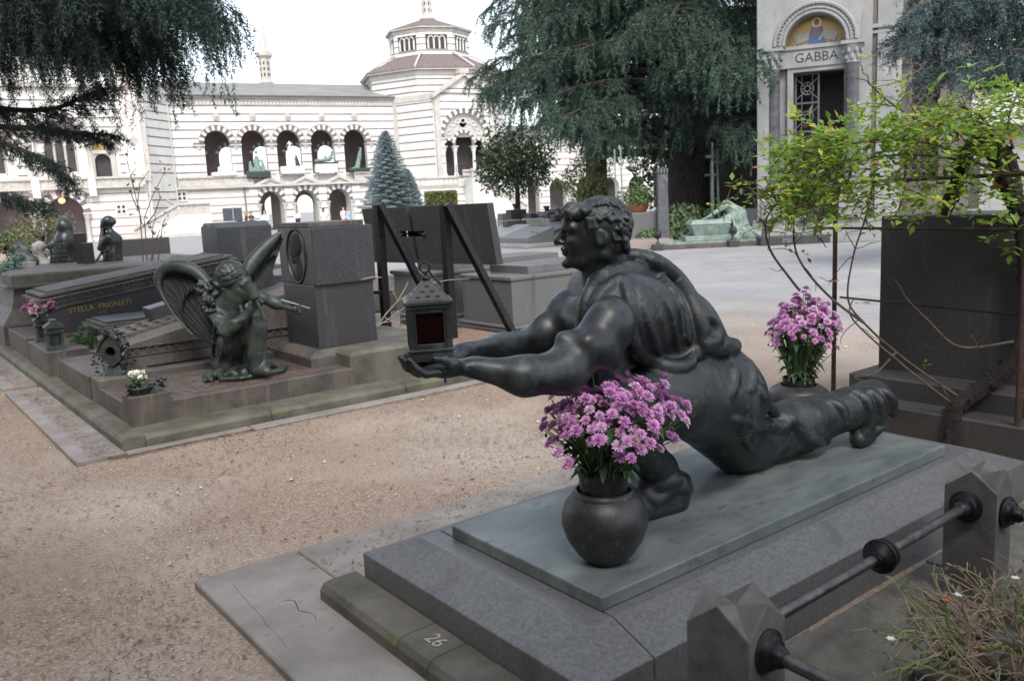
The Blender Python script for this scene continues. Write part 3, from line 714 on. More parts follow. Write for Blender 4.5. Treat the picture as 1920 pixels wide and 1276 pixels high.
    R_([(1160,520),(1175,545),(1180,585),(1183,630),(1202,663),(1236,683),(1271,690),(1293,679),(1302,655)], [.012,.019,.022,.022,.027,.032,.032,.026,.012], .006, inset=.08)
    R_([(1225,537),(1254,584),(1265,630),(1271,656)], [.008,.015,.015,.008], .005, inset=.1)
    R_([(1196,537),(1213,601),(1230,647),(1240,668)], [.008,.014,.016,.008], .005, inset=.1)
    R_([(1242,533),(1270,580),(1280,640)], [.006,.012,.006], .005, inset=.1)
    R_([(1208,530),(1236,590),(1250,650)], [.005,.010,.005], .005, inset=.1)
    R_([(1186,545),(1196,600),(1212,652)], [.005,.010,.006], .005, inset=.1)
    R_([(1323,655),(1352,649),(1373,643),(1379,650),(1364,658),(1335,661)], [.012,.020,.020,.018,.020,.012])
    R_([(1326,592),(1344,610),(1345,636),(1325,645)], [.010,.016,.016,.008], .02)
    for q in ([(1366,672),(1380,702),(1370,740)], [(1404,676),(1412,705),(1406,732)]):
        R_(q, [.006,.011,.006], .025)
    R_([(1422,728),(1446,768),(1474,790),(1462,801),(1416,798),(1372,786)], [.010,.020,.022,.020,.016,.008], .025)
    R_([(1482,781),(1498,810),(1530,828),(1552,828)], [.012,.018,.018,.008], .025)
    R_([(1555,752),(1578,766),(1584,795)], [.012,.022,.012])
    R_([(1598,735),(1622,750),(1630,785),(1622,812)], [.016,.028,.028,.016])
    R_([(1625,732),(1646,750),(1652,785),(1645,810)], [.016,.026,.026,.014])
    R_([(1652,730),(1672,748),(1676,780)], [.014,.024,.012])
    for zz, ra in ((.455, .026), (.41, .022)):
        R_([(2.49+.12*math.cos(a), 2.295+.12*math.sin(a), zz+.012*math.sin(3*a)) for a in np.linspace(0, 2*PI, 13)], [ra*.6]+[ra]*11+[ra*.6], .014, px=False, n=3)
    R_([(1390,800),(1402,830),(1420,850)], [.008,.016,.008], .02)
    K.ripple((3.3, 2.2, .46), .4, (1, .3, .4), 40, .0025)
    K.cutz(.3215)
    fin(K.mesh('garment', BRONZE_C, T))
kneeling_man()
def lantern():
    c = Vector((1.452, 2.33, 1.106))
    T = thing('bronze_lantern', 'square bronze lantern with red panes held by the statue', 'lantern', c, -.50); T.scale = (.93, .93, .90)
    a, hh = .074, .205
    bev(MB().box(-a, a, -a, a, 0, .0349).build('base', BRONZE, T), .002); bev(MB().box(-a-.006, a+.006, -a-.006, a+.006, .035, .044).build('base_moulding', BRONZE, T), .002); bev(MB().box(-a-.004, a+.004, -a-.004, a+.004, hh-.018, hh-.0045).build('top_moulding', BRONZE, T), .002)
    f = MB()
    for rz in range(4):
        f.at((0, 0, 0), rz*PI/2); f.box(-a, -a+.020, -a, -a+.020, .03, hh-.01)
        f.box(-a+.020, -a+.028, -a+.003, -a+.012, .044, hh-.018); f.box(a-.028, a-.020, -a+.003, -a+.012, .044, hh-.018)
        f.box(-a+.028, a-.028, -a+.003, -a+.012, .044, .062); f.box(-a+.028, a-.028, -a+.003, -a+.012, hh-.034, hh-.018)
    bev(f.build('frame', BRONZE, T), .0015)
    gl = bpy.data.materials.new('red_glass'); gl.use_nodes = True; b = gl.node_tree.nodes['Principled BSDF']
    b.inputs['Base Color'].default_value = (.006, .0003, .0006, 1); b.inputs['Roughness'].default_value = .45; b.inputs['Specular IOR Level'].default_value = .06
    for rz in range(4):
        p = MB().at((0, 0, 0), rz*PI/2).box(-a+.027, a-.027, -a+.014, -a+.0165, .060, hh-.033).build('pane', gl, T)
    MB().box(-.03, .03, -.03, .03, .044, .10).build('candle_block', mat('candle_box', (.05,.04,.035), (.08,.06,.055), 40, .6), T)
    # pyramid roof with raised scales, ring and hook
    r = MB(); e = a+.010
    r.loft([[(-e,-e,hh-.004),(e,-e,hh-.004),(e,e,hh-.004),(-e,e,hh-.004)], [(-e,-e,hh+.008),(e,-e,hh+.008),(e,e,hh+.008),(-e,e,hh+.008)],
            [(-a+.002,-a+.002,hh+.012),(a-.002,-a+.002,hh+.012),(a-.002,a-.002,hh+.012),(-a+.002,a-.002,hh+.012)], [(-.012,-.012,hh+.075),(.012,-.012,hh+.075),(.012,.012,hh+.075),(-.012,.012,hh+.075)]])
    rf = bev(r.build('roof', BRONZE_V, T), .002)
    sc = MB()
    for rz in range(4):
        for row, k in ((0, 3), (1, 2), (2, 1)):
            for i in range(k):
                sc.at((0, 0, 0), rz*PI/2); x = (i-(k-1)/2)*.034; y = -a+.018+row*.016; z = hh+.024+row*.0168
                sc.ball((x, y, z), (.012, .010, .004), 8, 4)
    sc.build('roof_scales', BRONZE_V, rf, True)
    t = MB().ball((0, 0, hh+.082), .013, 10, 6).tube([(0, 0, hh+.07), (.002, 0, hh+.105)], .007, 8)
    t.tube([(.018*math.cos(q), 0, hh+.122+.018*math.sin(q)) for q in np.linspace(-PI/2, 1.5*PI, 17)], .0045, 6)
    t.tube([(.012, 0, hh+.108), (.03, .004, hh+.082), (.052, .008, hh+.058)], .005, 6)
    t.build('hook', BRONZE, T, True)
    MB().tube([(.045+.0*q, .012*math.cos(q), -.075+.020*math.sin(q)) for q in np.linspace(0, 2*PI, 17)], .0035, 6).build('ring', BRONZE, T, True)
lantern()
# ================================================================== the row of tombs on the left
def rel(o, root):
    o.location -= root.location; return o
def bx(T, nm, m, x0, x1, y0, y1, z0, z1, c=.006):
    """one cut stone in place coordinates, child of T"""
    o = MB().box(x0-T.location.x, x1-T.location.x, y0-T.location.y, y1-T.location.y, z0, z1, c).build(nm, m, T); return o
LITTER = mat('litter_patch', (.15,.085,.055), (.26,.19,.14), 30, .95, bump=.8, bscale=90, bdist=.012)
def left_row():
    A = thing('concrete_apron', 'grey stone apron along the front of the left tomb row', 'paving', (1.0, 6.2, 0))
    for y0, y1 in ((6.13, 8.0), (8.01, 9.33), (9.5, 12.2), (12.21, 16)):
        bx(A, 'slab', CONCRETE, 1.01, 1.32, y0, y1, -.03, .028)
    bx(A, 'slab', CONCRETE, 1.33, 2.2, 6.10, 6.19, -.03, .02); bx(A, 'slab', CONCRETE, 2.21, 4.6, 6.06, 6.19, -.03, .02)
    K = thing('stone_kerb', 'mossy low stone kerb round the angel tomb row', 'kerb', (1.33, 6.2, 0))
    prof = [(1.315,-.02),(1.318,.075),(1.335,.098),(1.36,.104),(1.475,.104),(1.475,-.02)]
    for y0, y1 in ((6.2, 7.45), (7.455, 8.6), (8.605, 9.3), (9.305, 10.6), (10.605, 12), (12.005, 16)):
        bev(rel(MB().prism(prof, y0, y1, 'y').build('kerb_stone', GRANITE_M, K), K), .004)
    p2 = [(6.20,-.02),(6.203,.07),(6.225,.095),(6.25,.10),(6.52,.10),(6.52,-.02)]
    for x0, x1 in ((1.478, 2.4), (2.405, 3.6), (3.605, 4.6)):
        bev(rel(MB().prism(p2[::-1], x0, x1, 'x').build('kerb_stone', GRANITE_M, K), K), .004)
    # ---- angel tomb
    T = thing('angel_tomb', 'weathered granite tomb with portrait stele where the angel kneels', 'tomb', (1.475, 6.504, 0))
    W = GRANITE_W
    bx(T, 'plinth', W, 1.477, 4.3, 6.506, 7.75, 0, .252, .008)
    bx(T, 'corner_block', W, 1.475, 1.76, 6.504, 6.735, 0, .317)
    bx(T, 'side_block', GRANITE_M, 1.473, 1.85, 7.47, 7.752, 0, .312); bx(T, 'side_ledge', W, 1.852, 3.3, 7.60, 7.753, 0, .308)
    bx(T, 'rear_step', GRANITE_M, 3.26, 4.302, 6.502, 7.754, 0, .385, .03)
    V = MB().loft([[(3.02,6.78,.25),(3.9,6.78,.25),(3.9,7.70,.25),(3.02,7.70,.25)],[(3.02,6.78,.335),(3.9,6.78,.335),(3.9,7.70,.335),(3.02,7.70,.335)],[(3.09,6.84,.39),(3.83,6.84,.39),(3.83,7.63,.39),(3.09,7.63,.39)]])
    rel(bev(V.build('stele_foot', GRANITE_W, T), .004), T)
    ST = GRANITE_D
    rel(bev(MB().box(3.16, 3.74, 6.90, 7.56, .39, .945).build('stele_shaft', GRANITE_P, T), .006), T)
    rel(bev(MB().box(3.165, 3.755, 6.87, 7.60, .945, 1.445).build('stele_head', GRANITE_P, T), .008), T)
    rel(bev(MB().box(3.168, 3.70, 6.93, 7.598, 1.445, 1.49).build('stele_cap', GRANITE_W, T), .006), T)
    # portrait: oval frame and a head in relief on the front face
    fr = MB().tube([(3.163, 7.22+.19*math.cos(a), 1.20+.235*math.sin(a)) for a in np.linspace(0, 2*PI, 41)], .012, 6, False)
    md = rel(fr.build('medallion_frame', BRONZE, T, True), T)
    S = SDF((2.98, 6.95, .94), (3.12, 7.40, 1.46), .006)
    head_shape(S, V3(3.115, 7.19, 1.25), PI/2+PI, .92)
    S.ell((3.10, 7.165, 1.29), (.095, .10, .105), .01)
    for i in range(26):
        a = i*.24; q = V3(3.045, 7.155+.075*math.cos(a), 1.30+.075*math.sin(a)); S.chain([q, q+V3(-.004, -.03*math.sin(a), -.03*math.cos(a)-.02)], [.016, .008], .006)
    S.cone((3.11, 7.14, 1.14), (3.11, 7.13, 1.04), .06, .09, .03); S.ell((3.11, 7.165, 1.02), (.05, .14, .07), .02)
    o = S.mesh('portrait_relief', VERDI_B, T); o.data.transform(Matrix.Translation((3.088, 0, 0)) @ Matrix.Diagonal((.28, 1, 1, 1)) @ Matrix.Translation((-3.088, 0, 0))); rel(o, T); o.location += Vector((.077, .045, 0))
    # twig caught on the stele
    tw = MB().tube([dp(678, 524, 7.12), dp(690, 521, 7.1), dp(700, 519, 7.1), dp(716, 520, 7.1)], [.005, .006, .005, .003], 5).build('dry_twig', mat('twig_pale', (.22,.17,.13), (.32,.26,.2), 30, .9))
    tag(tw, 'broken pale twig lodged on the stele side', 'twig')
left_row()
WING_SHADED = VERDI_B  # underside shade put into the feather colour: near-black bronze
def angel():
    T = thing('bronze_angel', 'green bronze kneeling angel carving with hammer and chisel', 'statue', (2.5, 7.12, .255))
    off = Vector((2.5, 7.12, .255))
    def fin(o): o.data.transform(Matrix.Translation(-off)); return o
    P = lambda x, y, d: np.array(dp(x, y, d))
    S = SDF((1.95, 6.35, .25), (3.15, 7.75, 1.36), .0095)
    h = P(437, 527, 6.95); yaw = 2.42
    hp = head_shape(S, h, yaw, 1.0, tilt=-.6)
    sR, eR, wR = P(397, 580, 6.98), P(424, 622, 6.78), P(475, 578, 6.72)
    sL, eL, wL = P(466, 548, 6.98), P(512, 566, 6.92), P(543, 577, 6.92)
    S.cone(hp(.03, 0, -.04), P(430, 570, 7.05), .058, .075, .04)
    S.cone(sR, sL, .075, .07, .06); S.ell(P(432, 585, 7.05), (.125, .125, .12), .06)
    S.cone(sR, eR, .056, .043, .04); S.cone(eR, wR, .044, .029, .03); S.ell((eR*.7+wR*.3), (.046, .046, .046), .04)
    S.cone(sL, eL, .054, .042, .04); S.cone(eL, wL, .042, .029, .03); S.ell((eL*.75+wL*.25), (.043, .043, .043), .04)
    # hands: palm and curled fingers round hammer and chisel
    def hand(w, d, up, side):
        w = np.array(w); d = d/np.linalg.norm(d); p = w+d*.05
        S.ell(p, (.036, .036, .036), .02)
        for i in range(4):
            b = p+d*.022+up*(.026-.019*i); S.chain([b, b+d*.024+side*.012, b+d*.026+side*.034, b+d*.008+side*.044], [.0115, .0115, .0105, .009], .005)
        S.chain([w+d*.02+up*.03, w+d*.045+up*.045+side*.016, w+d*.062+up*.036+side*.034], [.014, .012, .010], .006)
    rt = np.array(_r); tw = -np.array(_f); up = np.array((0, 0, 1.))
    hand(wR, rt*.6+up*.55, up*.6-rt*.5, tw); hand(wL, rt*1.0-up*.1, up, tw)
    # robe
    S.cone(P(432, 600, 7.05), P(436, 640, 7.08), .105, .108, .06)
    S.cone(P(436, 640, 7.08), (2.50, 7.13, .34), .118, .165, .06)
    S.ell((2.50, 7.10, .33), (.20, .17, .11), .05)
    S.cone(P(440, 640, 7.0), P(480, 612, 6.9), .105, .085, .05); S.cone(P(480, 612, 6.9), P(482, 690, 6.98), .085, .065, .04)     # raised knee and shin
    S.cone(P(482, 690, 6.98), P(500, 696, 6.92), .05, .04, .02)
    for q in ([(405,600),(400,640),(398,690)], [(420,640),(415,670),(410,700)], [(436,650),(432,690)], [(455,630),(452,670),(448,700)], [(472,625),(470,660),(466,695)], [(484,620),(487,655),(484,690)], [(495,625),(497,660),(494,688)],
              [(410,590),(425,600),(440,604),(460,596)], [(447,560),(455,590),(462,615)], [(468,565),(470,590),(474,608)]):
        S.ridge(q, [.008]+[.018]*(len(q)-2)+[.012] if len(q) > 2 else [.012, .014], .015)
    # cloth spread on the plinth
    rng = np.random.default_rng(3)
    for i in range(16):
        a = rng.uniform(-2.9, .5); r0 = rng.uniform(.16, .28); c = V3(2.46+r0*math.cos(a), 7.06+r0*math.sin(a)*.85, .285)
        d = V3(math.cos(a+.9), math.sin(a+.9), 0); S.chain([c-d*.08, c+V3(0, 0, .022), c+d*.09-V3(0, 0, .01)], [.022, .03, .018], .02)
    S.chain([(2.28, 6.86, .275), (2.40, 6.76, .28), (2.56, 6.74, .285), (2.74, 6.80, .28), (2.86, 6.93, .28)], [.03, .036, .03, .034, .02], .02, flat=((0, 0, 1), .6))
    S.cutz(.256)
    fin(S.mesh('body', VERDI_D, T))
    H = SDF((2.05, 6.55, .82), (2.72, 7.25, 1.30), .0085)
    Rr = np.array(Euler((0, 0, yaw)).to_matrix() @ Euler((0, -.55, 0)).to_matrix())
    H.ell(hp(.03, 0, .035), (.122, .105, .118), .01, rot=(0, -.0, yaw)); H.ell(hp(.06, 0, -.03), (.085, .095, .095), .02)
    for i in range(280):
        a = rng.uniform(-PI, PI); e = rng.uniform(-.6, 1.3); d = V3(math.cos(a)*math.cos(e), math.sin(a)*math.cos(e), math.sin(e))
        if d[0] < -.4 and d[2] < .5: continue
        p = V3(.03, 0, .03)+d*V3(.119, .103, .116); b = V3(.5, 0, -.8); b = b-d*(b@d); b /= np.linalg.norm(b)+1e-6; t = np.cross(d, b)*rng.choice((-1, 1))
        H.chain([hp(*v) for v in (p-b*.045, p+d*.005+t*.006, p+d*.004+b*.05-t*.008)], [.005, .0095, .005], .002)
    for i in range(46):      # curls falling behind the shoulder
        x, y = rng.uniform(372, 412), rng.uniform(525, 585)
        if y > 560 and x > 400: continue
        c = P(x, y, 6.92+rng.uniform(-.05, .05)); a = rng.uniform(0, 6.3); u = V3(math.cos(a), math.sin(a), .3)*.024
        H.chain([c-u, c+V3(0, 0, -.014), c+u], [.014, .019, .013], .006)
    H.cone(P(412, 540, 6.98), P(385, 575, 6.95), .06, .05, .03)
    fin(H.mesh('hair', VERDI_D, T))
    # wings
    def wing(lead, root, nm, nf=15, tube=.042):
        """leading edge, a layer of short coverts and long overlapping flight feathers"""
        L_ = [np.array(p) for p in smooth_run([np.array(dp(*p)) for p in lead], 6)]; R_ = [np.array(p) for p in smooth_run([np.array(dp(*p)) for p in root], 6)]
        at = lambda Q, t: Q[min(len(Q)-2, int(t*(len(Q)-1)))]*(1-(t*(len(Q)-1)-min(len(Q)-2, int(t*(len(Q)-1)))))+Q[min(len(Q)-2, int(t*(len(Q)-1)))+1]*(t*(len(Q)-1)-min(len(Q)-2, int(t*(len(Q)-1))))
        nrm = np.cross(at(L_, .5)-L_[0], R_[-1]-R_[0]); nrm /= np.linalg.norm(nrm)
        if nrm @ np.array(_f) < 0: nrm = -nrm
        k = len(L_); e = MB().tube([Vector(p) for p in L_], [tube*max(.22, (.55+.75*math.sin(PI*min(1., .15+1.25*i/(k-1))))*(1 if i < k*.6 else max(.2, 1-2.2*(i/k-.6)))) for i in range(k)], 12).build(nm, VERDI_D, T, True); fin(e)
        for layer, (v0, v1, wd, n_) in enumerate(((0., 1.03, 1.5, nf), (0., .42, 1.35, nf+4))):
            for i in range(n_):
                t = (i+.5)/n_; p, q = at(L_, t), at(R_, t); d = q-p; p, q = p+d*v0, p+d*v1; ln = np.linalg.norm(q-p); t2 = min(1, t+.5/n_); side = at(L_, t2)*.55+at(R_, t2)*.45-(at(L_, max(0, t-.5/n_))*.55+at(R_, max(0, t-.5/n_))*.45); w_ = np.linalg.norm(side); side = side/max(w_, 1e-6); w_ = max(.02, w_*wd)*.5
                off_ = nrm*(.02-.016*layer+.005*(i % 2)); V = []; F = []; m = 7
                for j in range(m+1):
                    v = j/m; ww = w_*(1 if v < .8 else math.sqrt(max(.02, 1-((v-.8)/.2)**2))); c = p*(1-v)+q*v+off_+nrm*.04*math.sin(PI*v)
                    V += [c-side*ww+nrm*.006, c-nrm*.004, c+side*ww+nrm*.006]
                for j in range(m): F += [(3*j, 3*j+1, 3*j+4, 3*j+3), (3*j+1, 3*j+2, 3*j+5, 3*j+4)]
                f = mesh_np('feather', V, F, WING_SHADED, e, True); fin(f)
        return e
    wing([(402,548,7.08),(372,512,7.12),(336,499,7.16),(308,505,7.2),(297,524,7.2),(304,552,7.2),(328,592,7.2),(362,628,7.18)], [(401,552,7.1),(401,600,7.12),(400,640,7.15),(399,656,7.15),(398,660,7.15)], 'wing', 19)
    wing([(458,520,7.1),(475,490,7.15),(503,459,7.2),(526,437,7.22),(530,447,7.22)], [(462,530,7.12),(475,545,7.14),(505,535,7.2)], 'wing', 11, tube=.046)
    # hammer and chisel
    def rod(a, b, r1, r2): return MB().tube([Vector(a), Vector(b)], [r1, r2], 10)
    hm = rod(dp(495,596,6.60), dp(480,562,6.58), .013, .016); a, b = Vector(dp(480,562,6.58)), Vector(dp(467,534,6.56)); hm.tube([a, a.lerp(b, .12), b], [.018, .042, .052], 10)
    o = hm.build('hammer', VERDI_D, T, True); fin(o)
    o = rod(dp(527,562,6.86), dp(581,578,6.90), .009, .006).build('chisel', VERDI, T, True); fin(o)
angel()
# ================================================================== neighbouring tombs
def neighbours():
    G_ = GRANITE_W
    # tomb with sloping ribbed slab
    T = thing('ramp_tomb', 'brown granite tomb with sloping slab, carved frieze and ribbed panel', 'tomb', (1.46, 7.78, 0))
    bx(T, 'front_block', G_, 1.46, 1.95, 7.78, 9.03, 0, .312)
    b = MB(); b.prism([(1.80,.0),(1.80,.492),(3.7,.87),(3.7,0)], 7.95, 8.95, 'y'); rel(bev(b.build('sloping_body', GRANITE_W, T), .005), T)
    f = MB().box(1.79, 3.72, 7.935, 7.949, .30, .402).box(1.785, 3.72, 7.925, 7.949, .402, .41).box(1.785, 3.72, 7.925, 7.949, .474, .486)
    fz = rel(f.build('frieze', GRANITE_W, T), T)
    for i in range(22):      # scroll relief
        x = 1.83+i*.084
        sp = [(x+(.004+.024*q/9)*math.cos(q*.9+(PI if i % 2 else 0)), 7.938, .440+(.004+.024*q/9)*math.sin(q*.9)) for q in range(10)]
        rel(MB().tube(sp, .006, 5).build('scroll', GRANITE_W, T), T)
    for i in range(6):
        x = 1.86+i*.105; z = .492+(x-1.8)*.199+.004
        o = MB().at((x, 8.62, z), 0, 0, -.196).box(0, .055, -.26, .26, 0, .022).build('rib', GRANITE_W, T); rel(o, T)
    for y in (8.40, 8.62, 8.84):
        z = .495; o = MB().at((1.86, y, .505), 0, 0, -.196).box(0, .60, -.018, .018, .0, .028).build('rib', GRANITE_W, T); rel(o, T)
    o = MB().at((2.27, 8.80, .60), 0, 0, -.19).box(0, 1.3, -.13, .13, 0, .13, .004).build('raised_bar', GRANITE_P, T); rel(o, T)
    # birdhouse-like bronze lamp with ivy
    L_ = thing('votive_lamp', 'six-sided bronze votive lamp with round hole wreathed in bronze ivy', 'lamp', (1.66, 7.66, .312), math.radians(-35))
    bev(MB().loft([[(-.075,-.065,0),(.075,-.065,0),(.075,.065,0),(-.075,.065,0)], [(-.05,-.05,.085),(.05,-.05,.085),(.05,.05,.085),(-.05,.05,.085)]]).build('foot', VERDI_D, L_), .004)
    hexp = [(-.075,.13),(0,.075),(.075,.13),(.085,.25),(0,.345),(-.085,.25)]
    # front plate with a real round hole: ring between hexagon and circle
    def hexr(a):
        d = Vector((math.cos(a), math.sin(a))); c = Vector((0, .205)); best = 9
        for i in range(6):
            p, q = Vector(hexp[i]), Vector(hexp[(i+1) % 6]); e = q-p; den = d.x*e.y-d.y*e.x
            if abs(den) < 1e-9: continue
            t = ((p.x-c.x)*e.y-(p.y-c.y)*e.x)/den; s_ = ((p.x-c.x)*d.y-(p.y-c.y)*d.x)/den
            if t > 0 and -1e-6 <= s_ <= 1+1e-6: best = min(best, t)
        return best
    n = 48; rings = [[], [], [], []]
    for i in range(n):
        a = 2*PI*i/n; R0 = hexr(a); c, s_ = math.cos(a), math.sin(a)
        rings[0].append((R0*c, .07, .205+R0*s_)); rings[1].append((R0*c, -.07, .205+R0*s_)); rings[2].append((.04*c, -.07, .205+.04*s_)); rings[3].append((.04*c, .06, .205+.04*s_))
    bev(MB().loft(rings).build('housing', VERDI_D, L_), .002)
    MB().prism([(-.10,.235),(0,.352),(.10,.235),(.10,.255),(0,.385),(-.10,.255)][::-1], -.085, .085, 'y').build('roof', BRONZE_V, L_)
    rng = np.random.default_rng(9); P = []; D = []; N = []
    for i in range(130):
        t = rng.uniform(0, 1); sg = rng.choice((-1, 1)); x = sg*(.06+.07*math.sin(t*2.6)+rng.normal(0, .018)); z = .36-.36*t+rng.normal(0, .015)
        if rng.random() < .25: x = rng.normal(0, .05); z = .36+rng.normal(0, .02)
        P.append((x, rng.uniform(-.09, .03), z)); D.append((rng.normal(0, 1), -.6, rng.normal(-.3, .7))); N.append((rng.normal(0, .4), -1, rng.normal(0, .4)))
    leaves('ivy', P, D, N, .034, .030, VERDI_D, L_, fold=.3)
    # white begonia pot on the corner block
    F = thing('flower_trough', 'bronze leaf trough with white begonias on the corner block', 'planter', (1.61, 6.62, .317), .2)
    MB().lathe([(.055,0),(.062,.01),(.078,.05),(.075,.055),(.06,.05)], 16, (-.03, 0), sx=1.25).build('trough', VERDI_D, F, True)
    P = []; D = []; N = []
    for i in range(70):
        a = rng.uniform(0, 6.3); r = rng.uniform(.03, .11); P.append((r*math.cos(a)*1.3+.03, r*math.sin(a)*.8, rng.uniform(.01, .08))); D.append((math.cos(a), math.sin(a), rng.uniform(-.3, .6))); N.append((rng.normal(0, .4), rng.normal(0, .4), 1))
    leaves('bronze_leaves', P, D, N, .05, .04, VERDI_D, F, fold=.3)
    P = []; D = []; N = []
    for i in range(34):
        a = rng.uniform(0, 6.3); r = rng.uniform(.0, .05); P.append((r*math.cos(a)-.03, r*math.sin(a), rng.uniform(.06, .12))); D.append((math.cos(a), math.sin(a), rng.uniform(-.1, .6))); N.append((rng.normal(0, .4), rng.normal(0, .4), 1))
    leaves('green_leaves', P, D, N, .045, .034, LEAFG2, F)
    WH = mat('petal_white', (.80,.77,.66), (.86,.85,.80), 30, .6, trans=.2)
    for i in range(13):
        a = rng.uniform(0, 6.3); r = math.sqrt(rng.uniform(0, 1))*.055
        P = []; D = []; N = []
        for j in range(9):
            q = j*2.4; e = .15 if j < 5 else .8; P.append((0, 0, 0)); D.append((math.cos(q)*math.cos(e), math.sin(q)*math.cos(e), math.sin(e))); N.append((-math.cos(q)*math.sin(e), -math.sin(q)*math.sin(e), math.cos(e)))
        o = leaves('blossom', P, D, N, .026, .026, WH, F, fold=.3); o.location = (r*math.cos(a)-.03, r*math.sin(a), .135+rng.uniform(-.02, .022)); o.rotation_euler = (rng.normal(0, .5), rng.normal(0, .5)-.2, 0)
    # tomb with two little temple lamps
    T = thing('stepped_tomb', 'low granite tomb with stepped slab behind the leafy green plant', 'tomb', (1.42, 9.35, 0))
    bx(T, 'front_block', G_, 1.42, 1.80, 9.35, 10.5, 0, .345); bx(T, 'side_curb', G_, 1.80, 2.1, 9.35, 9.5, 0, .30)
    bx(T, 'slab_body', G_, 1.98, 3.6, 9.55, 10.35, 0, .47); bx(T, 'slab_step', G_, 1.95, 3.6, 9.52, 10.38, .47, .50); bx(T, 'slab_step', G_, 1.99, 3.6, 9.56, 10.34, .50, .53); bx(T, 'slab_top', GRANITE_P, 2.04, 3.6, 9.61, 10.29, .53, .552)
    def temple(loc, label):
        Q = thing('temple_lamp', label, 'lamp', loc, math.radians(-4))
        m = MB().box(-.085,.085,-.085,.085,0,.03).box(-.075,.075,-.075,.075,.03,.045); m.build('base', VERDI_D, Q)
        for sx in (-1, 1):
            for sy in (-1, 0, 1):
                if sy == 0 or True: MB().box(sx*.06-.012, sx*.06+.012, sy*.058-.012, sy*.058+.012, .045, .17).build('pillar', VERDI_D, Q)
        MB().box(-.045,.045,-.05,.05,.045,.17).build('cella', BRONZE, Q)
        m = MB().box(-.082,.082,-.082,.082,.17,.188).box(-.07,.07,-.07,.07,.188,.222).box(-.088,.088,-.088,.088,.222,.236); m.build('entablature', VERDI_D, Q)
        MB().prism([(-.09,.236),(.09,.236),(0,.30)], -.085, .085, 'y').box(-.03,.03,-.06,.06,.27,.305).build('roof', VERDI_D, Q)
        return Q
    temple((1.53, 9.50, .345), 'dark temple-shaped grave lamp on the block without flowers')
    q2 = temple((1.56, 10.30, .345), 'temple-shaped grave lamp holding pink silk roses')
    B = thing('silk_roses', 'pink and purple silk roses atop the temple-shaped lamp', 'flowers', (1.56, 10.30, .62))
    RZ = [mat('silk_pink', (.62,.38,.40), (.72,.52,.50), 20, .7), mat('silk_purple', (.32,.10,.27), (.45,.2,.38), 20, .7)]
    for i in range(15):
        a = rng.uniform(0, 6.3); r = math.sqrt(rng.uniform(0, 1))*.15; P = []; D = []; N = []
        for j in range(13):
            q = j*2.4; e = .1+.09*j; P.append((0, 0, 0)); D.append((math.cos(q)*math.cos(e), math.sin(q)*math.cos(e), math.sin(e))); N.append((-math.cos(q)*math.sin(e), -math.sin(q)*math.sin(e), math.cos(e)))
        o = leaves('rose', P, D, N, .052, .05, RZ[0 if (i % 5) < 2 else 1], B, fold=.3); o.location = (r*math.cos(a), r*math.sin(a)*1.3, .05+rng.uniform(0, .1)-r*.2); o.rotation_euler = (rng.normal(0, .5)+.4, rng.normal(0, .4)-.5, 0)
    P = []; D = []
    for i in range(40): a = rng.uniform(0, 6.3); P.append((.06*math.cos(a), .06*math.sin(a), rng.uniform(-.03, .06))); D.append((math.cos(a), math.sin(a), .3))
    leaves('rose_leaves', P, D, np.tile([[0, 0, 1.]], (40, 1)), .09, .04, LEAFG, B)
    # leafy plant
    pl = thing('leafy_plant', 'low bright green leafy plant growing between the left tombs', 'plant', (1.95, 9.85, .3))
    P = []; D = []
    for i in range(260):
        a = rng.uniform(0, 6.3); r = .26*math.sqrt(rng.uniform(0, 1)); P.append((r*math.cos(a)*.75, r*math.sin(a), rng.uniform(0, .26)*(1.1-r/.3))); D.append((math.cos(a), math.sin(a), rng.uniform(-.3, .7)))
    leaves('foliage', P, D, rdirs(rng, 260)*.5+[0, 0, 1], rng.uniform(.04, .08, 260), rng.uniform(.025, .045, 260), mat('ivy_green', (.04,.11,.035), (.09,.20,.07), 12, .45, trans=.2), pl)
    MB().tube([(0, 0, -.05), (.02, .0, .1)], .012).build('stem', STEMG, pl)
    # inscribed sarcophagus
    T = thing('inscribed_sarcophagus', 'dark granite sarcophagus inscribed STELLA FRIGNATI with leaf-carved lid', 'tomb', (1.7, 10.9, 0))
    bx(T, 'step', G_, 1.45, 4.2, 10.75, 12.1, 0, .34)
    o = MB().prism([(1.72,.34),(1.72,.62),(3.9,.90),(3.9,.34)], 10.9, 11.9, 'y').build('body', GRANITE_D, T); rel(bev(o, .006), T)
    GOLD = mat('gilt_letters', (.42,.27,.08), (.50,.34,.12), 50, .35, .6)
    rel(text_mesh('inscription', 'STELLA  FRIGNATI', .085, GOLD, T, (2.28, 10.893, .60), (PI/2, -.05, 0), .002, 1.0), T)
    rel(text_mesh('inscription', 'P. V.', .045, GOLD, T, (2.30, 10.893, .525), (PI/2, -.05, 0), .002), T)
    sl = math.atan2(.28, 2.18)
    for nm, dz, ov, th in (('lid_band', 0, .03, .05), ('lid_cornice', .105, .07, .03), ('lid_step', .15, .03, .03)):
        o = MB().at((1.72, 11.4, .62), 0, 0, -sl).box(-ov, 2.2+ov, -.5-ov, .5+ov, dz, dz+th, .006).build(nm, G_, T); rel(o, T)
    lf = MB().at((1.72, 11.4, .62), 0, 0, -sl).box(-.05, 2.25, -.55, .55, .05, .10).build('lid_frieze', G_, T); rel(lf, T)
    for i in range(24):
        m = MB().at((1.72, 11.4, .62), 0, 0, -sl); x = -.03+i*.095
        for k in range(5):
            a = (k-2)*.42; m.ball((x+.03*math.sin(a), -.553, .062+.028*math.cos(a)), (.010, .010, .020), 6, 4)
        rel(m.build('acanthus_leaf', G_, T, True), T)
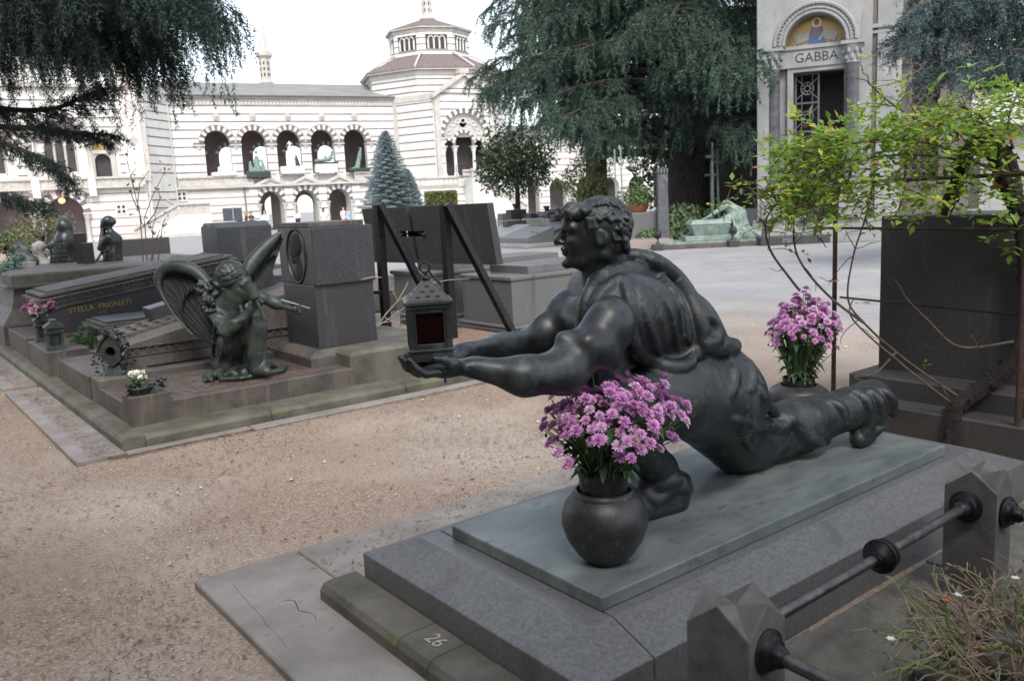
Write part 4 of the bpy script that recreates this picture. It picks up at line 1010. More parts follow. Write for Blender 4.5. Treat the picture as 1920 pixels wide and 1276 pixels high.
    for i in range(40):
        m = MB().at((1.72, 11.4, .62), 0, 0, -sl).ball((-.02+i*.057, -.575, .118), (.022, .014, .014), 6, 4); rel(m.build('bead', G_, T, True), T)
    o = MB().at((1.72, 11.4, .62), 0, 0, -sl).box(.05, 2.15, -.42, .42, .18, .20).build('lid_top', GRANITE_M, T); rel(o, T)
    # second sarcophagus behind, flared foot
    T = thing('flared_sarcophagus', 'long grey sarcophagus with flared foot behind the inscribed one', 'tomb', (1.6, 12.4, 0))
    rel(bev(MB().loft([[(1.40,12.2,0),(3.9,12.2,0),(3.9,13.5,0),(1.40,13.5,0)],[(1.42,12.22,.35),(3.9,12.22,.35),(3.9,13.48,.35),(1.42,13.48,.35)],[(1.56,12.36,.55),(3.8,12.36,.55),(3.8,13.34,.55),(1.56,13.34,.55)],[(1.62,12.4,.80),(3.8,12.4,.80),(3.8,13.3,.80),(1.62,13.3,.80)]]).build('body', G_, T), .01), T)
    bx(T, 'cornice', G_, 1.52, 3.9, 12.3, 13.4, .80, .84, .012); bx(T, 'lid', GRANITE_M, 1.60, 3.85, 12.38, 13.32, .84, .97, .02)
    # bronze dish lamps at the left edge
    for i, p in enumerate(((14, 590), (28, 606))):
        q = gp(p[0], p[1]+6, .25)
        D_ = thing('bronze_dish', ('footed bronze dish lamp at the left edge, farther one', 'footed bronze dish lamp at the left edge, nearer one')[i], 'lamp', q)
        MB().lathe([(.10,0),(.11,.02),(.05,.04),(.04,.07),(.15,.11),(.17,.13),(.06,.15),(.03,.20),(.0,.22)], 18).build('dish', BRONZE, D_, True)
        bx(D_, 'block', G_, q.x-.22, q.x+.25, q.y-.2, q.y+.2, -.25, 0) if False else None
neighbours()
# ================================================================== figures and tombs in the middle distance
MARBLE_O = mat('marble_old', (.16,.15,.135), (.33,.31,.29), 6, .8, bump=.3, c3=(.16,.15,.13), s3=14, t3=.58)
BLACK_G = mat('granite_black', (.014,.014,.016), (.028,.028,.032), 90, .22, c3=(.06,.06,.065), s3=300, t3=.62)
def dpv(x, y, d): return np.array(dp(x, y, d))
RT = np.array((_r.x, _r.y, 0)); RT /= np.linalg.norm(RT); FW = np.array((_f.x, _f.y, 0)); FW /= np.linalg.norm(FW); UP = np.array((0, 0, 1.))
def frame_at(px, py, d):
    """origin and a local map: right, away, up (metres)"""
    o = dpv(px, py, d); return o, (lambda r, a, u: o+RT*r+FW*a+UP*u)
def finish(S, nm, m, T):
    o = S.mesh(nm, m, T); o.data.transform(Matrix.Translation(-T.location)); return o
def yawdir(d):   # yaw for head_shape so that the face looks along d
    return math.atan2(-d[1], -d[0])
def statuary():
    # praying woman, half figure
    o, L = frame_at(205, 490, 13.6); T = thing('praying_woman_statue', 'dark bronze half figure of a woman praying, hands at face', 'statue', Vector(o))
    S = SDF(o-[.5, .5, .1], o+[.5, .5, .85], .009)
    hd = L(.045, 0, .60); hp = head_shape(S, hd, yawdir(-RT), .74, ears=False)
    S.ell(hp(.03, 0, .04), (.10, .08, .09), .02); S.ell(hp(.13, 0, .03), (.045, .045, .05), .02)
    S.cone(L(.06, 0, .53), L(.09, 0, .44), .042, .055, .03)
    S.ell(L(.10, 0, .33), (.135, .12, .13), .06); S.cone(L(.10, 0, .30), L(.06, 0, .0), .125, .15, .06)
    for a in (-.10, .10):
        S.cone(L(.09, a, .38), L(-.06, a*1.1, .22), .058, .045, .03); S.cone(L(-.06, a*1.1, .22), L(-.035, a*.3, .50), .043, .026, .02)
        S.chain([L(-.035, a*.3, .50), L(-.04, a*.22, .55), L(-.042, a*.15, .61)], [.026, .026, .014], .012)
        for k in range(4): S.chain([L(-.05+.012*k, a*.22, .56), L(-.052+.012*k, a*.16, .605), L(-.05+.011*k, a*.12, .64)], [.009, .008, .006], .004)
        S.cone(L(-.01, a*.25, .53), L(-.005, a*.2, .58), .010, .007, .005)
    for k in range(7): S.ridge([L(.20-.05*k, -.16, .22), L(.18-.055*k, -.18, .10), L(.17-.06*k, -.18, .0)], [.012, .02, .016], .012, px=False, n=3)
    S.cutz(o[2]-.02); finish(S, 'body', BRONZE, T)
    # kneeling veiled figure
    o, L = frame_at(124, 505, 13.9); T = thing('veiled_mourner_statue', 'dark bronze mourner in a hooded veil, raised hand', 'statue', Vector(o))
    S = SDF(o-[.6, .6, .1], o+[.6, .6, .95], .011)
    hp = head_shape(S, L(.03, 0, .66), yawdir(-RT), .72, ears=False)
    S.ell(L(.06, 0, .70), (.12, .11, .13), .03); S.cone(L(.08, 0, .66), L(.07, 0, .42), .10, .13, .05)
    S.cone(L(.05, 0, .45), L(.0, 0, .12), .16, .19, .06); S.cone(L(0, 0, .12), L(-.28, 0, .04), .15, .07, .06)
    S.cone(L(.0, -.1, .45), L(-.16, -.12, .38), .05, .04, .03); S.cone(L(-.16, -.12, .38), L(-.17, -.1, .60), .036, .022, .02)
    for k in range(4): S.chain([L(-.18+.014*k, -.1, .61), L(-.185+.014*k, -.1, .66), L(-.18+.013*k, -.1, .70)], [.010, .009, .006], .004)
    for k in range(6): S.ridge([L(.14-.05*k, -.16, .42), L(.12-.06*k, -.2, .22), L(.10-.075*k, -.2, .06)], [.012, .022, .016], .012, px=False, n=3)
    S.cutz(o[2]-.02); finish(S, 'body', BRONZE, T)
    # black granite blocks beside it
    for (x0, x1, yt, d, lb) in ((146, 167, 437, 13.3, 'tall black granite block beside the veiled mourner'), (158, 178, 455, 13.1, 'shorter black granite block beside the veiled mourner')):
        a, b = dpv(x0, 495, d), dpv(x1, 495, d); h_ = (495-yt)*d/F_PX; w_ = np.linalg.norm(b-a)
        T = thing('granite_block', lb, 'block', Vector((a+b)/2)); T.rotation_euler = (0, 0, math.radians(-12))
        bev(MB().box(-w_/2, w_/2, -.09, .09, -.3, h_).build('stone', BLACK_G, T), .006)
        bev(MB().box(-w_/2-.02, w_/2+.02, -.11, .11, -1.0, -.302).build('foot', GRANITE_W, T), .006)
    # two small green putti and two marble busts
    for i, (x, y, d) in enumerate(((46, 498, 13.5), (36, 478, 14.1))):
        o, L = frame_at(x, y, d); T = thing('putto_statue', ('green bronze putto leaning forward, nearer', 'green bronze putto, farther, mostly head showing')[i], 'statue', Vector(o))
        S = SDF(o-[.35, .35, .12], o+[.35, .35, .45], .010)
        head_shape(S, L(-.12, 0, .27), yawdir(-RT), .58); S.cone(L(-.09, 0, .22), L(.02, 0, .15), .04, .085, .04); S.cone(L(.0, 0, .16), L(.13, 0, .06), .09, .10, .05)
        for a in (-.07, .07): S.chain([L(-.06, a, .18), L(-.08, a*1.2, .08), L(-.10, a, .0)], [.04, .034, .024], .02); S.chain([L(.12, a, .05), L(.02, a*1.3, .02), L(.08, a*1.3, -.03)], [.06, .05, .035], .02)
        S.cutz(o[2]-.04); finish(S, 'body', VERDI_D, T)
    for i, (x, y, d) in enumerate(((77, 500, 13.8), (101, 500, 14.2))):
        o, L = frame_at(x, y, d); T = thing('marble_bust', ('weathered marble bust looking left, nearer the putti', 'weathered marble bust nearest the veiled mourner')[i], 'statue', Vector(o))
        S = SDF(o-[.3, .3, .1], o+[.3, .3, .5], .010)
        hp = head_shape(S, L(.0, 0, .30), yawdir(-RT*.8-FW*.5), .72); S.ell(hp(.03, 0, .04), (.09, .078, .088), .02); S.cone(L(.02, 0, .24), L(.03, 0, .12), .048, .07, .03); S.ell(L(.03, 0, .03), (.15, .12, .11), .04)
        S.cutz(o[2]-.02); finish(S, 'bust', MARBLE_O, T)
        bev(MB().box(-.13, .13, -.12, .12, -.95, -.02).build('pedestal', MARBLE_O, T), .008)
    # common tomb slab under the mourners
    T = thing('mourners_tomb', 'low dark tomb bed carrying the mourners, strewn with twigs', 'tomb', (1.9, 14.2, 0))
    bx(T, 'bed', GRANITE_W, 1.8, 4.6, 13.6, 16.0, 0, .95); 
    # stone planter and grey-leaved plant, leftmost
    o, L = frame_at(45, 503, 12.8); T = thing('stone_planter', 'pale stone planter beside the putti', 'planter', Vector(o), .3)
    bev(MB().loft([[(-.10,-.09,-.10),(.10,-.09,-.10),(.10,.09,-.10),(-.10,.09,-.10)], [(-.135,-.12,.09),(.135,-.12,.09),(.135,.12,.09),(-.135,.12,.09)]]).build('trough', MARBLE_O, T), .006)
    # dark granite wall behind bare rose
    a, b = dpv(232, 505, 16), dpv(322, 500, 16.4)
    T = thing('granite_wall_slab', 'long dark granite headstone behind the bare rose stems', 'headstone', Vector(((a+b)/2)[:2].tolist()+[0]), math.atan2(b[1]-a[1], b[0]-a[0]))
    w_ = np.linalg.norm((b-a)[:2]); bev(MB().box(-w_/2, w_/2, -.1, .1, 0, 1.22).build('stone', GRANITE_D, T), .01)
    bev(MB().box(-w_/2-.1, w_/2+.1, -.2, .2, 0, .2).build('foot', GRANITE_W, T), .01)
    # angular granite block with zigzag top, on a plinth
    o, L = frame_at(440, 530, 12.6)
    T = thing('zigzag_granite_block', 'grey granite tomb block with zigzag cut top behind the angel', 'tomb', Vector((o[0], o[1], 0)), 0)
    zt = float(dpv(440, 418, 12.6)[2]); zb = float(dpv(440, 489, 12.6)[2])
    poly = [(-.42, 0), (-.20, .06), (0, -.02), (.2, .06), (.42, 0)]
    m = MB(); top = [(-.45, -.42+q[0]*0) for q in poly]
    # front face (towards -x) has the zigzag; ridges run back along x
    pf = [(-.34, zb), (-.34, zt-.05), (-.17, zt+.02), (0, zt-.05), (.17, zt+.02), (.34, zt-.05), (.34, zb)]
    bev(m.prism(pf[::-1], -.30, .50, 'x').build('upper_block', GRANITE_P, T), .006)
    bev(MB().box(-.22, .42, -.26, .26, zb-.08, zb).build('neck', GRANITE_W, T), .005)
    bev(MB().box(-.42, .6, -.42, .42, 0, zb-.08).build('plinth', GRANITE_W, T), .008)
    # side slab right of the angel (pale top)
    T = thing('side_tomb', 'grey granite tomb with pale flat top between angel and stele', 'tomb', Vector(dp(530, 560, 9.6)[:2]+(0,)) if False else Vector((dp(530, 560, 9.6).x, dp(530, 560, 9.6).y, 0)))
    zt = float(dp(530, 507, 9.8).z)
    bev(MB().box(-.45, .9, -.35, .55, 0, zt-.12).build('body', GRANITE_P, T), .006); bev(MB().box(-.5, .95, -.4, .6, zt-.12, zt).build('lid', GRANITE_P, T), .01)
    # stone bollards with ball heads and a rail
    pts = [dp(334, 505, 12.8), dp(352, 500, 13.0), dp(368, 500, 13.0)]
    T = thing('ball_rail', 'low iron rail between squat stone balls beside zigzag block', 'railing', Vector((pts[0].x, pts[0].y, 0)))
    base = pts[0]
    for i, p in enumerate((dp(334, 505, 12.8), dp(384, 500, 12.9))):
        q = Vector((p.x-base.x, p.y-base.y, 0)); zt = p.z+.12
        MB().box(q.x-.09, q.x+.09, q.y-.09, q.y+.09, 0, zt-.06).build('post', GRANITE_M, T); MB().ball((q.x, q.y, zt), (.12, .12, .10), 12, 8).build('ball', GRANITE_M, T, True)
        if i == 0: q0 = q
    MB().tube([(q0.x, q0.y, zt), (q.x, q.y, zt)], .02).build('rail', IRON, T)
    T = thing('bronze_flower_relief', 'lumpy dark bronze flower heap left of the ball rail', 'ornament', Vector(dp(315, 512, 12.4)))
    rng = np.random.default_rng(5); m = MB()
    for i in range(60): a = rng.uniform(0, 6.3); r = math.sqrt(rng.uniform(0, 1))*.22; m.ball((r*math.cos(a), r*math.sin(a), rng.uniform(0, .25)*(1-r/.3)), rng.uniform(.025, .05), 6, 4)
    m.build('flowers', VERDI_B, T, True); bev(MB().box(-.22, .22, -.22, .22, -.75, .0).build('pedestal', GRANITE_W, T), .01)
statuary()
def easel_monument():
    P = lambda x, y, d: Vector(dp(x, y, d))
    a, b = P(925, 381, 10.0), P(690, 393, 11.6); d = (b-a); d.z = 0; ln = d.length; ang = math.atan2(d.y, d.x)
    T = thing('leaning_slab_monument', 'dark slab with cut cross hung on black steel posts and struts', 'monument', Vector((a.x, a.y, 0)), ang)
    z1, z0 = 1.575, float(P(945, 497, 10.0).z)
    tilt = .12
    # slab cut by a cross-shaped slot: built from separate panels round the slot
    def pan(x0, x1, z_0, z_1):
        f = lambda z: (z1-z)*-.16                # lower edge leans away
        V = [(x0,f(z_0)-.0,z_0),(x1,f(z_0),z_0),(x1,f(z_0)+.11,z_0),(x0,f(z_0)+.11,z_0),(x0,f(z_1),z_1),(x1,f(z_1),z_1),(x1,f(z_1)+.11,z_1),(x0,f(z_1)+.11,z_1)]
        return bev(MB().add(V, [(3,2,1,0),(4,5,6,7),(0,1,5,4),(1,2,6,5),(2,3,7,6),(3,0,4,7)]).build('slab_panel', GRANITE_D, T), .004)
    cx = ln*.60; s_ = .036; hz = z0+(z1-z0)*.52; hw = .24
    pan(0, cx-hw, z0, z1); pan(cx+hw, ln, z0, z1); pan(cx-hw, cx-s_, z0, hz-s_); pan(cx+s_, cx+hw, z0, hz-s_); pan(cx-hw, cx-s_, hz+s_, z1); pan(cx+s_, cx+hw, hz+s_, z1)
    pan(cx-s_, cx+s_, z0, z0+.03); 
    fb = lambda z: (z1-z)*-.16-.03
    ba = MB().add([(cx-.25, fb(z0+.05), z0+.05), (cx+.25, fb(z0+.05), z0+.05), (cx+.25, fb(z1-.06), z1-.06), (cx-.25, fb(z1-.06), z1-.06), (cx-.25, fb(z0+.05)-.02, z0+.05), (cx+.25, fb(z0+.05)-.02, z0+.05), (cx+.25, fb(z1-.06)-.02, z1-.06), (cx-.25, fb(z1-.06)-.02, z1-.06)], [(0,1,2,3),(7,6,5,4),(0,4,5,1),(1,5,6,2),(2,6,7,3),(3,7,4,0)]).build('back_plate', BLACK_G, T)
    for xx in (cx-hw-.0, cx+hw):
        bev(MB().box(xx-.035, xx+.035, -.16-.0*xx, .135-(z1-hz)*.16, hz-.012, hz+.012).build('cross_lip', GRANITE_P, T), .003)
    # right/left posts and struts (local y- is towards the viewer side)
    Mi = (Matrix.Translation(T.location) @ Matrix.Rotation(ang, 4, 'Z')).inverted()
    def bar(p, q, w=.036):
        p, q = Mi @ Vector(p), Mi @ Vector(q); t = (q-p).normalized(); sd = t.cross(Vector((0, 1, 0))).normalized()*w; n = t.cross(sd).normalized()*w*1.2
        return MB().loft([[p+sd+n, p-sd+n, p-sd-n, p+sd-n], [q+sd+n, q-sd+n, q-sd-n, q+sd-n]])
    for (x, xf, yf, dd) in ((833, 968, 636, 9.35), (708, 838, 628, 10.1)):
        top = P(x, 383, dd-.12); bot = Vector((top.x, top.y, 0)); foot = gp(xf, yf, .03)
        bev(bar(top, bot, .040).build('post', IRON, T), .004); bev(bar(P(x+4, 383, dd-.20), foot, .034).build('strut', IRON, T), .004)
    bev(bar(P(700, 548, 10.0), P(715, 548, 10.0), .02).build('foot_plate', IRON, T), .003)
easel_monument()
def sarcophagi():
    def sarc(label, x0, y0, L_, W_, zt, m=GRANITE_P):
        T = thing('granite_sarcophagus', label, 'tomb', (x0, y0, 0))
        bev(MB().box(-.1, L_, -.12, W_+.12, 0, .10).build('step', GRANITE_W, T), .01)
        bev(MB().box(-.05, L_, -.07, W_+.07, .10, .15).build('base_moulding', GRANITE, T), .02)
        bev(MB().box(0, L_, 0, W_, .15, zt-.05).build('body', m, T), .004)
        bev(MB().box(-.02, L_, -.02, W_+.02, zt-.05, zt).build('rim', GRANITE, T), .012)
        bev(MB().box(.35, L_, .12, W_-.12, zt, zt+.09).build('raised_border', GRANITE, T), .004)
        return T
    sarc('grey granite sarcophagus whose near corner stands by the strut foot', 6.0, 7.78, 2.3, 1.0, .72, GRANITE)
    sarc('grey granite sarcophagus farther left behind the steel posts', 5.9, 9.35, 2.3, 1.0, .72, GRANITE)
    # flower bed edge and mossy stones behind the stele
    T = thing('bed_edging', 'dark granite bed edging between stele and sarcophagus', 'edging', (4.3, 7.0, 0))
    bx(T, 'border', GRANITE_P, 4.32, 5.7, 6.7, 6.86, 0, .20); bx(T, 'border', GRANITE_P, 4.32, 4.46, 6.87, 8.4, 0, .20); bx(T, 'soil', LITTER, 4.47, 5.7, 6.87, 8.4, 0, .12)
    T = thing('stone_block_pile', 'mossy pale rough stone blocks behind the steel post', 'stones', (5.2, 9.7, 0))
    for i, (w_, z0, z1) in enumerate(((.55, 0, .28), (.5, .285, .52), (.46, .525, .74))): bev(MB().box(-w_/2, w_/2, -.25, .25, z0, z1).build('block', GRANITE_M if i % 2 else MARBLE_O, T), .02)
    # fallen bare branch
    tw = MB(); P = lambda x, y, d: Vector(dp(x, y, d)); d = 7.6
    for pts, r in (([(707,612),(724,588),(745,565),(760,540),(765,528)], .008), ([(745,565),(770,550),(800,532),(840,525),(880,522)], .006), ([(707,612),(725,600),(748,585),(762,572)], .006), ([(722,596),(745,605),(765,612)], .005), ([(704,606),(730,603),(760,598)], .005), ([(745,562),(738,548),(733,535)], .004)):
        tw.tube([P(x, y, d) for x, y in pts], [r*(1-.5*i/len(pts)) for i in range(len(pts))], 5)
    o = tw.build('bare_branch', mat('twig_grey', (.20,.16,.13), (.30,.25,.2), 30, .9)); tag(o, 'bare pale branch sprawling beside the stele and lantern', 'branch')
sarcophagi()
# ================================================================== people, sign, far graves
SKIN = mat('skin', (.55,.36,.27), (.60,.40,.31), 8, .6)
def cloth(name, c): return mat(name, c, tuple(min(1, x*1.2+.01) for x in c), 12, .85)
def person(label, px, py, hgt, face, top, bottom, hair, pose='stand', bag=None, dep=None, bare=False):
    """standing figure of height hgt; feet at the ground below the photo point"""
    g = gp(px, py, 0) if dep is None else None
    if dep is not None: q = dp(px, py, dep); g = Vector((q.x, q.y, 0))
    T = thing('person', label, 'person', g); s = hgt/1.7; o = np.array(g)
    F = np.array((math.cos(face), math.sin(face), 0)); R_ = np.array((math.sin(face), -math.cos(face), 0))
    L = lambda r, f, u: o+(R_*r+F*f+UP*u)*s
    def grid(z0, z1): return SDF(o+np.array((-.5, -.5, z0))*s, o+np.array((.5, .5, z1))*s, .021*s)
    S = grid(-.03, 1.75)
    head_shape(S, L(0, .0, 1.57), math.atan2(-F[1], -F[0]), .86*s); S.cone(L(0, -.02, 1.46), L(0, -.02, 1.38), .05*s, .06*s, .02)
    for i, g_ in enumerate((-1, 1)):
        st = .06 if i else -.05
        S.chain([L(.09*g_, 0, .88), L(.095*g_, st*.5+.02, .48), L(.10*g_, st, .07)], [.085*s, .06*s, .042*s], .03*s); S.cone(L(.10*g_, st-.03, .04), L(.11*g_, st+.14, .03), .042*s, .032*s, .02*s)
        if pose == 'stand': ar = [L(.18*g_, -.02, 1.34), L(.23*g_, -.02, 1.08), L(.20*g_, .08, .86)]
        elif pose == 'phone': ar = [L(.18*g_, -.02, 1.34), L(.22*g_, .02, 1.08), L(.05*g_, .24, 1.18)]
        else: ar = [L(.18*g_, -.02, 1.34), L(.25*g_, -.04, 1.09), L(.07*g_, .13, .98)]
        S.chain(ar, [.05*s, .042*s, .03*s], .02*s); e = ar[-1]-ar[-2]; e = e/np.linalg.norm(e); S.cone(ar[-1], ar[-1]+e*.09*s, .032*s, .02*s, .01*s)
    S.cone(L(0, 0, 1.3), L(0, 0, .95), .12*s, .12*s, .04)
    finish(S, 'body', SKIN, T)
    K = grid(.8, 1.5); K.cone(L(-.13, -.01, 1.33), L(.13, -.01, 1.33), .085*s, .085*s, .05); K.cone(L(0, 0, 1.26), L(0, 0, .95), .165*s, .155*s, .06)
    if not bare:
        for g_ in (-1, 1): K.cone(L(.18*g_, -.02, 1.33), L(.225*g_, -.02, 1.10), .068*s, .062*s, .03)
    finish(K, 'top', top, T)
    B = grid(.3, 1.1); B.cone(L(0, 0, .98), L(0, 0, .84), .165*s, .18*s, .05)
    for g_ in (-1, 1): B.cone(L(.09*g_, 0, .86), L(.10*g_, .0, .66), .10*s, .095*s, .03)
    finish(B, 'bottom', bottom, T)
    H = grid(1.15, 1.78); H.ell(L(0, -.025, 1.62), np.array((.115, .115, .115))*s, .02); H.cone(L(0, -.07, 1.58), L(0, -.10, 1.32), .09*s, .06*s, .03)
    H.ell(L(0, .09, 1.55), np.array((.075, .075, .085))*s, .02, sub=True); finish(H, 'hair', hair, T)
    if bag: 
        bev(MB().at(Vector(L(-.2, -.12, 1.12))-g).box(-.13, .13, -.10, .10, -.2, .2, .04).build('backpack', bag, T), .02)
    return T
def people():
    tow = YAW_CAM = math.atan2(-FW[1], -FW[0])
    WT, BK, BL_, BR = cloth('cloth_white', (.75,.75,.76)), cloth('cloth_black', (.02,.02,.025)), cloth('cloth_blue', (.25,.45,.55)), mat('hair_brown', (.05,.03,.02), (.09,.055,.035), 40, .6)
    BD = mat('hair_blond', (.25,.15,.07), (.36,.24,.12), 40, .6); YE = cloth('bag_yellow', (.55,.36,.04)); PK = cloth('cloth_pink', (.55,.42,.42))
    person('walking woman in white blouse and dark skirt on the plaza', 500, 441, 1.68, tow, WT, BK, BR, 'fold')
    person('woman in black top adjusting a bag near the dark sign', 474, 437, 1.66, tow+.3, BK, BK, BR, 'phone', None, 59, True)
    person('woman with dark clothes left of the one in black top', 466, 437, 1.66, tow+PI*.6, BK, BK, BD, 'stand', None, 60)
    person('visitor with backpack left edge of the group by the sign', 450, 439, 1.62, tow+PI, BK, BK, BR, 'stand', YE, 60)
    person('long-haired woman in shorts seen by first lower arch', 560, 428, 1.66, tow+PI*.9, WT, BK, BD, 'stand', None, 66)
    person('long-haired woman in white beside the middle lower arch', 609, 427, 1.66, tow+PI, WT, WT, BR, 'stand', None, 67)
    person('woman in pale pink dress under the third lower arch', 646, 425, 1.66, tow+.4, PK, PK, BR, 'stand', None, 68)
    person('visitor in blue dress beside the woman in pink', 655, 425, 1.60, tow+PI*.7, BL_, BL_, BD, 'stand', None, 68)
    person('red-haired visitor behind the clipped hedge', 773, 424, 1.66, tow+1, WT, BK, mat('hair_red', (.25,.08,.03), (.32,.12,.05), 40, .6), 'stand', None, 62)
    # traffic-style sign seen from the back
    g = dp(440, 440, 50); T = thing('sign_board', 'dark back of a rectangular sign on grey pole', 'sign', Vector((g.x, g.y, 0)), math.atan2(RT[1], RT[0])+.12)
    zc = float(dp(438, 402, 50).z)
    bev(MB().box(-.55, .55, -.02, .02, zc-.38, zc+.38).build('panel', mat('sign_back', (.035,.04,.05), (.05,.055,.065), 8, .5), T), .02)
    MB().tube([(.05, -.05, 0), (.05, -.05, zc+.42)], .04, 8).build('pole', mat('galvanised', (.30,.33,.36), (.4,.43,.46), 10, .45, .6), T, True)
    for z in (-.28, .28): MB().box(-.08, .18, -.09, -.02, zc+z-.03, zc+z+.03).build('bracket', GRANITE, T)
people()
# ================================================================== striped memorial building across the plaza
B_ANG = math.radians(-10.5); B_Q0 = Vector((22.106, 72.47, 0))
M_WALL = mat('wall_marble', (.55,.535,.50), (.63,.62,.585), .8, .65, pos='World', c3=(.45,.425,.385), s3=2.5, t3=.58, w3=.2, streak=((.40,.375,.335), 3.5, .57, .6))
M_WALL2 = mat('wall_marble_pink', (.66,.58,.53), (.72,.65,.60), .8, .7, pos='World')
M_BAND = mat('band_dark', (.115,.085,.088), (.185,.145,.145), 1.5, .65, pos='World')
M_BANDR = mat('band_rose', (.30,.18,.145), (.37,.24,.195), 1.5, .7, pos='World')
M_STONE = mat('stone_trim', (.40,.37,.33), (.50,.47,.43), 1.5, .75, pos='World', c3=(.27,.245,.22), s3=4, t3=.6, w3=.2)
M_ROOF = mat('lead_roof', (.17,.168,.155), (.23,.225,.21), .7, .6, pos='World')
M_TILE = mat('tile_roof', (.11,.085,.078), (.18,.14,.125), 5, .75, pos='World', c3=(.24,.20,.18), s3=9, t3=.6)
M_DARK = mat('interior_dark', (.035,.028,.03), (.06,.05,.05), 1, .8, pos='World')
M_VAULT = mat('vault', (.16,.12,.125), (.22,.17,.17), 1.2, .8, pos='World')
M_GOLD = mat('mosaic_gold', (.22,.14,.035), (.34,.24,.085), 30, .35, .35)
def facade(name, label, cat, t0=0.0, n=0.0):
    c, s = math.cos(B_ANG), math.sin(B_ANG)
    loc = B_Q0+Vector((c*t0, s*t0, 0))-Vector((-s, c, 0))*n
    return thing(name, label, cat, loc, B_ANG)
def arch_wall(T, nm, m, x0, x1, z0, z1, ops, y0=0.0, th=.6, seg=12):
    """wall slab in the local xz plane with arched openings ops = (centre, half width, base z, spring z)"""
    xs = {x0, x1}
    for c, r, zb, zs in ops:
        for i in range(seg+1): xs.add(round(c-r*math.cos(PI*i/seg), 4))
    xs = sorted(x for x in xs if x0-1e-6 <= x <= x1+1e-6)
    def top(x, o): c, r, zb, zs = o; return zs+math.sqrt(max(0, r*r-(x-c)**2))
    V = []; Fc = []
    def quad(a, b, c_, d): i = len(V); V.extend((a, b, c_, d)); Fc.append((i, i+1, i+2, i+3))
    for xa, xb in zip(xs[:-1], xs[1:]):
        xm = (xa+xb)/2; sp = [(z0, z0, z1, z1)]; o = next((o for o in ops if abs(xm-o[0]) < o[1]), None)
        if o:
            zb = max(o[2], z0); sp = []
            if o[2] > z0+1e-4: sp.append((z0, z0, zb, zb))
            sp.append((top(xa, o), top(xb, o), z1, z1))
            for ya, yb in ((y0, y0+th),):
                quad((xa, ya, top(xa, o)), (xb, ya, top(xb, o)), (xb, yb, top(xb, o)), (xa, yb, top(xa, o)))
                if o[2] > z0+1e-4: quad((xa, ya, zb), (xa, yb, zb), (xb, yb, zb), (xb, ya, zb))
        for a, b, c_, d in sp:
            quad((xa, y0, a), (xb, y0, b), (xb, y0, d), (xa, y0, c_)); quad((xa, y0+th, a), (xa, y0+th, c_), (xb, y0+th, d), (xb, y0+th, b))
    for c, r, zb, zs in ops:
        for sg in (-1, 1):
            x = c+sg*r; q = [(x, y0, max(zb, z0)), (x, y0+th, max(zb, z0)), (x, y0+th, zs), (x, y0, zs)]; quad(*(q if sg < 0 else q[::-1]))
    quad((x0, y0, z0), (x0, y0, z1), (x0, y0+th, z1), (x0, y0+th, z0)); quad((x1, y0, z0), (x1, y0+th, z0), (x1, y0+th, z1), (x1, y0, z1)); quad((x0, y0, z1), (x1, y0, z1), (x1, y0+th, z1), (x0, y0+th, z1))
    return MB().add(V, Fc).build(nm, m, T)
def bands(T, m, x0, x1, zs, ops, ring=.35, y=-.014, h=.09):
    """courses of coloured stone, stopped at the arch rings"""
    b = MB()
    for z in zs:
        cuts = []
        for c, r, zb, zsp in ops:
            if z < zb: continue
            R = r+ring
            if z <= zsp: cuts.append((c-r-.02, c+r+.02))
            elif z < zsp+R: w_ = math.sqrt(R*R-(z-zsp)**2); cuts.append((c-w_, c+w_))
        x = x0
        for a, c_ in sorted(cuts)+[(x1, x1)]:
            if a > x+.05: b.box(x, a, y, .05, z-h/2, z+h/2)
            x = max(x, c_)
    o = b.build('stone_courses', m, T); o['kind'] = 'stuff'; return o
_vs = {}
def ring(T, c, r, R, zs, n, y=-.05, d=.25, m1=None, m2=None):
    """alternating voussoirs, each one a wedge of its own"""
    for i in range(n):
        mt = (m1 or M_BAND) if i % 2 == 0 else (m2 or M_WALL); key = (r, R, n, d, mt.name)
        if key not in _vs:
            a = PI/n*.97; k = 3; P = []
            for j in range(k+1): q = -a/2+a*j/k; P.append((r*math.cos(q), r*math.sin(q)))
            for j in range(k+1): q = a/2-a*j/k; P.append((R*math.cos(q), R*math.sin(q)))
            _vs[key] = MB().prism(P[::-1], 0, d, 'y').build('voussoir', mt, T); o = _vs[key]
        else: o = clone(_vs[key], 'voussoir', T)
        o.parent = T; o.location = (c, y, zs); o.rotation_euler = (0, -PI*(i+.5)/n, 0)
def column(T, x, y, z0, z1, r, m=None, cap=None):
    q = MB().lathe([(r*1.5,z0),(r*1.5,z0+.12),(r*1.1,z0+.22),(r,z0+.3),(r*.92,z1-.55),(r*1.0,z1-.5),(r*1.1,z1-.42),(r*1.55,z1-.12),(r*1.6,z1)], 10, (x, y)); o = q.build('column', m or M_STONE, T, 50)
    MB().box(x-r*1.7, x+r*1.7, y-r*1.7, y+r*1.7, z1, z1+.12).build('abacus', M_STONE, T); return o
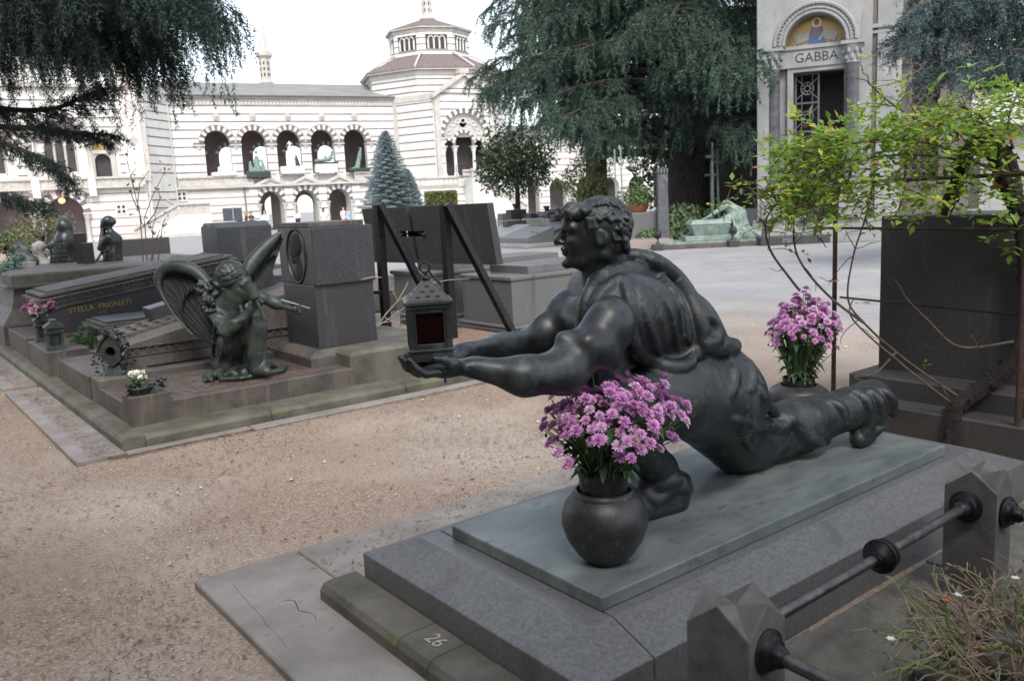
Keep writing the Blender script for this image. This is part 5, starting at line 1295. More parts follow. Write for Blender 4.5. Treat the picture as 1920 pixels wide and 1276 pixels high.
def balustrade(T, p, q, h=.8, m=None, step=.45, solid=True):
    """parapet between two local points with recessed panels"""
    p, q = Vector(p), Vector(q); L_ = Vector((q.x-p.x, q.y-p.y, 0)).length; dz = q.z-p.z; a = math.atan2(q.y-p.y, q.x-p.x); n = max(1, int(L_/step)); b = MB()
    M = Matrix.Translation(p) @ Matrix.Rotation(a, 4, 'Z')
    def seg(x0, x1, z0, z1, y0, y1):
        f = lambda x: dz*x/L_
        b.M = M; b.add([(x0,y0,z0+f(x0)),(x1,y0,z0+f(x1)),(x1,y1,z0+f(x1)),(x0,y1,z0+f(x0)),(x0,y0,z1+f(x0)),(x1,y0,z1+f(x1)),(x1,y1,z1+f(x1)),(x0,y1,z1+f(x0))], [(3,2,1,0),(4,5,6,7),(0,1,5,4),(1,2,6,5),(2,3,7,6),(3,0,4,7)])
    seg(0, L_, 0, .16, -.12, .12); seg(0, L_, h-.16, h, -.16, .16); seg(0, L_, .16, h-.16, -.02, .05)
    for i in range(n+1): x = (L_-.12)*i/n; seg(x, x+.12, .16, h-.16, -.08, .08)
    return b.build('balustrade', m or M_STONE, T)
ZB = [10.39, 9.73, 9.12, 8.46, 7.79, 7.09, 6.38, 5.71, 5.05]
def arcade():
    T = facade('arcade_wing', 'white striped arcade wing with five upper and three lower arches', 'building')
    up = [(3.42+2.94*i, 1.05, 4.0, 7.38) for i in range(5)]; lo = [(7.4+2.98*i, .98, 0.0, 2.35) for i in range(3)]
    arch_wall(T, 'upper_wall', M_WALL, -.15, 19.0, 4.0, 10.35, up, 0, .65); arch_wall(T, 'lower_wall', M_WALL, -.15, 19.0, 0, 3.999, lo, -.0, 1.4)
    bands(T, M_BAND, -.1, 18.98, ZB, up); bands(T, M_BANDR, -.1, 18.98, [.45+.62*i for i in range(6)], lo, y=-.016)
    for c, r, zb, zs in up: ring(T, c, r, r+.40, zs, 17, -.05, .3)
    for c, r, zb, zs in lo: ring(T, c, r, r+.40, zs, 15, -.07, .3)
    for c, r, zb, zs in up:      # hood moulding
        MB().tube([(c+(r+.44)*math.cos(a), -.04, zs+(r+.44)*math.sin(a)) for a in np.linspace(0, PI, 25)], .06, 5, False).build('hood', M_STONE, T)
    for i in range(6):           # columns between the arches
        x = up[0][0]-1.47+2.94*i; column(T, x, .3, 4.75, 7.15, .27); MB().box(x-.44, x+.44, -.06, .66, 7.27, 7.44).build('impost', M_BAND, T)
    # frieze, cornice, gutter, roof with standing seams
    MB().box(-.15, 19.0, -.03, .5, 10.42, 11.0).build('frieze', M_STONE, T)
    d = MB()
    for i in range(64): d.box(-.05+.298*i, .10+.298*i, -.10, .0, 10.52, 10.72)
    d.build('dentils', M_WALL, T); MB().box(-.2, 19.05, -.28, .5, 11.0, 11.12).build('cornice', M_STONE, T); MB().box(-.2, 19.05, -.42, -.22, 11.10, 11.22).build('gutter', mat('gutter_dark', (.06,.06,.065), (.09,.09,.09), 3, .5), T)
    MB().prism([(-.35, 11.16), (5.0, 12.95), (9.9, 11.16)], -.6, 19.6, 'x').build('roof', M_ROOF, T)
    rf = T.children[-1]; sl = math.atan2(1.79, 5.35)
    for i in range(27):
        x = -.4+.75*i; MB().at((x, -.35, 11.17), 0, sl).box(-.05, .05, 0, 5.6, 0, .10).build('roof_seam', mat('seam', (.06,.06,.058)) if i == 0 else bpy.data.materials['seam'], rf)
    for i in range(5):
        c = up[i][0]+.1; m = MB()
        for k in range(8): a = k*PI/4; m.ball((c+.2*math.cos(a), -.05, 9.5+.2*math.sin(a)), (.11, .07, .11), 6, 4)
        m.ball((c, -.08, 9.5), .13, 8, 5).build('rosette', M_STONE, T, True)
    # gallery behind: floor, vault, far arches standing free against the sky
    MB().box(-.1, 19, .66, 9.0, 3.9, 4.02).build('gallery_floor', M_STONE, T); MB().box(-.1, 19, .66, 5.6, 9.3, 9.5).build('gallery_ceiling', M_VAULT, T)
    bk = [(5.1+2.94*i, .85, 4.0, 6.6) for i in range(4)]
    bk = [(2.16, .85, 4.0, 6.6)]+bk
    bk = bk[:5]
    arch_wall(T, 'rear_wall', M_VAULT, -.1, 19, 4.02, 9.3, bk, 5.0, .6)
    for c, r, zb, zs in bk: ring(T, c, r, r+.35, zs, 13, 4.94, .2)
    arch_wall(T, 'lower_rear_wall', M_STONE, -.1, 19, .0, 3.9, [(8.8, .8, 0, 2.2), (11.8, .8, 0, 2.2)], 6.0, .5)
    # balustrade band and pediments over the lower arches
    balustrade(T, (0, -.12, 3.92), (6.0, -.12, 3.92), .82); balustrade(T, (14.8, -.12, 3.92), (18.9, -.12, 3.92), .82); balustrade(T, (6.0, .2, 3.98), (14.8, .2, 3.98), .72)
    for c, r, zb, zs in lo:
        for sg in (-1, 1):
            m = MB().add([(c, -.3, 4.55), (c+sg*1.5, -.3, 3.85), (c+sg*1.5, -.3, 3.62), (c, -.3, 4.28), (c, .2, 4.55), (c+sg*1.5, .2, 3.85), (c+sg*1.5, .2, 3.62), (c, .2, 4.28)], [(0,1,2,3),(7,6,5,4),(0,4,5,1),(3,2,6,7),(1,5,6,2),(0,3,7,4)]); m.build('gable_moulding', M_STONE, T)
        MB().add([(c-1.45, -.06, 3.7), (c+1.45, -.06, 3.7), (c, -.06, 4.38)], [(0, 1, 2)]).build('gable_field', M_WALL, T)
        for sg in (-1, 1): column(T, c+sg*1.08, -.05, 0, 2.15, .13)
    for c in (5.9, 8.9, 11.85, 14.9): MB().box(c-.36, c+.36, -.16, -.002, 0, 3.9).build('pier', M_STONE if c > 100 else M_WALL, T); bands(T, M_BAND, c-.36, c+.36, [.45+.62*i for i in range(6)], [], y=-.172)
    MB().box(-.2, 19, -.35, -.0, 3.72, 3.90).build('string_course', M_STONE, T)
    MB().box(-.2, 5.5, -.22, -.017, 0, .35).build('base_course', M_STONE, T)
    MB().tube([(5.2, -.12, 0), (5.2, -.12, 3.7)], .05).build('drain_pipe', mat('pipe', (.12,.11,.10)), T); MB().tube([(.15, -.45, 11.1), (.12, -.3, 10.6), (.0, -.1, 10.3)], .05).build('drain_pipe', bpy.data.materials['pipe'], T)
    # statues standing in the upper arches
    return T
ARC = arcade()
def arcade_statues():
    inv = ARC.matrix_basis.copy()
    inv = Matrix.Translation(ARC.location) @ Matrix.Rotation(B_ANG, 4, 'Z')
    xs = [3.42+2.94*i for i in range(5)]
    def place(name, label, x, y, z): return thing(name, label, 'statue', inv @ Vector((x, y, z)), B_ANG)
    W_, G_ = MARBLE_W, VERDI_S
    def fig(T, spec, m, z0=0, h=.05, box=((-1.1, -.5, -.1), (1.1, .5, 2.6))):
        S = SDF(box[0], box[1], h)
        for s in spec:
            if len(s) == 4: S.cone(s[0], s[1], s[2], s[3], .06)
            else: S.ell(s[0], s[1], .06)
        S.cutz(z0); return S.mesh('figure', m, T)
    T = place('seated_marble_statue', 'seated white marble figure in the leftmost upper arch', xs[0]+.25, .0, 4.72)
    bev(MB().box(-.95, .95, -.4, .4, 0, .30).build('base', W_, T), .03)
    fig(T, [((0, 0, .35), (0.05, 0, 1.05), .2, .17), ((.06, 0, 1.28), (.12, .13, .15)), ((0, -.1, .45), (-.35, -.2, .65), .12, .09), ((-.35, -.2, .65), (-.4, -.2, .3), .09, .07), ((.1, -.1, 1.0), (-.2, -.25, .85), .07, .05), ((.1, .1, 1.0), (.25, .0, .6), .07, .05), ((.0, 0, .4), (.45, 0, .4), .18, .1)], W_, .29)
    T = place('green_group_statue', 'verdigris bronze group rising to a standing figure, second upper arch', xs[1]+.1, .0, 4.45)
    bev(MB().box(-1.0, 1.0, -.45, .45, 0, .55).build('base', VERDI_D, T), .05)
    fig(T, [((0, 0, .5), (0, 0, 1.7), .35, .18), ((0.02, 0, 2.15), (.14, .13, .17)), ((-.5, 0, .6), (-.55, 0, 1.1), .25, .13), ((-.55, 0, 1.3), (.11, .11, .13)), ((.5, -.1, .6), (.45, -.1, 1.2), .22, .12), ((.45, -.1, 1.38), (.11, .11, .13)), ((0, 0, 1.7), (-.3, -.1, 1.3), .09, .06), ((.5, 0, .6), (.9, 0, .55), .2, .1), ((0, 0, 1.7), (.35, -.1, 1.35), .08, .06)], G_, .5)
    T = place('marble_cross_monument', 'white marble cross monument with mourner, third upper arch', xs[2]+.1, .0, 4.72)
    bev(MB().box(-1.0, 1.0, -.45, .45, 0, .62).build('base', W_, T), .03); bev(MB().loft([[(-.32,-.2,.62),(.22,-.2,.62),(.22,.2,.62),(-.32,.2,.62)],[(-.22,-.14,2.3),(.12,-.14,2.3),(.12,.14,2.3),(-.22,.14,2.3)]]).build('shaft', W_, T), .02)
    MB().box(-.10, .0, -.06, .06, 2.3, 2.75).box(-.24, .14, -.055, .055, 2.50, 2.60).build('cross', W_, T)
    fig(T, [((.5, -.1, .6), (.42, -.1, 1.25), .24, .14), ((.40, -.1, 1.46), (.11, .11, .13)), ((.42, -.15, 1.2), (.15, -.2, 1.3), .07, .05)], BRONZE_V, .6)
    T = place('reclining_bronze_statue', 'green reclining bronze figure on white sarcophagus, fourth upper arch', xs[3]+.1, .0, 4.75)
    bev(MB().box(-.95, .95, -.4, .4, 0, .75).build('sarcophagus', W_, T), .03); MB().box(-1.05, 1.05, -.45, .45, .75, .88).build('lid', VERDI_D, T)
    fig(T, [((-.8, 0, 1.0), (.4, 0, 1.15), .14, .2), ((.4, 0, 1.15), (.62, 0, 1.5), .19, .15), ((.66, -.02, 1.72), (.12, .12, .14)), ((.5, -.1, 1.45), (.2, -.2, 1.1), .07, .05), ((-.1, 0, 1.1), (.1, -.1, 1.5), .12, .08), ((.5, .1, 1.4), (.9, 0, 1.0), .08, .05)], G_, .85)
    T = place('standing_bronze_statue', 'green bronze figure with bowed head, rightmost upper arch', xs[4]+.15, .0, 4.75)
    bev(MB().box(-.95, .95, -.4, .4, 0, .28).build('base', VERDI_D, T), .04)
    fig(T, [((-.15, 0, .25), (.05, 0, 1.0), .26, .17), ((.05, 0, 1.0), (.22, 0, 1.65), .17, .16), ((.26, -.05, 1.95), (.12, .13, .15)), ((.28, -.1, 1.6), (.1, -.2, 1.25), .07, .05), ((.1, -.2, 1.25), (.28, -.2, 1.85), .06, .05), ((.2, .1, 1.6), (.35, .0, 1.1), .07, .05), ((-.2, 0, .28), (-.7, 0, .28), .15, .06)], G_, .25)
VERDI_S = mat('verdigris_pale', (.10,.17,.145), (.22,.30,.26), 5, .8, c3=(.06,.09,.08), s3=6, t3=.58)
MARBLE_W = mat('marble_statue', (.68,.66,.62), (.80,.78,.74), 3, .6, c3=(.5,.47,.43), s3=5, t3=.6)
arcade_statues()
def left_pavilion():
    T = facade('left_pavilion', 'striped left pavilion with balcony arches half hidden by cedar', 'building', 0, 3.0)
    up = [(-8.25, 1.75, 4.3, 7.3)]; lo = [(-8.4, 1.25, 0, 2.2), (-11.9, 1.25, 0, 2.2)]
    dr = [(-5.45, .62, 4.6, 6.45)]
    lf = [(-12.9, 1.75, 4.3, 7.3)]
    arch_wall(T, 'upper_wall', M_WALL, -17, -2.6, 4.3, 11.3, up+lf+[(-5.45, .55, 4.6, 5.95)], 0, .7); arch_wall(T, 'lower_wall', M_WALL, -17, -2.6, 0, 4.298, lo+[(-15.4, 1.25, 0, 2.2)], 0, 1.2)
    bands(T, M_BAND, -16.9, -3.9, ZB, up+lf+[(-5.45, 1.15, 4.6, 6.6)], .4); bands(T, M_BANDR, -16.9, -2.7, [.45+.62*i for i in range(6)], lo)
    for c, r, zb, zs in up+lf: ring(T, c, r, r+.45, zs, 21, -.06, .3)
    for c, r, zb, zs in lo: ring(T, c, r, r+.45, zs, 15, -.08, .3)
    # corner pilaster with inlays
    MB().box(-3.75, -2.58, -.14, .3, 4.4, 13.5).build('pilaster', M_WALL2, T); MB().box(-2.58, -2.2, -.05, .3, 4.4, 11.3).build('pilaster_edge', M_STONE, T)
    MB().at((-3.15, -.15, 10.1), 0, PI/2).lathe([(.0,-.02),(.30,-.02),(.34,.02),(.22,.03),(.16,.015),(.0,.03)], 20).build('roundel', M_STONE, T)
    MB().add([(-3.17, -.17, 7.9), (-2.75, -.17, 7.45), (-3.17, -.17, 7.0), (-3.6, -.17, 7.45)], [(0, 3, 2, 1)]).build('lozenge', M_STONE, T)
    # door with gilded lunette
    MB().box(-6.3, -6.02, -.16, .0, 4.6, 6.6).box(-4.88, -4.6, -.16, .0, 4.6, 6.6).box(-6.3, -4.6, -.18, .0, 6.5, 6.75).build('door_frame', M_STONE, T); MB().box(-6.1, -4.8, .3, .4, 4.5, 6.6).build('door', M_DARK, T)
    MB().prism([(-5.45+.95*math.cos(a), 6.76+.95*math.sin(a)) for a in np.linspace(0, PI, 17)][::-1], -.04, -.015, 'y').build('lunette_mosaic', M_GOLD, T)
    for k in range(9): a = PI*(k+.5)/9; MB().at((-5.45+.72*math.cos(a), -.06, 6.76+.72*math.sin(a))).ball((0, 0, 0), (.09, .03, .09), 8, 5).build('lunette_stud', mat('mosaic_blue', (.05,.07,.12)) if k == 0 else bpy.data.materials['mosaic_blue'], T)
    for rr, mm in ((1.05, M_STONE), (1.25, M_WALL)): MB().tube([(-5.45+rr*math.cos(a), -.06, 6.76+rr*math.sin(a)) for a in np.linspace(0, PI, 21)], .09, 5, False).build('lunette_arch', mm, T)
    # traceried window inside the big arches
    for c in (-8.25, -12.9):
        MB().box(c-1.7, c+1.7, .55, .65, 4.3, 9.0).build('window_back', M_WALL2, T)
        for dx in (-.72, 0, .72):
            MB().prism([(c+dx-.26, 5.3), (c+dx+.26, 5.3)]+[(c+dx+.26*math.cos(a), 7.2+.45*math.sin(a)) for a in np.linspace(0, PI, 9)], .50, .548, 'y').build('window_light', M_DARK, T)
            for sg in (-1, 1): MB().tube([(c+dx+sg*.33, .5, 5.2), (c+dx+sg*.33, .5, 7.2)], .06, 6).build('mullion', M_STONE, T)
        for k in range(5): MB().tube([(c-.6+.3*k+.15*math.cos(a), .5, 7.85+.15*math.sin(a)) for a in np.linspace(0, 2*PI, 11)], .035, 4, False).build('tracery', M_STONE, T)
        MB().prism([(c+1.65*math.cos(a), 7.3+1.65*math.sin(a)) for a in np.linspace(.15, PI-.15, 13)], .35, .40, 'y').build('arch_soffit', M_VAULT, T)
    for x in (-10.35, -6.25): column(T, x, -.05, 4.6, 7.2, .22)
    for a, b in ((-17, -10.3), (-9.9, -6.6), (-6.2, -2.7)): balustrade(T, (a, -.35, 3.95), (b, -.35, 3.95), .85)
    for x in (-10.1, -6.4): MB().box(x-.25, x+.25, -.5, .0, 3.4, 4.9).build('pier', M_WALL2, T)
    for c, r, zb, zs in lo:
        for sg in (-1, 1):
            MB().add([(c, -.4, 4.85), (c+sg*1.9, -.4, 3.85), (c+sg*1.9, -.4, 3.55), (c, -.4, 4.45), (c, .0, 4.85), (c+sg*1.9, .0, 3.85), (c+sg*1.9, .0, 3.55), (c, .0, 4.45)], [(0,1,2,3),(7,6,5,4),(0,4,5,1),(3,2,6,7),(1,5,6,2),(0,3,7,4)]).build('gable_moulding', M_STONE, T)
            column(T, c+sg*1.42, -.1, 0, 2.1, .16)
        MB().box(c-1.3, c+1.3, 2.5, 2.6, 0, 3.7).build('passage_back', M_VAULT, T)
    lamp = bpy.data.materials.new('lamp_orange'); lamp.use_nodes = True; e = lamp.node_tree.nodes['Principled BSDF']; e.inputs['Base Color'].default_value = (.9,.35,.08,1); e.inputs['Emission Color'].default_value = (1,.38,.08,1); e.inputs['Emission Strength'].default_value = 2.5
    MB().ball((-8.55, -.5, 3.15), (.22, .22, .2), 12, 8).build('lamp_globe', lamp, T, True); MB().tube([(-8.55, -.5, 3.3), (-8.55, -.2, 3.7)], .03).build('lamp_bracket', IRON, T)
    MB().box(-17, -2.6, -.3, .3, 11.3, 11.5).build('cornice', M_STONE, T); MB().box(-17, -2.7, .1, 8, 11.5, 13.6).build('attic', M_WALL, T)
    MB().prism([(-.4, 13.6), (4, 15.2), (8.4, 13.6)], -17.2, -2.4, 'x').build('roof', M_ROOF, T)
    # canted bay back to the arcade
    C_ = facade('canted_bay', 'narrow canted striped bay joining pavilion and arcade', 'building', 0, 0)
    a = math.atan2(-3.0, -2.35); L_ = math.hypot(2.35, 3.0); o = arch_wall(C_, 'wall', M_WALL, 0, L_, 0, 11.2, [], 0, .4); b = bands(C_, M_BAND, 0, L_, ZB+[.45+.62*i for i in range(6)], [])
    for q in (o, b): q.rotation_euler = (0, 0, math.atan2(3.0, 2.35)); q.location = (-2.35, -3.0, 0)
    MB().box(-.5, -.12, -.3, .2, 0, 11.2).build('pilaster', M_STONE, C_); MB().prism([(-2.5,-3.1),(.1,-.25),(.1,0),(-2.5,0)], 11.2, 11.5, 'z').build('cornice', M_STONE, C_)
left_pavilion()
def stairs():
    T = facade('grand_stairs', 'pale stone double stair with balustrades before the arcade', 'stairs', 0, 3.0)
    def flight(x0, z0, x1, z1, y0, y1, n):
        b = MB()
        for i in range(n): xa, xb = x0+(x1-x0)*i/n, x1; b.box(min(xa, xb), max(xa, xb), y0, y1, z0+(z1-z0)*i/n, z0+(z1-z0)*(i+1)/n)
        b.build('steps', M_STONE, T)
        P = [(x0, 0), (x1, 0), (x1, z1), (x0, z0)]
        MB().prism(P if x1 > x0 else P[::-1], y0-.2, y0-.001, 'y').build('string_wall', M_WALL, T)
        balustrade(T, (x0, y0-.1, z0), (x1, y0-.1, z1), .85)
    flight(-3.9, 0, -.5, 1.75, 0, 1.6, 11); MB().box(-.5, 1.9, -.2, 2.95, 0, 1.75).build('landing', M_WALL, T); balustrade(T, (-.5, -.1, 1.75), (1.9, -.1, 1.75), .85)
    flight(-.5, 1.75, -3.6, 3.9, 1.8, 2.9, 12)
    MB().box(-6.0, 1.9, -.3, -.202, 0, .30).build('base_course', M_STONE, T)
    for (x, z) in ((-4.6, 2.35), (.2, 3.2)):
        m = MB().box(x-.42, x+.42, -.0+(2.9 if x > 0 else -.05), (3.0 if x > 0 else .0), z-.42, z+.42)
        m.build('inlay_panel', M_WALL, T)
        for k in range(4): a = k*PI/2+PI/4; MB().box(x+.24*math.cos(a)-.1, x+.24*math.cos(a)+.1, (2.86 if x > 0 else -.09), (2.9 if x > 0 else -.05), z+.24*math.sin(a)-.1, z+.24*math.sin(a)+.1).build('inlay', M_DARK, T)
stairs()
def tower():
    T = facade('octagon_pavilion', 'octagonal striped pavilion with gabled arch and lantern tower', 'building', 0, 0)
    n = 4.0; FRONT = Matrix.Translation((0, -n, 0))
    big = [(24.1, 2.05, 3.95, 7.35)]
    w_ = arch_wall(T, 'gable_wall', M_WALL, 21.5, 26.9, 3.9, 10.75, big, -n, .5); w2 = arch_wall(T, 'terrace_wall', M_WALL, 18.9, 30, 0, 3.899, [], -n-.4, .4)
    b = bands(T, M_BAND, 21.55, 26.85, ZB, big, .42); b.location = (0, -n, 0); b = bands(T, M_BANDR, 18.9, 30, [.45+.62*i for i in range(5)], []); b.location = (0, -n-.4, 0)
    ring(T, 24.1, 2.05, 2.48, 7.35, 25, -n-.06, .25)
    MB().prism([(21.3, 10.75), (27.1, 10.75), (24.2, 12.6)], -n, -n+.5, 'y').build('gable', M_WALL, T)
    for z in (11.1, 11.5): x = (z-10.75)*1.55; MB().box(21.4+x, 27.0-x, -n-.012, -n, z-.05, z+.05).build('stone_course', M_BAND, T)
    for sg in (-1, 1):
        MB().add([(24.2, -n-.35, 12.95), (24.2+sg*3.1, -n-.35, 10.95), (24.2+sg*3.1, -n-.35, 10.65), (24.2, -n-.35, 12.6), (24.2, -n+.5, 12.95), (24.2+sg*3.1, -n+.5, 10.95), (24.2+sg*3.1, -n+.5, 10.65), (24.2, -n+.5, 12.6)], [(0,1,2,3),(7,6,5,4),(0,4,5,1),(3,2,6,7),(1,5,6,2),(0,3,7,4)]).build('gable_moulding', M_STONE, T)
    MB().box(23.75, 24.65, -n-.4, -n+.5, 12.75, 13.15).build('gable_finial', M_STONE, T)
    # tympanum with roundel, three lights on slender columns
    ty = arch_wall(T, 'tympanum', M_STONE, 22.0, 26.2, 6.6, 7.35, [(24.1, .85, 4, 6.85-.0), (22.65, .42, 4, 6.62), (25.55, .42, 4, 6.62)], -n+.28, .2)
    P = [(24.1+2.05*math.cos(a), 7.35+2.05*math.sin(a)) for a in np.linspace(0, PI, 25)]
    # half disc with a round hole
    rings_ = []; k = 32; c = (24.1, 8.55)
    def hd(a):
        d = (math.cos(a), math.sin(a)); lo, hi = 0, 4
        for _ in range(30):
            md = (lo+hi)/2; x, z = c[0]+d[0]*md-24.1, c[1]+d[1]*md-7.35
            if x*x+z*z < 2.05**2 and z > -.02: lo = md
            else: hi = md
        return lo
    r0 = [(c[0]+hd(2*PI*i/k)*math.cos(2*PI*i/k), -n+.28, c[1]+hd(2*PI*i/k)*math.sin(2*PI*i/k)) for i in range(k)]; r1 = [(c[0]+.38*math.cos(2*PI*i/k), -n+.28, c[1]+.38*math.sin(2*PI*i/k)) for i in range(k)]
    r2 = [(x, y+.3, z) for x, y, z in r1]; MB().loft([r0, r1, r2], False).build('tympanum_panel', M_STONE, T)
    for i in range(9):
        a = PI*(i+.5)/9; MB().tube([(24.1+1.5*math.cos(a)+.22*math.cos(q), -n+.24, 7.5+1.5*math.sin(a)*.85+.22*math.sin(q)) for q in np.linspace(0, 2*PI, 9)], .05, 4, False).build('tracery', M_WALL, T)
    ring(T, 24.1, .85, 1.12, 6.85, 13, -n+.2, .15); ring(T, 22.65, .42, .62, 6.62, 7, -n+.2, .12); ring(T, 25.55, .42, .62, 6.62, 7, -n+.2, .12)
    for x in (22.1, 23.18, 25.02, 26.1): column(T, x, -n+.3, 3.95, 6.45, .16, M_WALL)
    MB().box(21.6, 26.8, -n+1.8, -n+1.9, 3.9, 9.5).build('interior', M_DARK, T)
    # corner strips, canted walls
    for x in (21.3, 26.6): MB().box(x, x+.5, -n-.1, -n+.5, 3.9, 10.8).build('corner_strip', M_STONE, T)
    def cant(x0, y0, x1, y1):
        L_ = math.hypot(x1-x0, y1-y0); o = arch_wall(T, 'canted_wall', M_WALL, 0, L_, 0, 10.6, [], 0, .4); q = bands(T, M_BAND, .3, L_-.3, ZB, []); f = MB().box(0, L_, -.06, .3, 10.6, 11.1).build('canted_frieze', M_STONE, T)
        s0 = MB().box(0, .45, -.05, .1, 3.9, 10.6).build('corner_strip', M_STONE, T); g = MB().box(0, L_, -.05, .1, 3.5, 3.9).build('base_course', M_BAND, T)
        for t in (o, q, f, s0, g): t.location = (x0, y0, 0); t.rotation_euler = (0, 0, math.atan2(y1-y0, x1-x0))
    cant(18.95, 0, 21.4, -n); cant(26.9, -n, 30.2, 0)
    MB().prism([(18.9, 0), (21.4, -n), (26.95, -n), (30.2, 0), (30.2, 3), (18.9, 3)], 10.9, 11.15, 'z').build('eaves', M_STONE, T)
    # octagonal drum, tiled roof, lantern, spire
    def octa(R, cx=24.1, cy=3.0, a0=PI/8): return [(cx+R*math.cos(a0+i*PI/4+B_OCT), cy+R*math.sin(a0+i*PI/4+B_OCT)) for i in range(8)]
    B_OCT = -.2
    def drum(nm, R, z0, z1, m): return MB().loft([[(x, y, z0) for x, y in octa(R)], [(x, y, z1) for x, y in octa(R)]]).build(nm, m, T)
    drum('drum', 6.5, 11.0, 13.3, M_WALL)
    for z in (11.4, 11.95, 12.5): drum('stone_course', 6.52, z-.05, z+.05, M_BAND)
    drum('drum_frieze', 6.6, 12.85, 13.25, M_STONE); drum('drum_eave', 6.95, 13.25, 13.42, M_STONE)
    MB().loft([[(x, y, 13.42) for x, y in octa(7.05)], [(x, y, 14.95) for x, y in octa(3.9)]]).build('drum_roof', M_TILE, T)
    for x, y in octa(7.05):
        d = Vector((x-24.1, y-3.0, 0)).normalized(); MB().tube([(x, y, 13.46), (24.1+d.x*3.9, 3+d.y*3.9, 15.2)], .10, 6).build('roof_rib', M_STONE, T)
    drum('lantern', 3.85, 15.0, 17.4, M_WALL)
    for z in (15.35, 15.9, 16.45): drum('stone_course', 3.865, z-.04, z+.04, M_BAND)
    drum('lantern_frieze', 3.95, 17.0, 17.3, M_STONE); drum('lantern_eave', 4.2, 17.3, 17.45, M_STONE)
    MB().loft([[(x, y, 17.45) for x, y in octa(4.25)], [(x, y, 18.75) for x, y in octa(.55)]]).build('lantern_roof', M_TILE, T)
    for i in range(8):        # triple windows on each face
        a = PI/8+B_OCT+i*PI/4+PI/8; R_ = 3.85*math.cos(PI/8); cx, cy = 24.1+R_*math.cos(a), 3+R_*math.sin(a)
        if math.sin(a) > .3: continue
        w = MB().at((cx, cy, 0), a+PI/2); 
        fr = w.box(-1.0, 1.0, -.02, .03, 15.45, 16.85).build('window_panel', M_DARK, T)
        for k in range(4): MB().at((cx, cy, 0), a+PI/2).tube([(-.78+.52*k, -.06, 15.45), (-.78+.52*k, -.06, 16.3)], .085, 6).build('colonnette', M_WALL, T)
        for k in range(3): MB().at((cx, cy, 0), a+PI/2).tube([(-.52+.52*k+.24*math.cos(q), -.06, 16.32+.26*math.sin(q)) for q in np.linspace(0, PI, 9)], .07, 5, False).build('window_arch', M_STONE, T)
        MB().at((cx, cy, 0), a+PI/2).box(-1.05, 1.05, -.10, .03, 16.72, 16.92).build('window_head', M_WALL, T)
    m = MB().lathe([(.75,18.5),(.85,18.75),(.6,18.95),(.55,19.1),(.5,19.2),(.46,21.6),(.7,21.8),(.72,22.0),(.5,22.05),(.12,24.6),(0,24.7)], 8, (24.1, 3.0)); m.build('spire', M_STONE, T)
    for i in range(8):
        a = i*PI/4
        for z in (19.5, 20.1, 20.7, 21.2): MB().at((24.1+.47*math.cos(a), 3+.47*math.sin(a), z), a).box(-.01, .02, -.06, .06, -.16, .16).build('spire_slit', M_DARK, T)
    # terrace, balustrades and stair going down to the right
    MB().box(18.9, 30, -n-.4, 0, 3.7, 3.9).build('terrace', M_STONE, T); balustrade(T, (18.9, -n-.35, 3.1), (23.0, -n-.35, 3.1), .8)
    balustrade(T, (23.0, -n-1.5, 3.9), (25.0, -n-1.5, 3.9), .5); balustrade(T, (23.6, -n-2.0, 3.6), (29.0, -n-2.0, .2), .9, None, .4)
    MB().prism([(23.6, 0), (29.0, 0), (29, .2), (23.6, 3.6)], -n-2.2, -n-.45, 'y').build('stair_ramp', M_WALL, T)
    for k, x in enumerate((25.0, 25.5)): MB().tube([(x-2.2, -n-.6, 3.9), (x-2.2, -n-.6, 4.8), (x-1.6, -n-.6, 4.8), (x-1.6, -n-.6, 3.9)], .03, 5).build('hand_rail', IRON, T)
    # small spire far behind the arcade roof
    S = facade('slender_spire', 'slender white spire rising behind the arcade roof', 'spire', 9.2, -6.0)
    S2 = MB().lathe([(.62,0),(.62,12.9),(.72,13.1),(.55,13.2),(.5,13.4),(.5,15.2),(.72,15.45),(.72,15.75),(.55,15.8),(.45,16.1),(.08,18.0),(0,18.2)], 8); S2.build('shaft', M_STONE, S)
    for i in range(8):
        a = i*PI/4+PI/8
        for z in (13.8, 14.3, 14.8): MB().at((.47*math.cos(a), .47*math.sin(a), z), a).box(-.01, .02, -.07, .07, -.14, .14).build('slit', M_DARK, S)
tower()
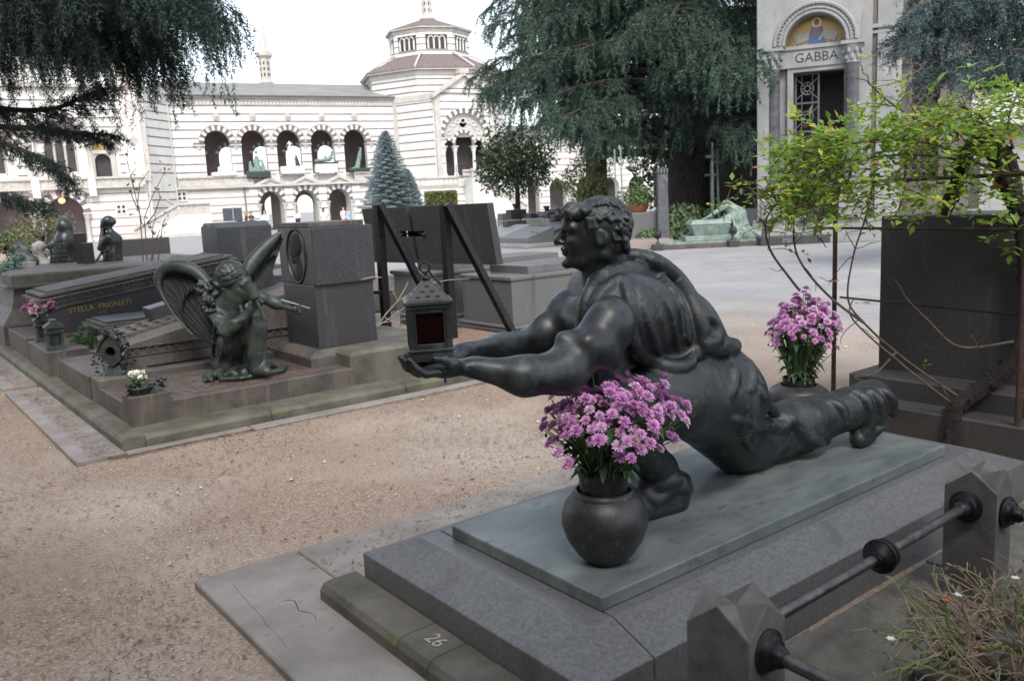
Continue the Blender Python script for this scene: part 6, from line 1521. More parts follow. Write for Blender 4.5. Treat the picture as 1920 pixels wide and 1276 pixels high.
# ================================================================== family chapel and the tombs across the plaza
CH_STONE = mat('chapel_stone', (.21,.21,.205), (.29,.29,.285), 1.5, .75, bump=.2, c3=(.15,.145,.135), s3=4, t3=.6, w3=.2, streak=((.12,.11,.095), 6, .56, .6))
CH_BROWN = mat('chapel_stone_shade_stain', (.09,.075,.062), (.16,.137,.115), 2, .8, bump=.2, c3=(.055,.047,.04), s3=3, t3=.56, w3=.2, stretch=(1, 1, .35))  # shadow side's darkness put into a browner stone, with stain streaks
CH_COL = mat('chapel_column', (.055,.058,.066), (.11,.11,.12), 6, .35, c3=(.17,.17,.18), s3=18, t3=.62)
def chapel():
    o = dp(1430, 420, 25.0); T = thing('family_chapel', 'grey stone family chapel lettered GABBA with gold mosaic arch', 'chapel', Vector((o.x, o.y, 0)), math.radians(-59.8))
    k = 25.0/F_PX/.945
    X = lambda px: (px-1430)*k; Z = lambda py, px=1500: 1.6+((374-.05*(px-960))-py)*k*.945
    zc0, zc1 = Z(338), Z(140); zl0, zl1 = Z(147), Z(108)
    # steps and plinth
    for i in range(4): bev(MB().box(-.5+.08*i, 7.2, -.9+.22*i, 3, .0+.16*i*(i > 0), .16*(i+1)).build('step', CH_STONE, T), .01)
    for x in (X(1448), X(1574)):
        bev(MB().box(x-.30, x+.30, -.35, .25, .64, 1.25).build('pedestal', CH_STONE, T), .015); bev(MB().box(x-.25, x+.25, -.30, .20, 1.25, zc0-.12).build('pedestal_die', MARBLE_O, T), .01)
        MB().lathe([(.27,zc0-.12),(.27,zc0-.05),(.235,zc0-.02),(.25,zc0+.03),(.20,zc0+.09),(.195,zc0+.3),(.175,zc1-.05),(.19,zc1)], 24, (x, -.05)).build('column_shaft', CH_COL, T, 50)
        c = MB().lathe([(.19,zc1),(.18,zc1+.05),(.20,zc1+.25),(.29,zc1+.45),(.27,zc1+.47)], 16, (x, -.05))
        for ring_ in range(2):
            for i in range(8): a = i*PI/4+ring_*PI/8; c.ball((x+(.21+.04*ring_)*math.cos(a), -.05+(.21+.04*ring_)*math.sin(a), zc1+.14+.17*ring_), (.055, .055, .08), 6, 4)
        c.build('capital', CH_STONE, T, True); MB().box(x-.30, x+.30, -.35, .25, zc1+.47, zc1+.56).build('abacus', CH_STONE, T)
    # wall with portal
    xl, xr = X(1424), X(1586); cx = X(1516); zs = Z(103); r = .80
    arch_wall(T, 'porch_wall', CH_STONE, xl, xr, zc1+.56, 9.2, [(cx, .80, 0, zs)], -.30, .55)
    bx0, bx1 = X(1480), X(1562)
    MB().box(xl+.1, bx0-.16, .25, .6, .6, zs+.2).build('portal_wall', CH_STONE, T); MB().box(bx1+.16, xr+.3, .25, .6, .6, 9).build('portal_wall', CH_STONE, T)
    for a, b in ((bx0-.16, bx0), (bx1, bx1+.16)): bev(MB().box(a, b, .10, .5, .64, zl0).build('door_jamb', CH_STONE, T), .01)
    bev(MB().box(bx0-.16, bx1+.16, .10, .5, zl0, zl0+.12).build('door_head', CH_STONE, T), .01)
    bev(MB().box(cx-1.0, cx+1.0, .05, .5, zl0+.12, zl1).build('lintel', MARBLE_O if False else CH_STONE, T), .01)
    text_mesh('name_letters', 'GABBA', .36, mat('letter_dark', (.03,.028,.026)), T, (cx+.02, .045, (zl0+zl1)/2+.06), (PI/2, 0, 0), .004, 1.0)
    MB().box(cx-1.05, cx+1.05, .0, .5, zl1, zl1+.10).build('lintel_cornice', CH_STONE, T)
    MB().prism([(cx+.79*math.cos(a), zs+.02+.79*math.sin(a)) for a in np.linspace(0, PI, 25)][::-1], .20, .26, 'y').build('mosaic_field', M_GOLD, T)
    # mosaic figure: robe, halo, head, wings laid on the gold ground
    mb = lambda nm, poly, m, y=.19: MB().prism([(cx+u*.8, zs+v*.8) for u, v in poly][::-1], y-.012, y+.012, 'y').build(nm, m, T)
    BLU = mat('mosaic_blue2', (.045,.075,.16), (.08,.12,.24), 30, .4); RED = mat('mosaic_brown', (.16,.07,.05), (.24,.12,.09), 30, .4); GREY = mat('mosaic_grey', (.22,.20,.18), (.34,.31,.28), 30, .4)
    mb('mosaic_wing', [(-.2,.5),(-.75,.40),(-.62,.12),(-.25,.2)][::-1], GREY, .186); mb('mosaic_wing', [(.2,.5),(.75,.40),(.62,.12),(.25,.2)], GREY, .186)
    mb('mosaic_robe', [(-.28,.05),(.34,.05),(.24,.35),(.22,.58),(.05,.66),(-.18,.58),(-.2,.3)], BLU, .182); mb('mosaic_scroll', [(.06,.2),(.13,.15),(.36,.48),(.29,.52)], GREY, .176); mb('mosaic_tunic', [(-.14,.34),(.10,.34),(.12,.56),(-.12,.56)], RED, .178)
    mb('mosaic_halo', [(.02+.17*math.cos(a), .78+.17*math.sin(a)) for a in np.linspace(0, 2*PI, 17)[:-1]], mat('mosaic_pale', (.66,.55,.30)), .180); mb('mosaic_head', [(.02+.09*math.cos(a), .77+.11*math.sin(a)) for a in np.linspace(0, 2*PI, 13)[:-1]], RED, .174)
    for sg in (-1, 1):
        for q in (0, 1): MB().tube([(cx+sg*(.44+.13*q)+(.03+.010*t)*math.cos(t*.8), .185, zs+.14+.12*q*0+(.03+.010*t)*math.sin(t*.8)) for t in range(10)], .012, 4, False).build('mosaic_scrollwork', GREY, T)
    for rr, w_, yy in ((.83, .04, -.31), (.93, .03, -.32), (1.06, .05, -.33)):
        MB().tube([(cx+rr*math.cos(a), yy, zs+rr*math.sin(a)) for a in np.linspace(0, PI, 33)], w_, 6, False).build('archivolt', CH_STONE, T)
    for i in range(30): a = PI*(i+.5)/30; MB().ball((cx+.985*math.cos(a), -.31, zs+.985*math.sin(a)), .03, 6, 4).build('arch_bead', CH_STONE, T)
    # pierced door leaf (half open) and dark interior
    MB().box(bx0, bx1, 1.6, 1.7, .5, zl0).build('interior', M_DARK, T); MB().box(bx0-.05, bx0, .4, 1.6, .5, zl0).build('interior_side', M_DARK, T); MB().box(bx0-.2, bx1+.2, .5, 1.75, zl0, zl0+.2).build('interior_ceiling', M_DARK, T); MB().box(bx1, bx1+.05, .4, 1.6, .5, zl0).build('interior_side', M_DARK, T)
    g = MB(); xm = (bx0+bx1)/2+.0; gx0, gx1 = bx0+.03, xm+.02; y = .36
    for x in (gx0, gx1-.05): g.box(x, x+.05, y, y+.04, .7, zl0-.02)
    zz = np.linspace(.7, zl0-.06, 6)
    for z in zz: g.box(gx0+.05, gx1-.05, y+.001, y+.039, z, z+.045)
    w2 = (gx1-gx0-.1)/2; gc = (gx0+gx1)/2
    for i in range(5):
        zc = (zz[i]+zz[i+1])/2+.02; hh = (zz[i+1]-zz[i])/2
        for rr in (.6, .28): g.tube([(gc+w2*rr*math.cos(a), y+.02, zc+w2*rr*math.sin(a)) for a in np.linspace(0, 2*PI, 17)], .020, 5, False)
        for a in range(8): q = a*PI/4; g.tube([(gc+w2*.28*math.cos(q), y+.02, zc+w2*.28*math.sin(q)), (gc+w2*.6*math.cos(q), y+.02, zc+w2*.6*math.sin(q))], .016, 4)
        for sx in (-1, 1):
            for sz in (-1, 1): g.tube([(gc+sx*w2*.42, y+.02, zc+sz*w2*.42), (gc+sx*w2, y+.02, zc+sz*hh*.7)], .018, 4); g.tube([(gc+sx*w2*.5, y+.02, zc+sz*hh), (gc+sx*w2*.5, y+.02, zc+sz*w2*.55)], .016, 4)
    g.build('door_grille', mat('grille', (.06,.065,.07), (.10,.10,.105), 20, .6), T)
    MB().at((bx1-.02, .45, 0), 0).box(-.02, .04, 0, .75, .65, zl0-.02).build('open_door_leaf', IRON, T)
    # set-back body: pilasters, cornice, lattice window
    yb = .55; xb = X(1586)
    MB().box(xb, X(1655), yb, 4, .6, 9.2).build('side_wall', CH_BROWN, T)
    bev(MB().box(xb+.18, xb+.50, yb-.10, yb, .6, 9).build('pilaster', CH_BROWN, T), .01); bev(MB().box(X(1612), X(1650), yb-.16, yb, .6, 9).build('pilaster', CH_STONE, T), .01)
    zc = Z(76, 1620)
    MB().box(xb, X(1652), yb-.22, yb, zc, zc+.10).box(xb, X(1652), yb-.17, yb, zc-.14, zc-.06).build('string_course', CH_STONE, T)
    arch_wall(T, 'window_wall', CH_BROWN, X(1655), X(1760), .6, 9.2, [(X(1690), .36, 1.6, Z(60, 1690))], 1.2, .4); MB().box(X(1655), X(1655)+.02, yb, 1.2, .6, 9.2).build('return_wall', CH_BROWN, T)
    lz = MB(); x0, x1 = X(1690)-.36, X(1690)+.36; z = 1.6
    while z < Z(35, 1690):
        for i in range(3):
            cxx = x0+.12+.24*i; lz.tube([(cxx+.11*math.cos(a), 1.42, z+.12+.11*math.sin(a)) for a in np.linspace(0, 2*PI, 9)], .022, 4, False)
        z += .23
    lz.build('lattice', CH_BROWN, T); MB().box(x0, x1, 1.56, 1.6, 1.6, Z(20, 1690)).build('window_dark', M_DARK, T)
    # roof edges
    MB().add([(xl-.35, -.6, 9.0), (cx, -.6, 10.6), (xr+.35, -.6, 9.0), (xl-.35, 4, 9.0), (cx, 4, 10.6), (xr+.35, 4, 9.0)], [(0,1,4,3),(1,2,5,4),(0,3,5,2),(0,2,1),(3,4,5)]).build('roof', CH_STONE, T)
    MB().box(xl-.02, xl+.3, -.28, 3.5, .6, 9.0).build('left_wall', CH_STONE, T)
chapel()
# ================================================================== weeping woman tomb and its neighbours
def plaza_edge():
    P = lambda x, y, d: Vector(dp(x, y, d))
    ang = math.radians(-59.8+14)
    g = gp(1285, 457, 0); d0 = 23.5
    o, L = frame_at(1308, 452, 24.0); o[2] = 0
    L = lambda r, a, u: o+RT*r+FW*a+UP*u
    rz = math.atan2(RT[1], RT[0])
    px = 24.0/F_PX
    T = thing('weeping_woman_tomb', 'low verdigris bronze slab tomb under the weeping woman', 'tomb', Vector(o), rz)
    bev(MB().box(-1.25, 2.3, -.1, 1.6, 0, .12).build('step', GRANITE_W, T), .01); bev(MB().box(-1.05, 2.2, .0, 1.5, .12, .17).build('bronze_plate', VERDI, T), .006)
    bev(MB().box(-.28, 1.1, .25, 1.0, .17, .32).build('lower_slab', VERDI, T), .02)
    bev(MB().loft([[(-.0,.3,.32),(.95,.3,.32),(.95,.9,.32),(0,.9,.32)],[(-.12,.22,.62),(1.0,.22,.62),(1.0,1,.62),(-.12,1,.62)],[(-.14,.2,.64),(1.02,.2,.64),(1.02,1.02,.64),(-.14,1.02,.64)],[(-.06,.3,.76),(1.0,.3,.76),(1.0,.95,.76),(-.06,.95,.76)]]).build('casket', VERDI, T), .01)
    W = thing('weeping_woman_statue', 'verdigris bronze woman bent weeping over a casket', 'statue', Vector(L(1.1, .5, .17)))
    S = SDF(np.array(L(1.1, .5, .17))-[1.4, 1.4, .1], np.array(L(1.1, .5, .17))+[1.4, 1.4, 1.3], .021)
    A = lambda r, a, u: L(r, a, u)
    S.cone(A(1.35, .55, .35), A(1.28, .55, .85), .30, .23, .1); S.cone(A(1.28, .55, .85), A(.95, .5, 1.14), .22, .15, .08)      # hips, bent back
    S.ell(A(.84, .42, 1.12), (.115, .115, .12), .05); S.ell(A(.90, .45, 1.17), (.11, .11, .10), .03)
    S.chain([A(.95, .38, 1.14), A(.62, .30, .98), A(.34, .35, .80)], [.075, .055, .04], .04); S.chain([A(.9, .62, 1.08), A(.6, .62, .90), A(.36, .5, .80)], [.07, .05, .04], .04)
    for k in range(4): S.chain([A(.32, .33+.03*k, .80), A(.25, .33+.03*k, .79), A(.20, .33+.03*k, .77)], [.018, .016, .012], .008)
    S.cone(A(1.1, .45, .80), A(.75, .4, .70), .14, .10, .06)
    S.cone(A(1.4, .5, .30), A(1.9, .45, .20), .26, .10, .1); S.cone(A(1.9, .45, .22), A(2.25, .4, .17), .14, .05, .08); S.cone(A(1.2, .3, .35), A(1.15, .15, .20), .2, .14, .08)
    for q in ([(1.05,.2,.95),(1.08,.15,.6),(1.0,.1,.22)], [(1.25,.2,.95),(1.28,.12,.6),(1.22,.1,.2)], [(1.4,.2,.9),(1.5,.15,.5),(1.5,.1,.2)], [(1.5,.25,.7),(1.7,.2,.4),(1.85,.15,.2)], [(1.15,.2,1.1),(1.4,.25,.9),(1.55,.3,.55)], [(1.6,.3,.4),(1.9,.25,.25),(2.15,.25,.2)]):
        S.ridge([A(*v) for v in q], [.015,.04,.03], .03, px=False, n=4)
    S.cutz(.16); finish(S, 'figure', VERDI, W)
    for i, (x, lab) in enumerate(((-1.15, 'verdigris globe lamp on left corner of the weeping woman tomb'), (.95, 'verdigris globe lamp on right corner of the weeping woman tomb'))):
        Q = thing('globe_lamp', lab, 'lamp', Vector(L(x, -.18, 0)), rz)
        bev(MB().box(-.14, .14, -.14, .14, 0, .17).build('block', GRANITE_D, Q), .01); MB().lathe([(.07,.17),(.05,.2),(.02,.28),(.03,.33)], 10).build('stem', VERDI_D, Q, True)
        b = MB(); 
        for k in range(6): a = k*PI/6; b.tube([(.11*math.cos(a)*math.cos(q), .11*math.sin(a)*math.cos(q), .44+.12*math.sin(q)) for q in np.linspace(0, 2*PI, 17)], .012, 4, False)
        b.ball((0, 0, .44), .08, 10, 6).build('globe', VERDI_D, Q, True)
    # dark plaque block, small cone ornament
    Q = thing('plaque_block', 'low dark granite block with small plaque right of the weeping woman', 'tomb', Vector(L(2.0, -.35, 0)), rz)
    bev(MB().box(-.35, 1.6, -.1, .5, 0, .22).build('stone', GRANITE_D, Q), .01); bev(MB().box(.22, .5, -.13, -.10, .04, .18).build('plaque', CH_COL, Q), .005)
    MB().lathe([(.13,.22),(.12,.30),(.085,.52),(.08,.55),(0,.55)], 12, (-.15, .15)).build('bell_vase', CH_COL, Q, True)
    Q = thing('urn_of_flowers', 'small green urn with pink flowers on dark block', 'flowers', Vector(L(3.15, .2, 0)), rz)
    MB().lathe([(.10,.20),(.09,.24),(.16,.55),(.18,.58),(.14,.58),(0,.5)], 12).build('urn', VERDI, Q, True)
    rng = np.random.default_rng(7); n = 120
    P_ = np.stack([rng.normal(-.03, .1, n), rng.normal(0, .1, n), rng.uniform(.58, .85, n)], 1); leaves('leaves', P_, rdirs(rng, n), rdirs(rng, n), .10, .05, LEAFG, Q)
    P_ = np.stack([rng.normal(-.16, .06, 60), rng.normal(-.05, .05, 60), rng.uniform(.70, .88, 60)], 1); leaves('petals', P_, rdirs(rng, 60), rdirs(rng, 60), .07, .05, bpy.data.materials['silk_pink'], Q)
    # stele column
    c = P(1243, 430, 25.5); Q = thing('tall_stele', 'tall slim dark bronze stele with small crenellated head', 'monument', Vector((c.x, c.y, 0)), rz); zt = float(P(1232, 315, 25.5).z)
    m = MB().loft([[(-.19,-.19,0),(.19,-.19,0),(.19,.19,0),(-.19,.19,0)],[(-.17,-.17,.3),(.17,-.17,.3),(.17,.17,.3),(-.17,.17,.3)],[(-.14,-.14,zt-.18),(.14,-.14,zt-.18),(.14,.14,zt-.18),(-.14,.14,zt-.18)]]); bev(m.build('shaft', CH_COL, Q), .01)
    bev(MB().box(-.155,.155,-.155,.155,zt-.18,zt-.02).build('collar', BRONZE_V, Q), .01)
    for i in range(4): MB().box(-.15+.09*i, -.12+.09*i, -.165, -.155, zt-.15, zt-.04).build('figure_relief', VERDI, Q)
    Q = thing('pink_granite_platform', 'low pinkish granite platform left of the weeping woman', 'tomb', Vector(L(-1.7, 1.2, 0)), rz)
    bev(MB().box(-1.2, 1.1, -.8, 1.5, 0, .26).build('slab', mat('granite_pink', (.22,.17,.15), (.32,.26,.235), 40, .5), Q), .01)
    # tall crosses
    for i, (x, yt, d, lab) in enumerate(((1337, 268, 26.5, 'tall thin verdigris cross, tallest, behind the weeping woman'), (1345, 280, 27.2, 'tall thin verdigris cross, leaning, middle of the three'), (1331, 303, 27.0, 'thin verdigris cross, shortest of three by the cedar'))):
        b = P((1337, 1349, 1335)[i], 395, d); zt = float(P(x, yt, d).z); tp = P(x, yt, d); Q = thing('bronze_cross', lab, 'cross', Vector((b.x, b.y, 0)), rz)
        dx = (tp-Vector((b.x, b.y, 0))).to_2d() if False else Vector((0, 0))
        lean = (-.12, 0, 0)[i] if False else (0, -.06, 0)[i]
        MB().tube([(0, 0, 0), (lean, 0, zt)], [.045, .03], 6).build('shaft', VERDI, Q); zc = zt-.42; xc = lean*zc/zt
        MB().box(xc-.2, xc+.2, -.03, .03, zc-.04, zc+.04).box(xc-.035, xc+.035, -.035, .035, zc-.14, zc+.3).build('arms', CH_COL, Q)
    for i, (x, x2, yt) in enumerate(((1152, 1157, 280), (1163, 1169, 275))):
        d = 24.5; b = P(x2, 400, d); t = P(x, yt, d); Q = thing('thin_pole', ('thin green garden pole, left of the pair', 'thin green garden pole, right of the pair')[i], 'pole', Vector((b.x, b.y, 0)))
        MB().tube([(0, 0, 0), (t.x-b.x, t.y-b.y, t.z)], [.035, .022], 6).build('rod', VERDI, Q); MB().lathe([(.09,0),(.08,.06),(.04,.08)], 10).build('foot', GRANITE_D, Q)
    # flower bowl with shrub, ivy mound, low walls
    c = P(1193, 398, 26); Q = thing('terracotta_bowl', 'terracotta bowl with leafy shrub on grey block', 'planter', Vector((c.x, c.y, 0)), rz); zb = float(c.z)
    bev(MB().box(-.6, .8, -.4, .5, 0, zb-.0).build('block', GRANITE, Q), .01); MB().lathe([(.18,zb),(.30,zb+.02),(.42,zb+.20),(.44,zb+.22),(.38,zb+.2),(0,zb+.12)], 18).build('bowl', mat('terracotta', (.30,.10,.06), (.38,.15,.09), 8, .8), Q, True)
    n = 900; a = rng.uniform(0, 6.3, n); r = .55*np.sqrt(rng.uniform(0, 1, n)); z = rng.uniform(0, .75, n)*(1.1-r); leaves('shrub', np.stack([r*np.cos(a), r*np.sin(a), zb+.2+z], 1), rdirs(rng, n)+[0, 0, .3], rdirs(rng, n)+[0, 0, .8], .10, .055, mat('shrub_green', (.07,.12,.03), (.14,.20,.07), 3, .5, trans=.2), Q)
    c = P(1280, 420, 28); Q = thing('ivy_mound', 'rounded pale green ivy mound at the foot of the cedar', 'plant', Vector((c.x, c.y, 0)), rz)
    n = 4200; u = rdirs(rng, n); u[:, 2] = np.abs(u[:, 2]); rr = rng.uniform(.85, 1.05, n)[:, None]; leaves('foliage', u*rr*[1.25, .9, 1.05]+rng.normal(0, .05, (n, 3)), u*.4+rdirs(rng, n), u+rdirs(rng, n)*.4, .15, .11, mat('ivy_pale', (.10,.17,.07), (.22,.30,.15), 6, .5, trans=.15), Q)
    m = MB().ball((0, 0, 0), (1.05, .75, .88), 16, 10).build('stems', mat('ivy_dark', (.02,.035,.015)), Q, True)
    c = P(1222, 447, 26); Q = thing('ground_ivy', 'low ground ivy patch left of the tall stele', 'plant', Vector((c.x, c.y, .25)), rz); n = 700
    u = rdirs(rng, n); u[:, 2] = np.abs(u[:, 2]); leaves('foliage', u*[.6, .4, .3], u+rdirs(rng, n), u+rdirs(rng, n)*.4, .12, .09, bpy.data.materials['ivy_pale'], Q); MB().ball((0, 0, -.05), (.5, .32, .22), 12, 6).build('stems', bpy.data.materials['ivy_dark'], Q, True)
    # dark garden wall behind the cedar and a low stone wall
    a, b = P(1308, 400, 31), P(1450, 395, 29.5); Q = thing('dark_wall', 'dark stained wall behind the three thin crosses', 'wall', Vector((a.x, a.y, 0)), math.atan2(b.y-a.y, b.x-a.x)); ln = (b-a).to_2d().length if False else math.hypot(b.x-a.x, b.y-a.y)
    DW = mat('wall_dark', (.035,.03,.028), (.075,.066,.06), 1.2, .9, bump=.4, bscale=12)
    MB().box(0, ln, 0, .4, 0, float(P(1380, 296, 30).z)).build('masonry', DW, Q); bev(MB().box(-.1, ln+.1, -.08, .48, float(P(1380, 296, 30).z), float(P(1380, 296, 30).z)+.14).build('coping', GRANITE_W, Q), .02)
    a, b = P(1380, 440, 27.0), P(1450, 440, 26.0); Q = thing('low_stone_wall', 'low weathered stone block wall beside the chapel steps', 'wall', Vector((a.x, a.y, 0)), math.atan2(b.y-a.y, b.x-a.x)); ln = math.hypot(b.x-a.x, b.y-a.y); zt = float(P(1400, 391, 26.5).z)
    for i in range(3): bev(MB().box(ln*i/3, ln*(i+1)/3-.01, 0, .5, 0, zt).build('block', CH_STONE, Q), .02)
plaza_edge()
def far_graves():
    """the crowded field of small graves left of the statue head"""
    rng = np.random.default_rng(21); k = 0
    rz = math.atan2(RT[1], RT[0]); ST = [GRANITE, GRANITE_D, MARBLE_O, GRANITE_P, CH_STONE]
    spec = [(985, 437, 29, 'ledger', 0), (1018, 432, 30, 'ledger', 3), (965, 425, 31, 'block', 1), (992, 418, 33, 'ledger', 0), (1022, 412, 34, 'ledger', 2), (968, 405, 36, 'block', 1), (1005, 405, 36, 'drum', 3), (1040, 402, 36, 'drum', 3), (955, 412, 34, 'block', 2), (1052, 415, 33, 'block', 1), (1000, 425, 31.5, 'block', 4), (945, 428, 30.5, 'ledger', 4), (1035, 424, 31.5, 'block', 2), (985, 399, 38, 'ledger', 2), (1060, 440, 29, 'ledger', 0), (1025, 396, 39, 'block', 1), (950, 398, 39, 'block', 0), (1050, 395, 40, 'drum', 3)]
    names = {'ledger': 'sloping ledger grave', 'block': 'upright block grave', 'drum': 'grave with cylindrical stone drums'}
    cols = ['grey', 'dark', 'pale', 'blue-grey', 'buff']
    for i, (px_, py_, d, kind, mi) in enumerate(spec):
        g = gp(px_, py_, .0); q = dp(px_, py_, d); g = Vector((q.x, q.y, 0)); w = 1.0
        T = thing('far_grave', 'far %s %s, number %d counted from plaza edge inward' % (cols[mi], names[kind], i+1), 'grave', g, rz+.5+rng.uniform(-.15, .15), 'crowded graves left of the statue head')
        T['label'] = '%s %s in the crowded plot, %s' % (cols[mi], names[kind], ('front row left', 'front row middle', 'just behind front row left', 'middle with cream edge', 'middle right in white gravel', 'left in third row', 'left of the drum pair', 'right of the drum pair', 'far left of third row', 'touching the statue brow', 'centre of second row', 'front row far left', 'second row right', 'back row centre', 'front row nearest statue', 'back row by shrub', 'back row far left', 'back row far right')[i])
        z = float(q.z); m = ST[mi]; base = max(.15, z*.5)
        if kind == 'ledger':
            bev(MB().prism([(-.55, 0), (.55, 0), (.55, base+.42), (-.55, base+.1)], -.9, .9, 'y').build('slab', m, T), .02); bev(MB().box(-.7, .7, -1.0, 1.0, 0, base*.6).build('kerb', CH_STONE, T), .02)
        elif kind == 'block':
            h = base+rng.uniform(.4, .8); bev(MB().box(-.4, .4, -.2, .2, 0, h).build('headstone', m, T), .03); bev(MB().box(-.5, .5, -1.2, .3, 0, base*.6).build('kerb', CH_STONE, T), .02)
            if i % 2: MB().lathe([(.10,h),(.08,h+.05),(.16,h+.22),(.17,h+.24),(.0,h+.2)], 10).build('vase', VERDI_D, T, True)
        else:
            for s in (-.35, .35): MB().at((s, 0, base+.32), 0, PI/2).lathe([(.0,-.35),(.24,-.35),(.27,-.3),(.27,.3),(.24,.35),(0,.35)], 14).build('drum', m, T, 40)
            bev(MB().box(-.8, .8, -.4, .4, 0, base+.06).build('base', GRANITE_D, T), .02)
        n = 40; leaves('wreath', np.stack([rng.normal(.2, .18, n), rng.normal(-.5, .25, n), rng.uniform(base*.6, base*.6+.35, n)], 1), rdirs(rng, n), rdirs(rng, n), .14, .10, (LEAFG2, bpy.data.materials['silk_pink'], bpy.data.materials['petal_white'], LEAFG)[i % 4], T)
    # stone posts and kerb along the plaza edge
    for i, (px_, py_) in enumerate(((947, 452), (998, 449), (1052, 447))):
        g = gp(px_, py_, 0); T = thing('kerb_post', ('square pale kerb post at plaza edge, left', 'square pale kerb post at plaza edge, with flowers', 'square pale kerb post at plaza edge, by statue brow')[i], 'post', g, rz, 'kerb posts at the plaza edge')
        bev(MB().box(-.16, .16, -.16, .16, 0, .5).build('post', CH_STONE, T), .02); bev(MB().box(-.19, .19, -.19, .19, .5, .57).build('cap', CH_STONE, T), .015)
    a, b = gp(938, 455, 0), gp(1190, 452, 0); T = thing('plot_kerb', 'long low stone kerb along the crowded plot', 'kerb', a, math.atan2(b.y-a.y, b.x-a.x)); ln = (b-a).length
    for i in range(5): bev(MB().box(ln*i/5, ln*(i+1)/5-.02, .0, .3, 0, .16).build('kerb_stone', CH_STONE, T), .02)
far_graves()
# ================================================================== trees
BARK = mat('bark_dark', (.018,.014,.012), (.05,.040,.034), 9, .95, bump=.8, bscale=14, bdist=.03)
CEDAR_L = mat('cedar_needles', (.016,.038,.027), (.060,.102,.068), .9, .7, pos='World', c3=(.055,.085,.05), s3=2.2, t3=.6, trans=.12)
CEDAR_N = mat('cedar_needles_near', (.010,.024,.020), (.028,.055,.045), 1.5, .7, pos='World', trans=.1)
CEDAR_B = mat('cedar_needles_blue', (.035,.060,.062), (.085,.125,.125), 1.2, .7, pos='World', trans=.12)
def strands(rng, base, out, L_, step=.075, per=3, bl=.11, bw=.026, droop=1.0, jag=.05):
    """hanging sprays: from base points, growing along out and bending down; returns blade arrays"""
    base = np.asarray(base); out = np.asarray(out); n = len(base); L_ = np.broadcast_to(L_, (n,)); P = []; D = []
    m = int(np.max(L_)/step)+1; p = base.copy(); d = out/np.maximum(np.linalg.norm(out, axis=1, keepdims=True), 1e-6)
    for j in range(m):
        alive = (j*step < L_)
        if not alive.any(): break
        d = d+np.array([0, 0, -.22*droop])+rng.normal(0, .10, (n, 3)); d /= np.linalg.norm(d, axis=1, keepdims=True); p = p+d*step
        for k in range(per):
            q = p[alive]+rng.normal(0, jag*.3, (alive.sum(), 3)); dd = d[alive]*.7+rdirs(rng, int(alive.sum()))*.75; P.append(q); D.append(dd)
    P = np.concatenate(P); D = np.concatenate(D); N = rdirs(rng, len(P)); L2 = bl*rng.uniform(.65, 1.2, len(P)); W2 = bw*rng.uniform(.7, 1.2, len(P))
    return P, D, N, L2, W2
def limb_pts(p0, az, L_, rise, sag, n=9, wob=.0, rng=None):
    out = []
    for i in range(n):
        s = i/(n-1); r = L_*s; out.append((p0[0]+r*math.cos(az+wob*s), p0[1]+r*math.sin(az+wob*s), p0[2]+rise*L_*s-sag*L_*s*s))
    return out
def cedar(name, label, loc, H, R, z0, seed, mat_n, limbs=60, dens=1.0, bl=.13, bw=.03, sl=(.5, 1.5), trunk=.42, keep=None, per=3, step=.085, rise=.28, sag=.42):
    rng = np.random.default_rng(seed); T = thing(name, label, 'tree', loc)
    tr = MB().tube([(0, 0, -.2), (.05, 0, H*.3), (-.05, .05, H*.7), (0, 0, H)], [trunk*1.25, trunk, trunk*.55, .05], 12); base = []; out = []; lb = MB()
    for i in range(limbs):
        u = (i+.5)/limbs; z = z0+(H-z0)*u**1.15*.96; L_ = R*(1-u)**.62*rng.uniform(.8, 1.1)+.5; az = i*2.399+rng.uniform(-.3, .3)
        pts = limb_pts((0, 0, z), az, L_, rise*rng.uniform(.6, 1.3), sag*rng.uniform(.8, 1.2), 9, rng.uniform(-.25, .25)); rr = trunk*.30*(1-u*.6)
        ok = np.ones(9, bool) if keep is None else keep(np.array(pts)+np.array(loc)); ok[:4] = True; nk = 9 if ok.all() else int(np.argmin(ok))
        lb.tube(pts[:nk], [rr*(1-.85*k/8) for k in range(nk)], 6)
        for k in range(2, 9):
            for sd in (-1, 1):
                s = k/8; l2 = L_*.34*(1.15-s*.55)*rng.uniform(.6, 1.1); a2 = az+sd*rng.uniform(.6, 1.15); q0 = pts[k]; q = limb_pts(q0, a2, l2, .10, .35, 5)
                if keep is None or (k < nk and bool(keep(np.array(q[-1:])+np.array(loc))[0])): lb.tube(q, [rr*.3, rr*.25, rr*.2, rr*.14, .008], 4)
                ns = max(2, int(l2*6*dens))
                for t in rng.uniform(.05, 1, ns):
                    j = min(3, int(t*4)); f = t*4-j; b = np.array(q[j])*(1-f)+np.array(q[j+1])*f; base.append(b); out.append((math.cos(a2)*.6+rng.normal(0, .3), math.sin(a2)*.6+rng.normal(0, .3), .05))
            for t in range(int(3*dens)): base.append(np.array(pts[k])+rng.normal(0, .12, 3)); out.append((math.cos(az)*.5+rng.normal(0, .4), math.sin(az)*.5+rng.normal(0, .4), .05))
    base = np.array(base); out = np.array(out)
    if keep is not None: mk = keep(base+np.array(loc)); base, out = base[mk], out[mk]
    tr.build('trunk', BARK, T, True); lb.build('limbs', BARK, T, True)
    leaves('crown', *strands(rng, base, out, rng.uniform(*sl, len(base)), step, per, bl, bw), mat_n, T, tri=True)
    return T
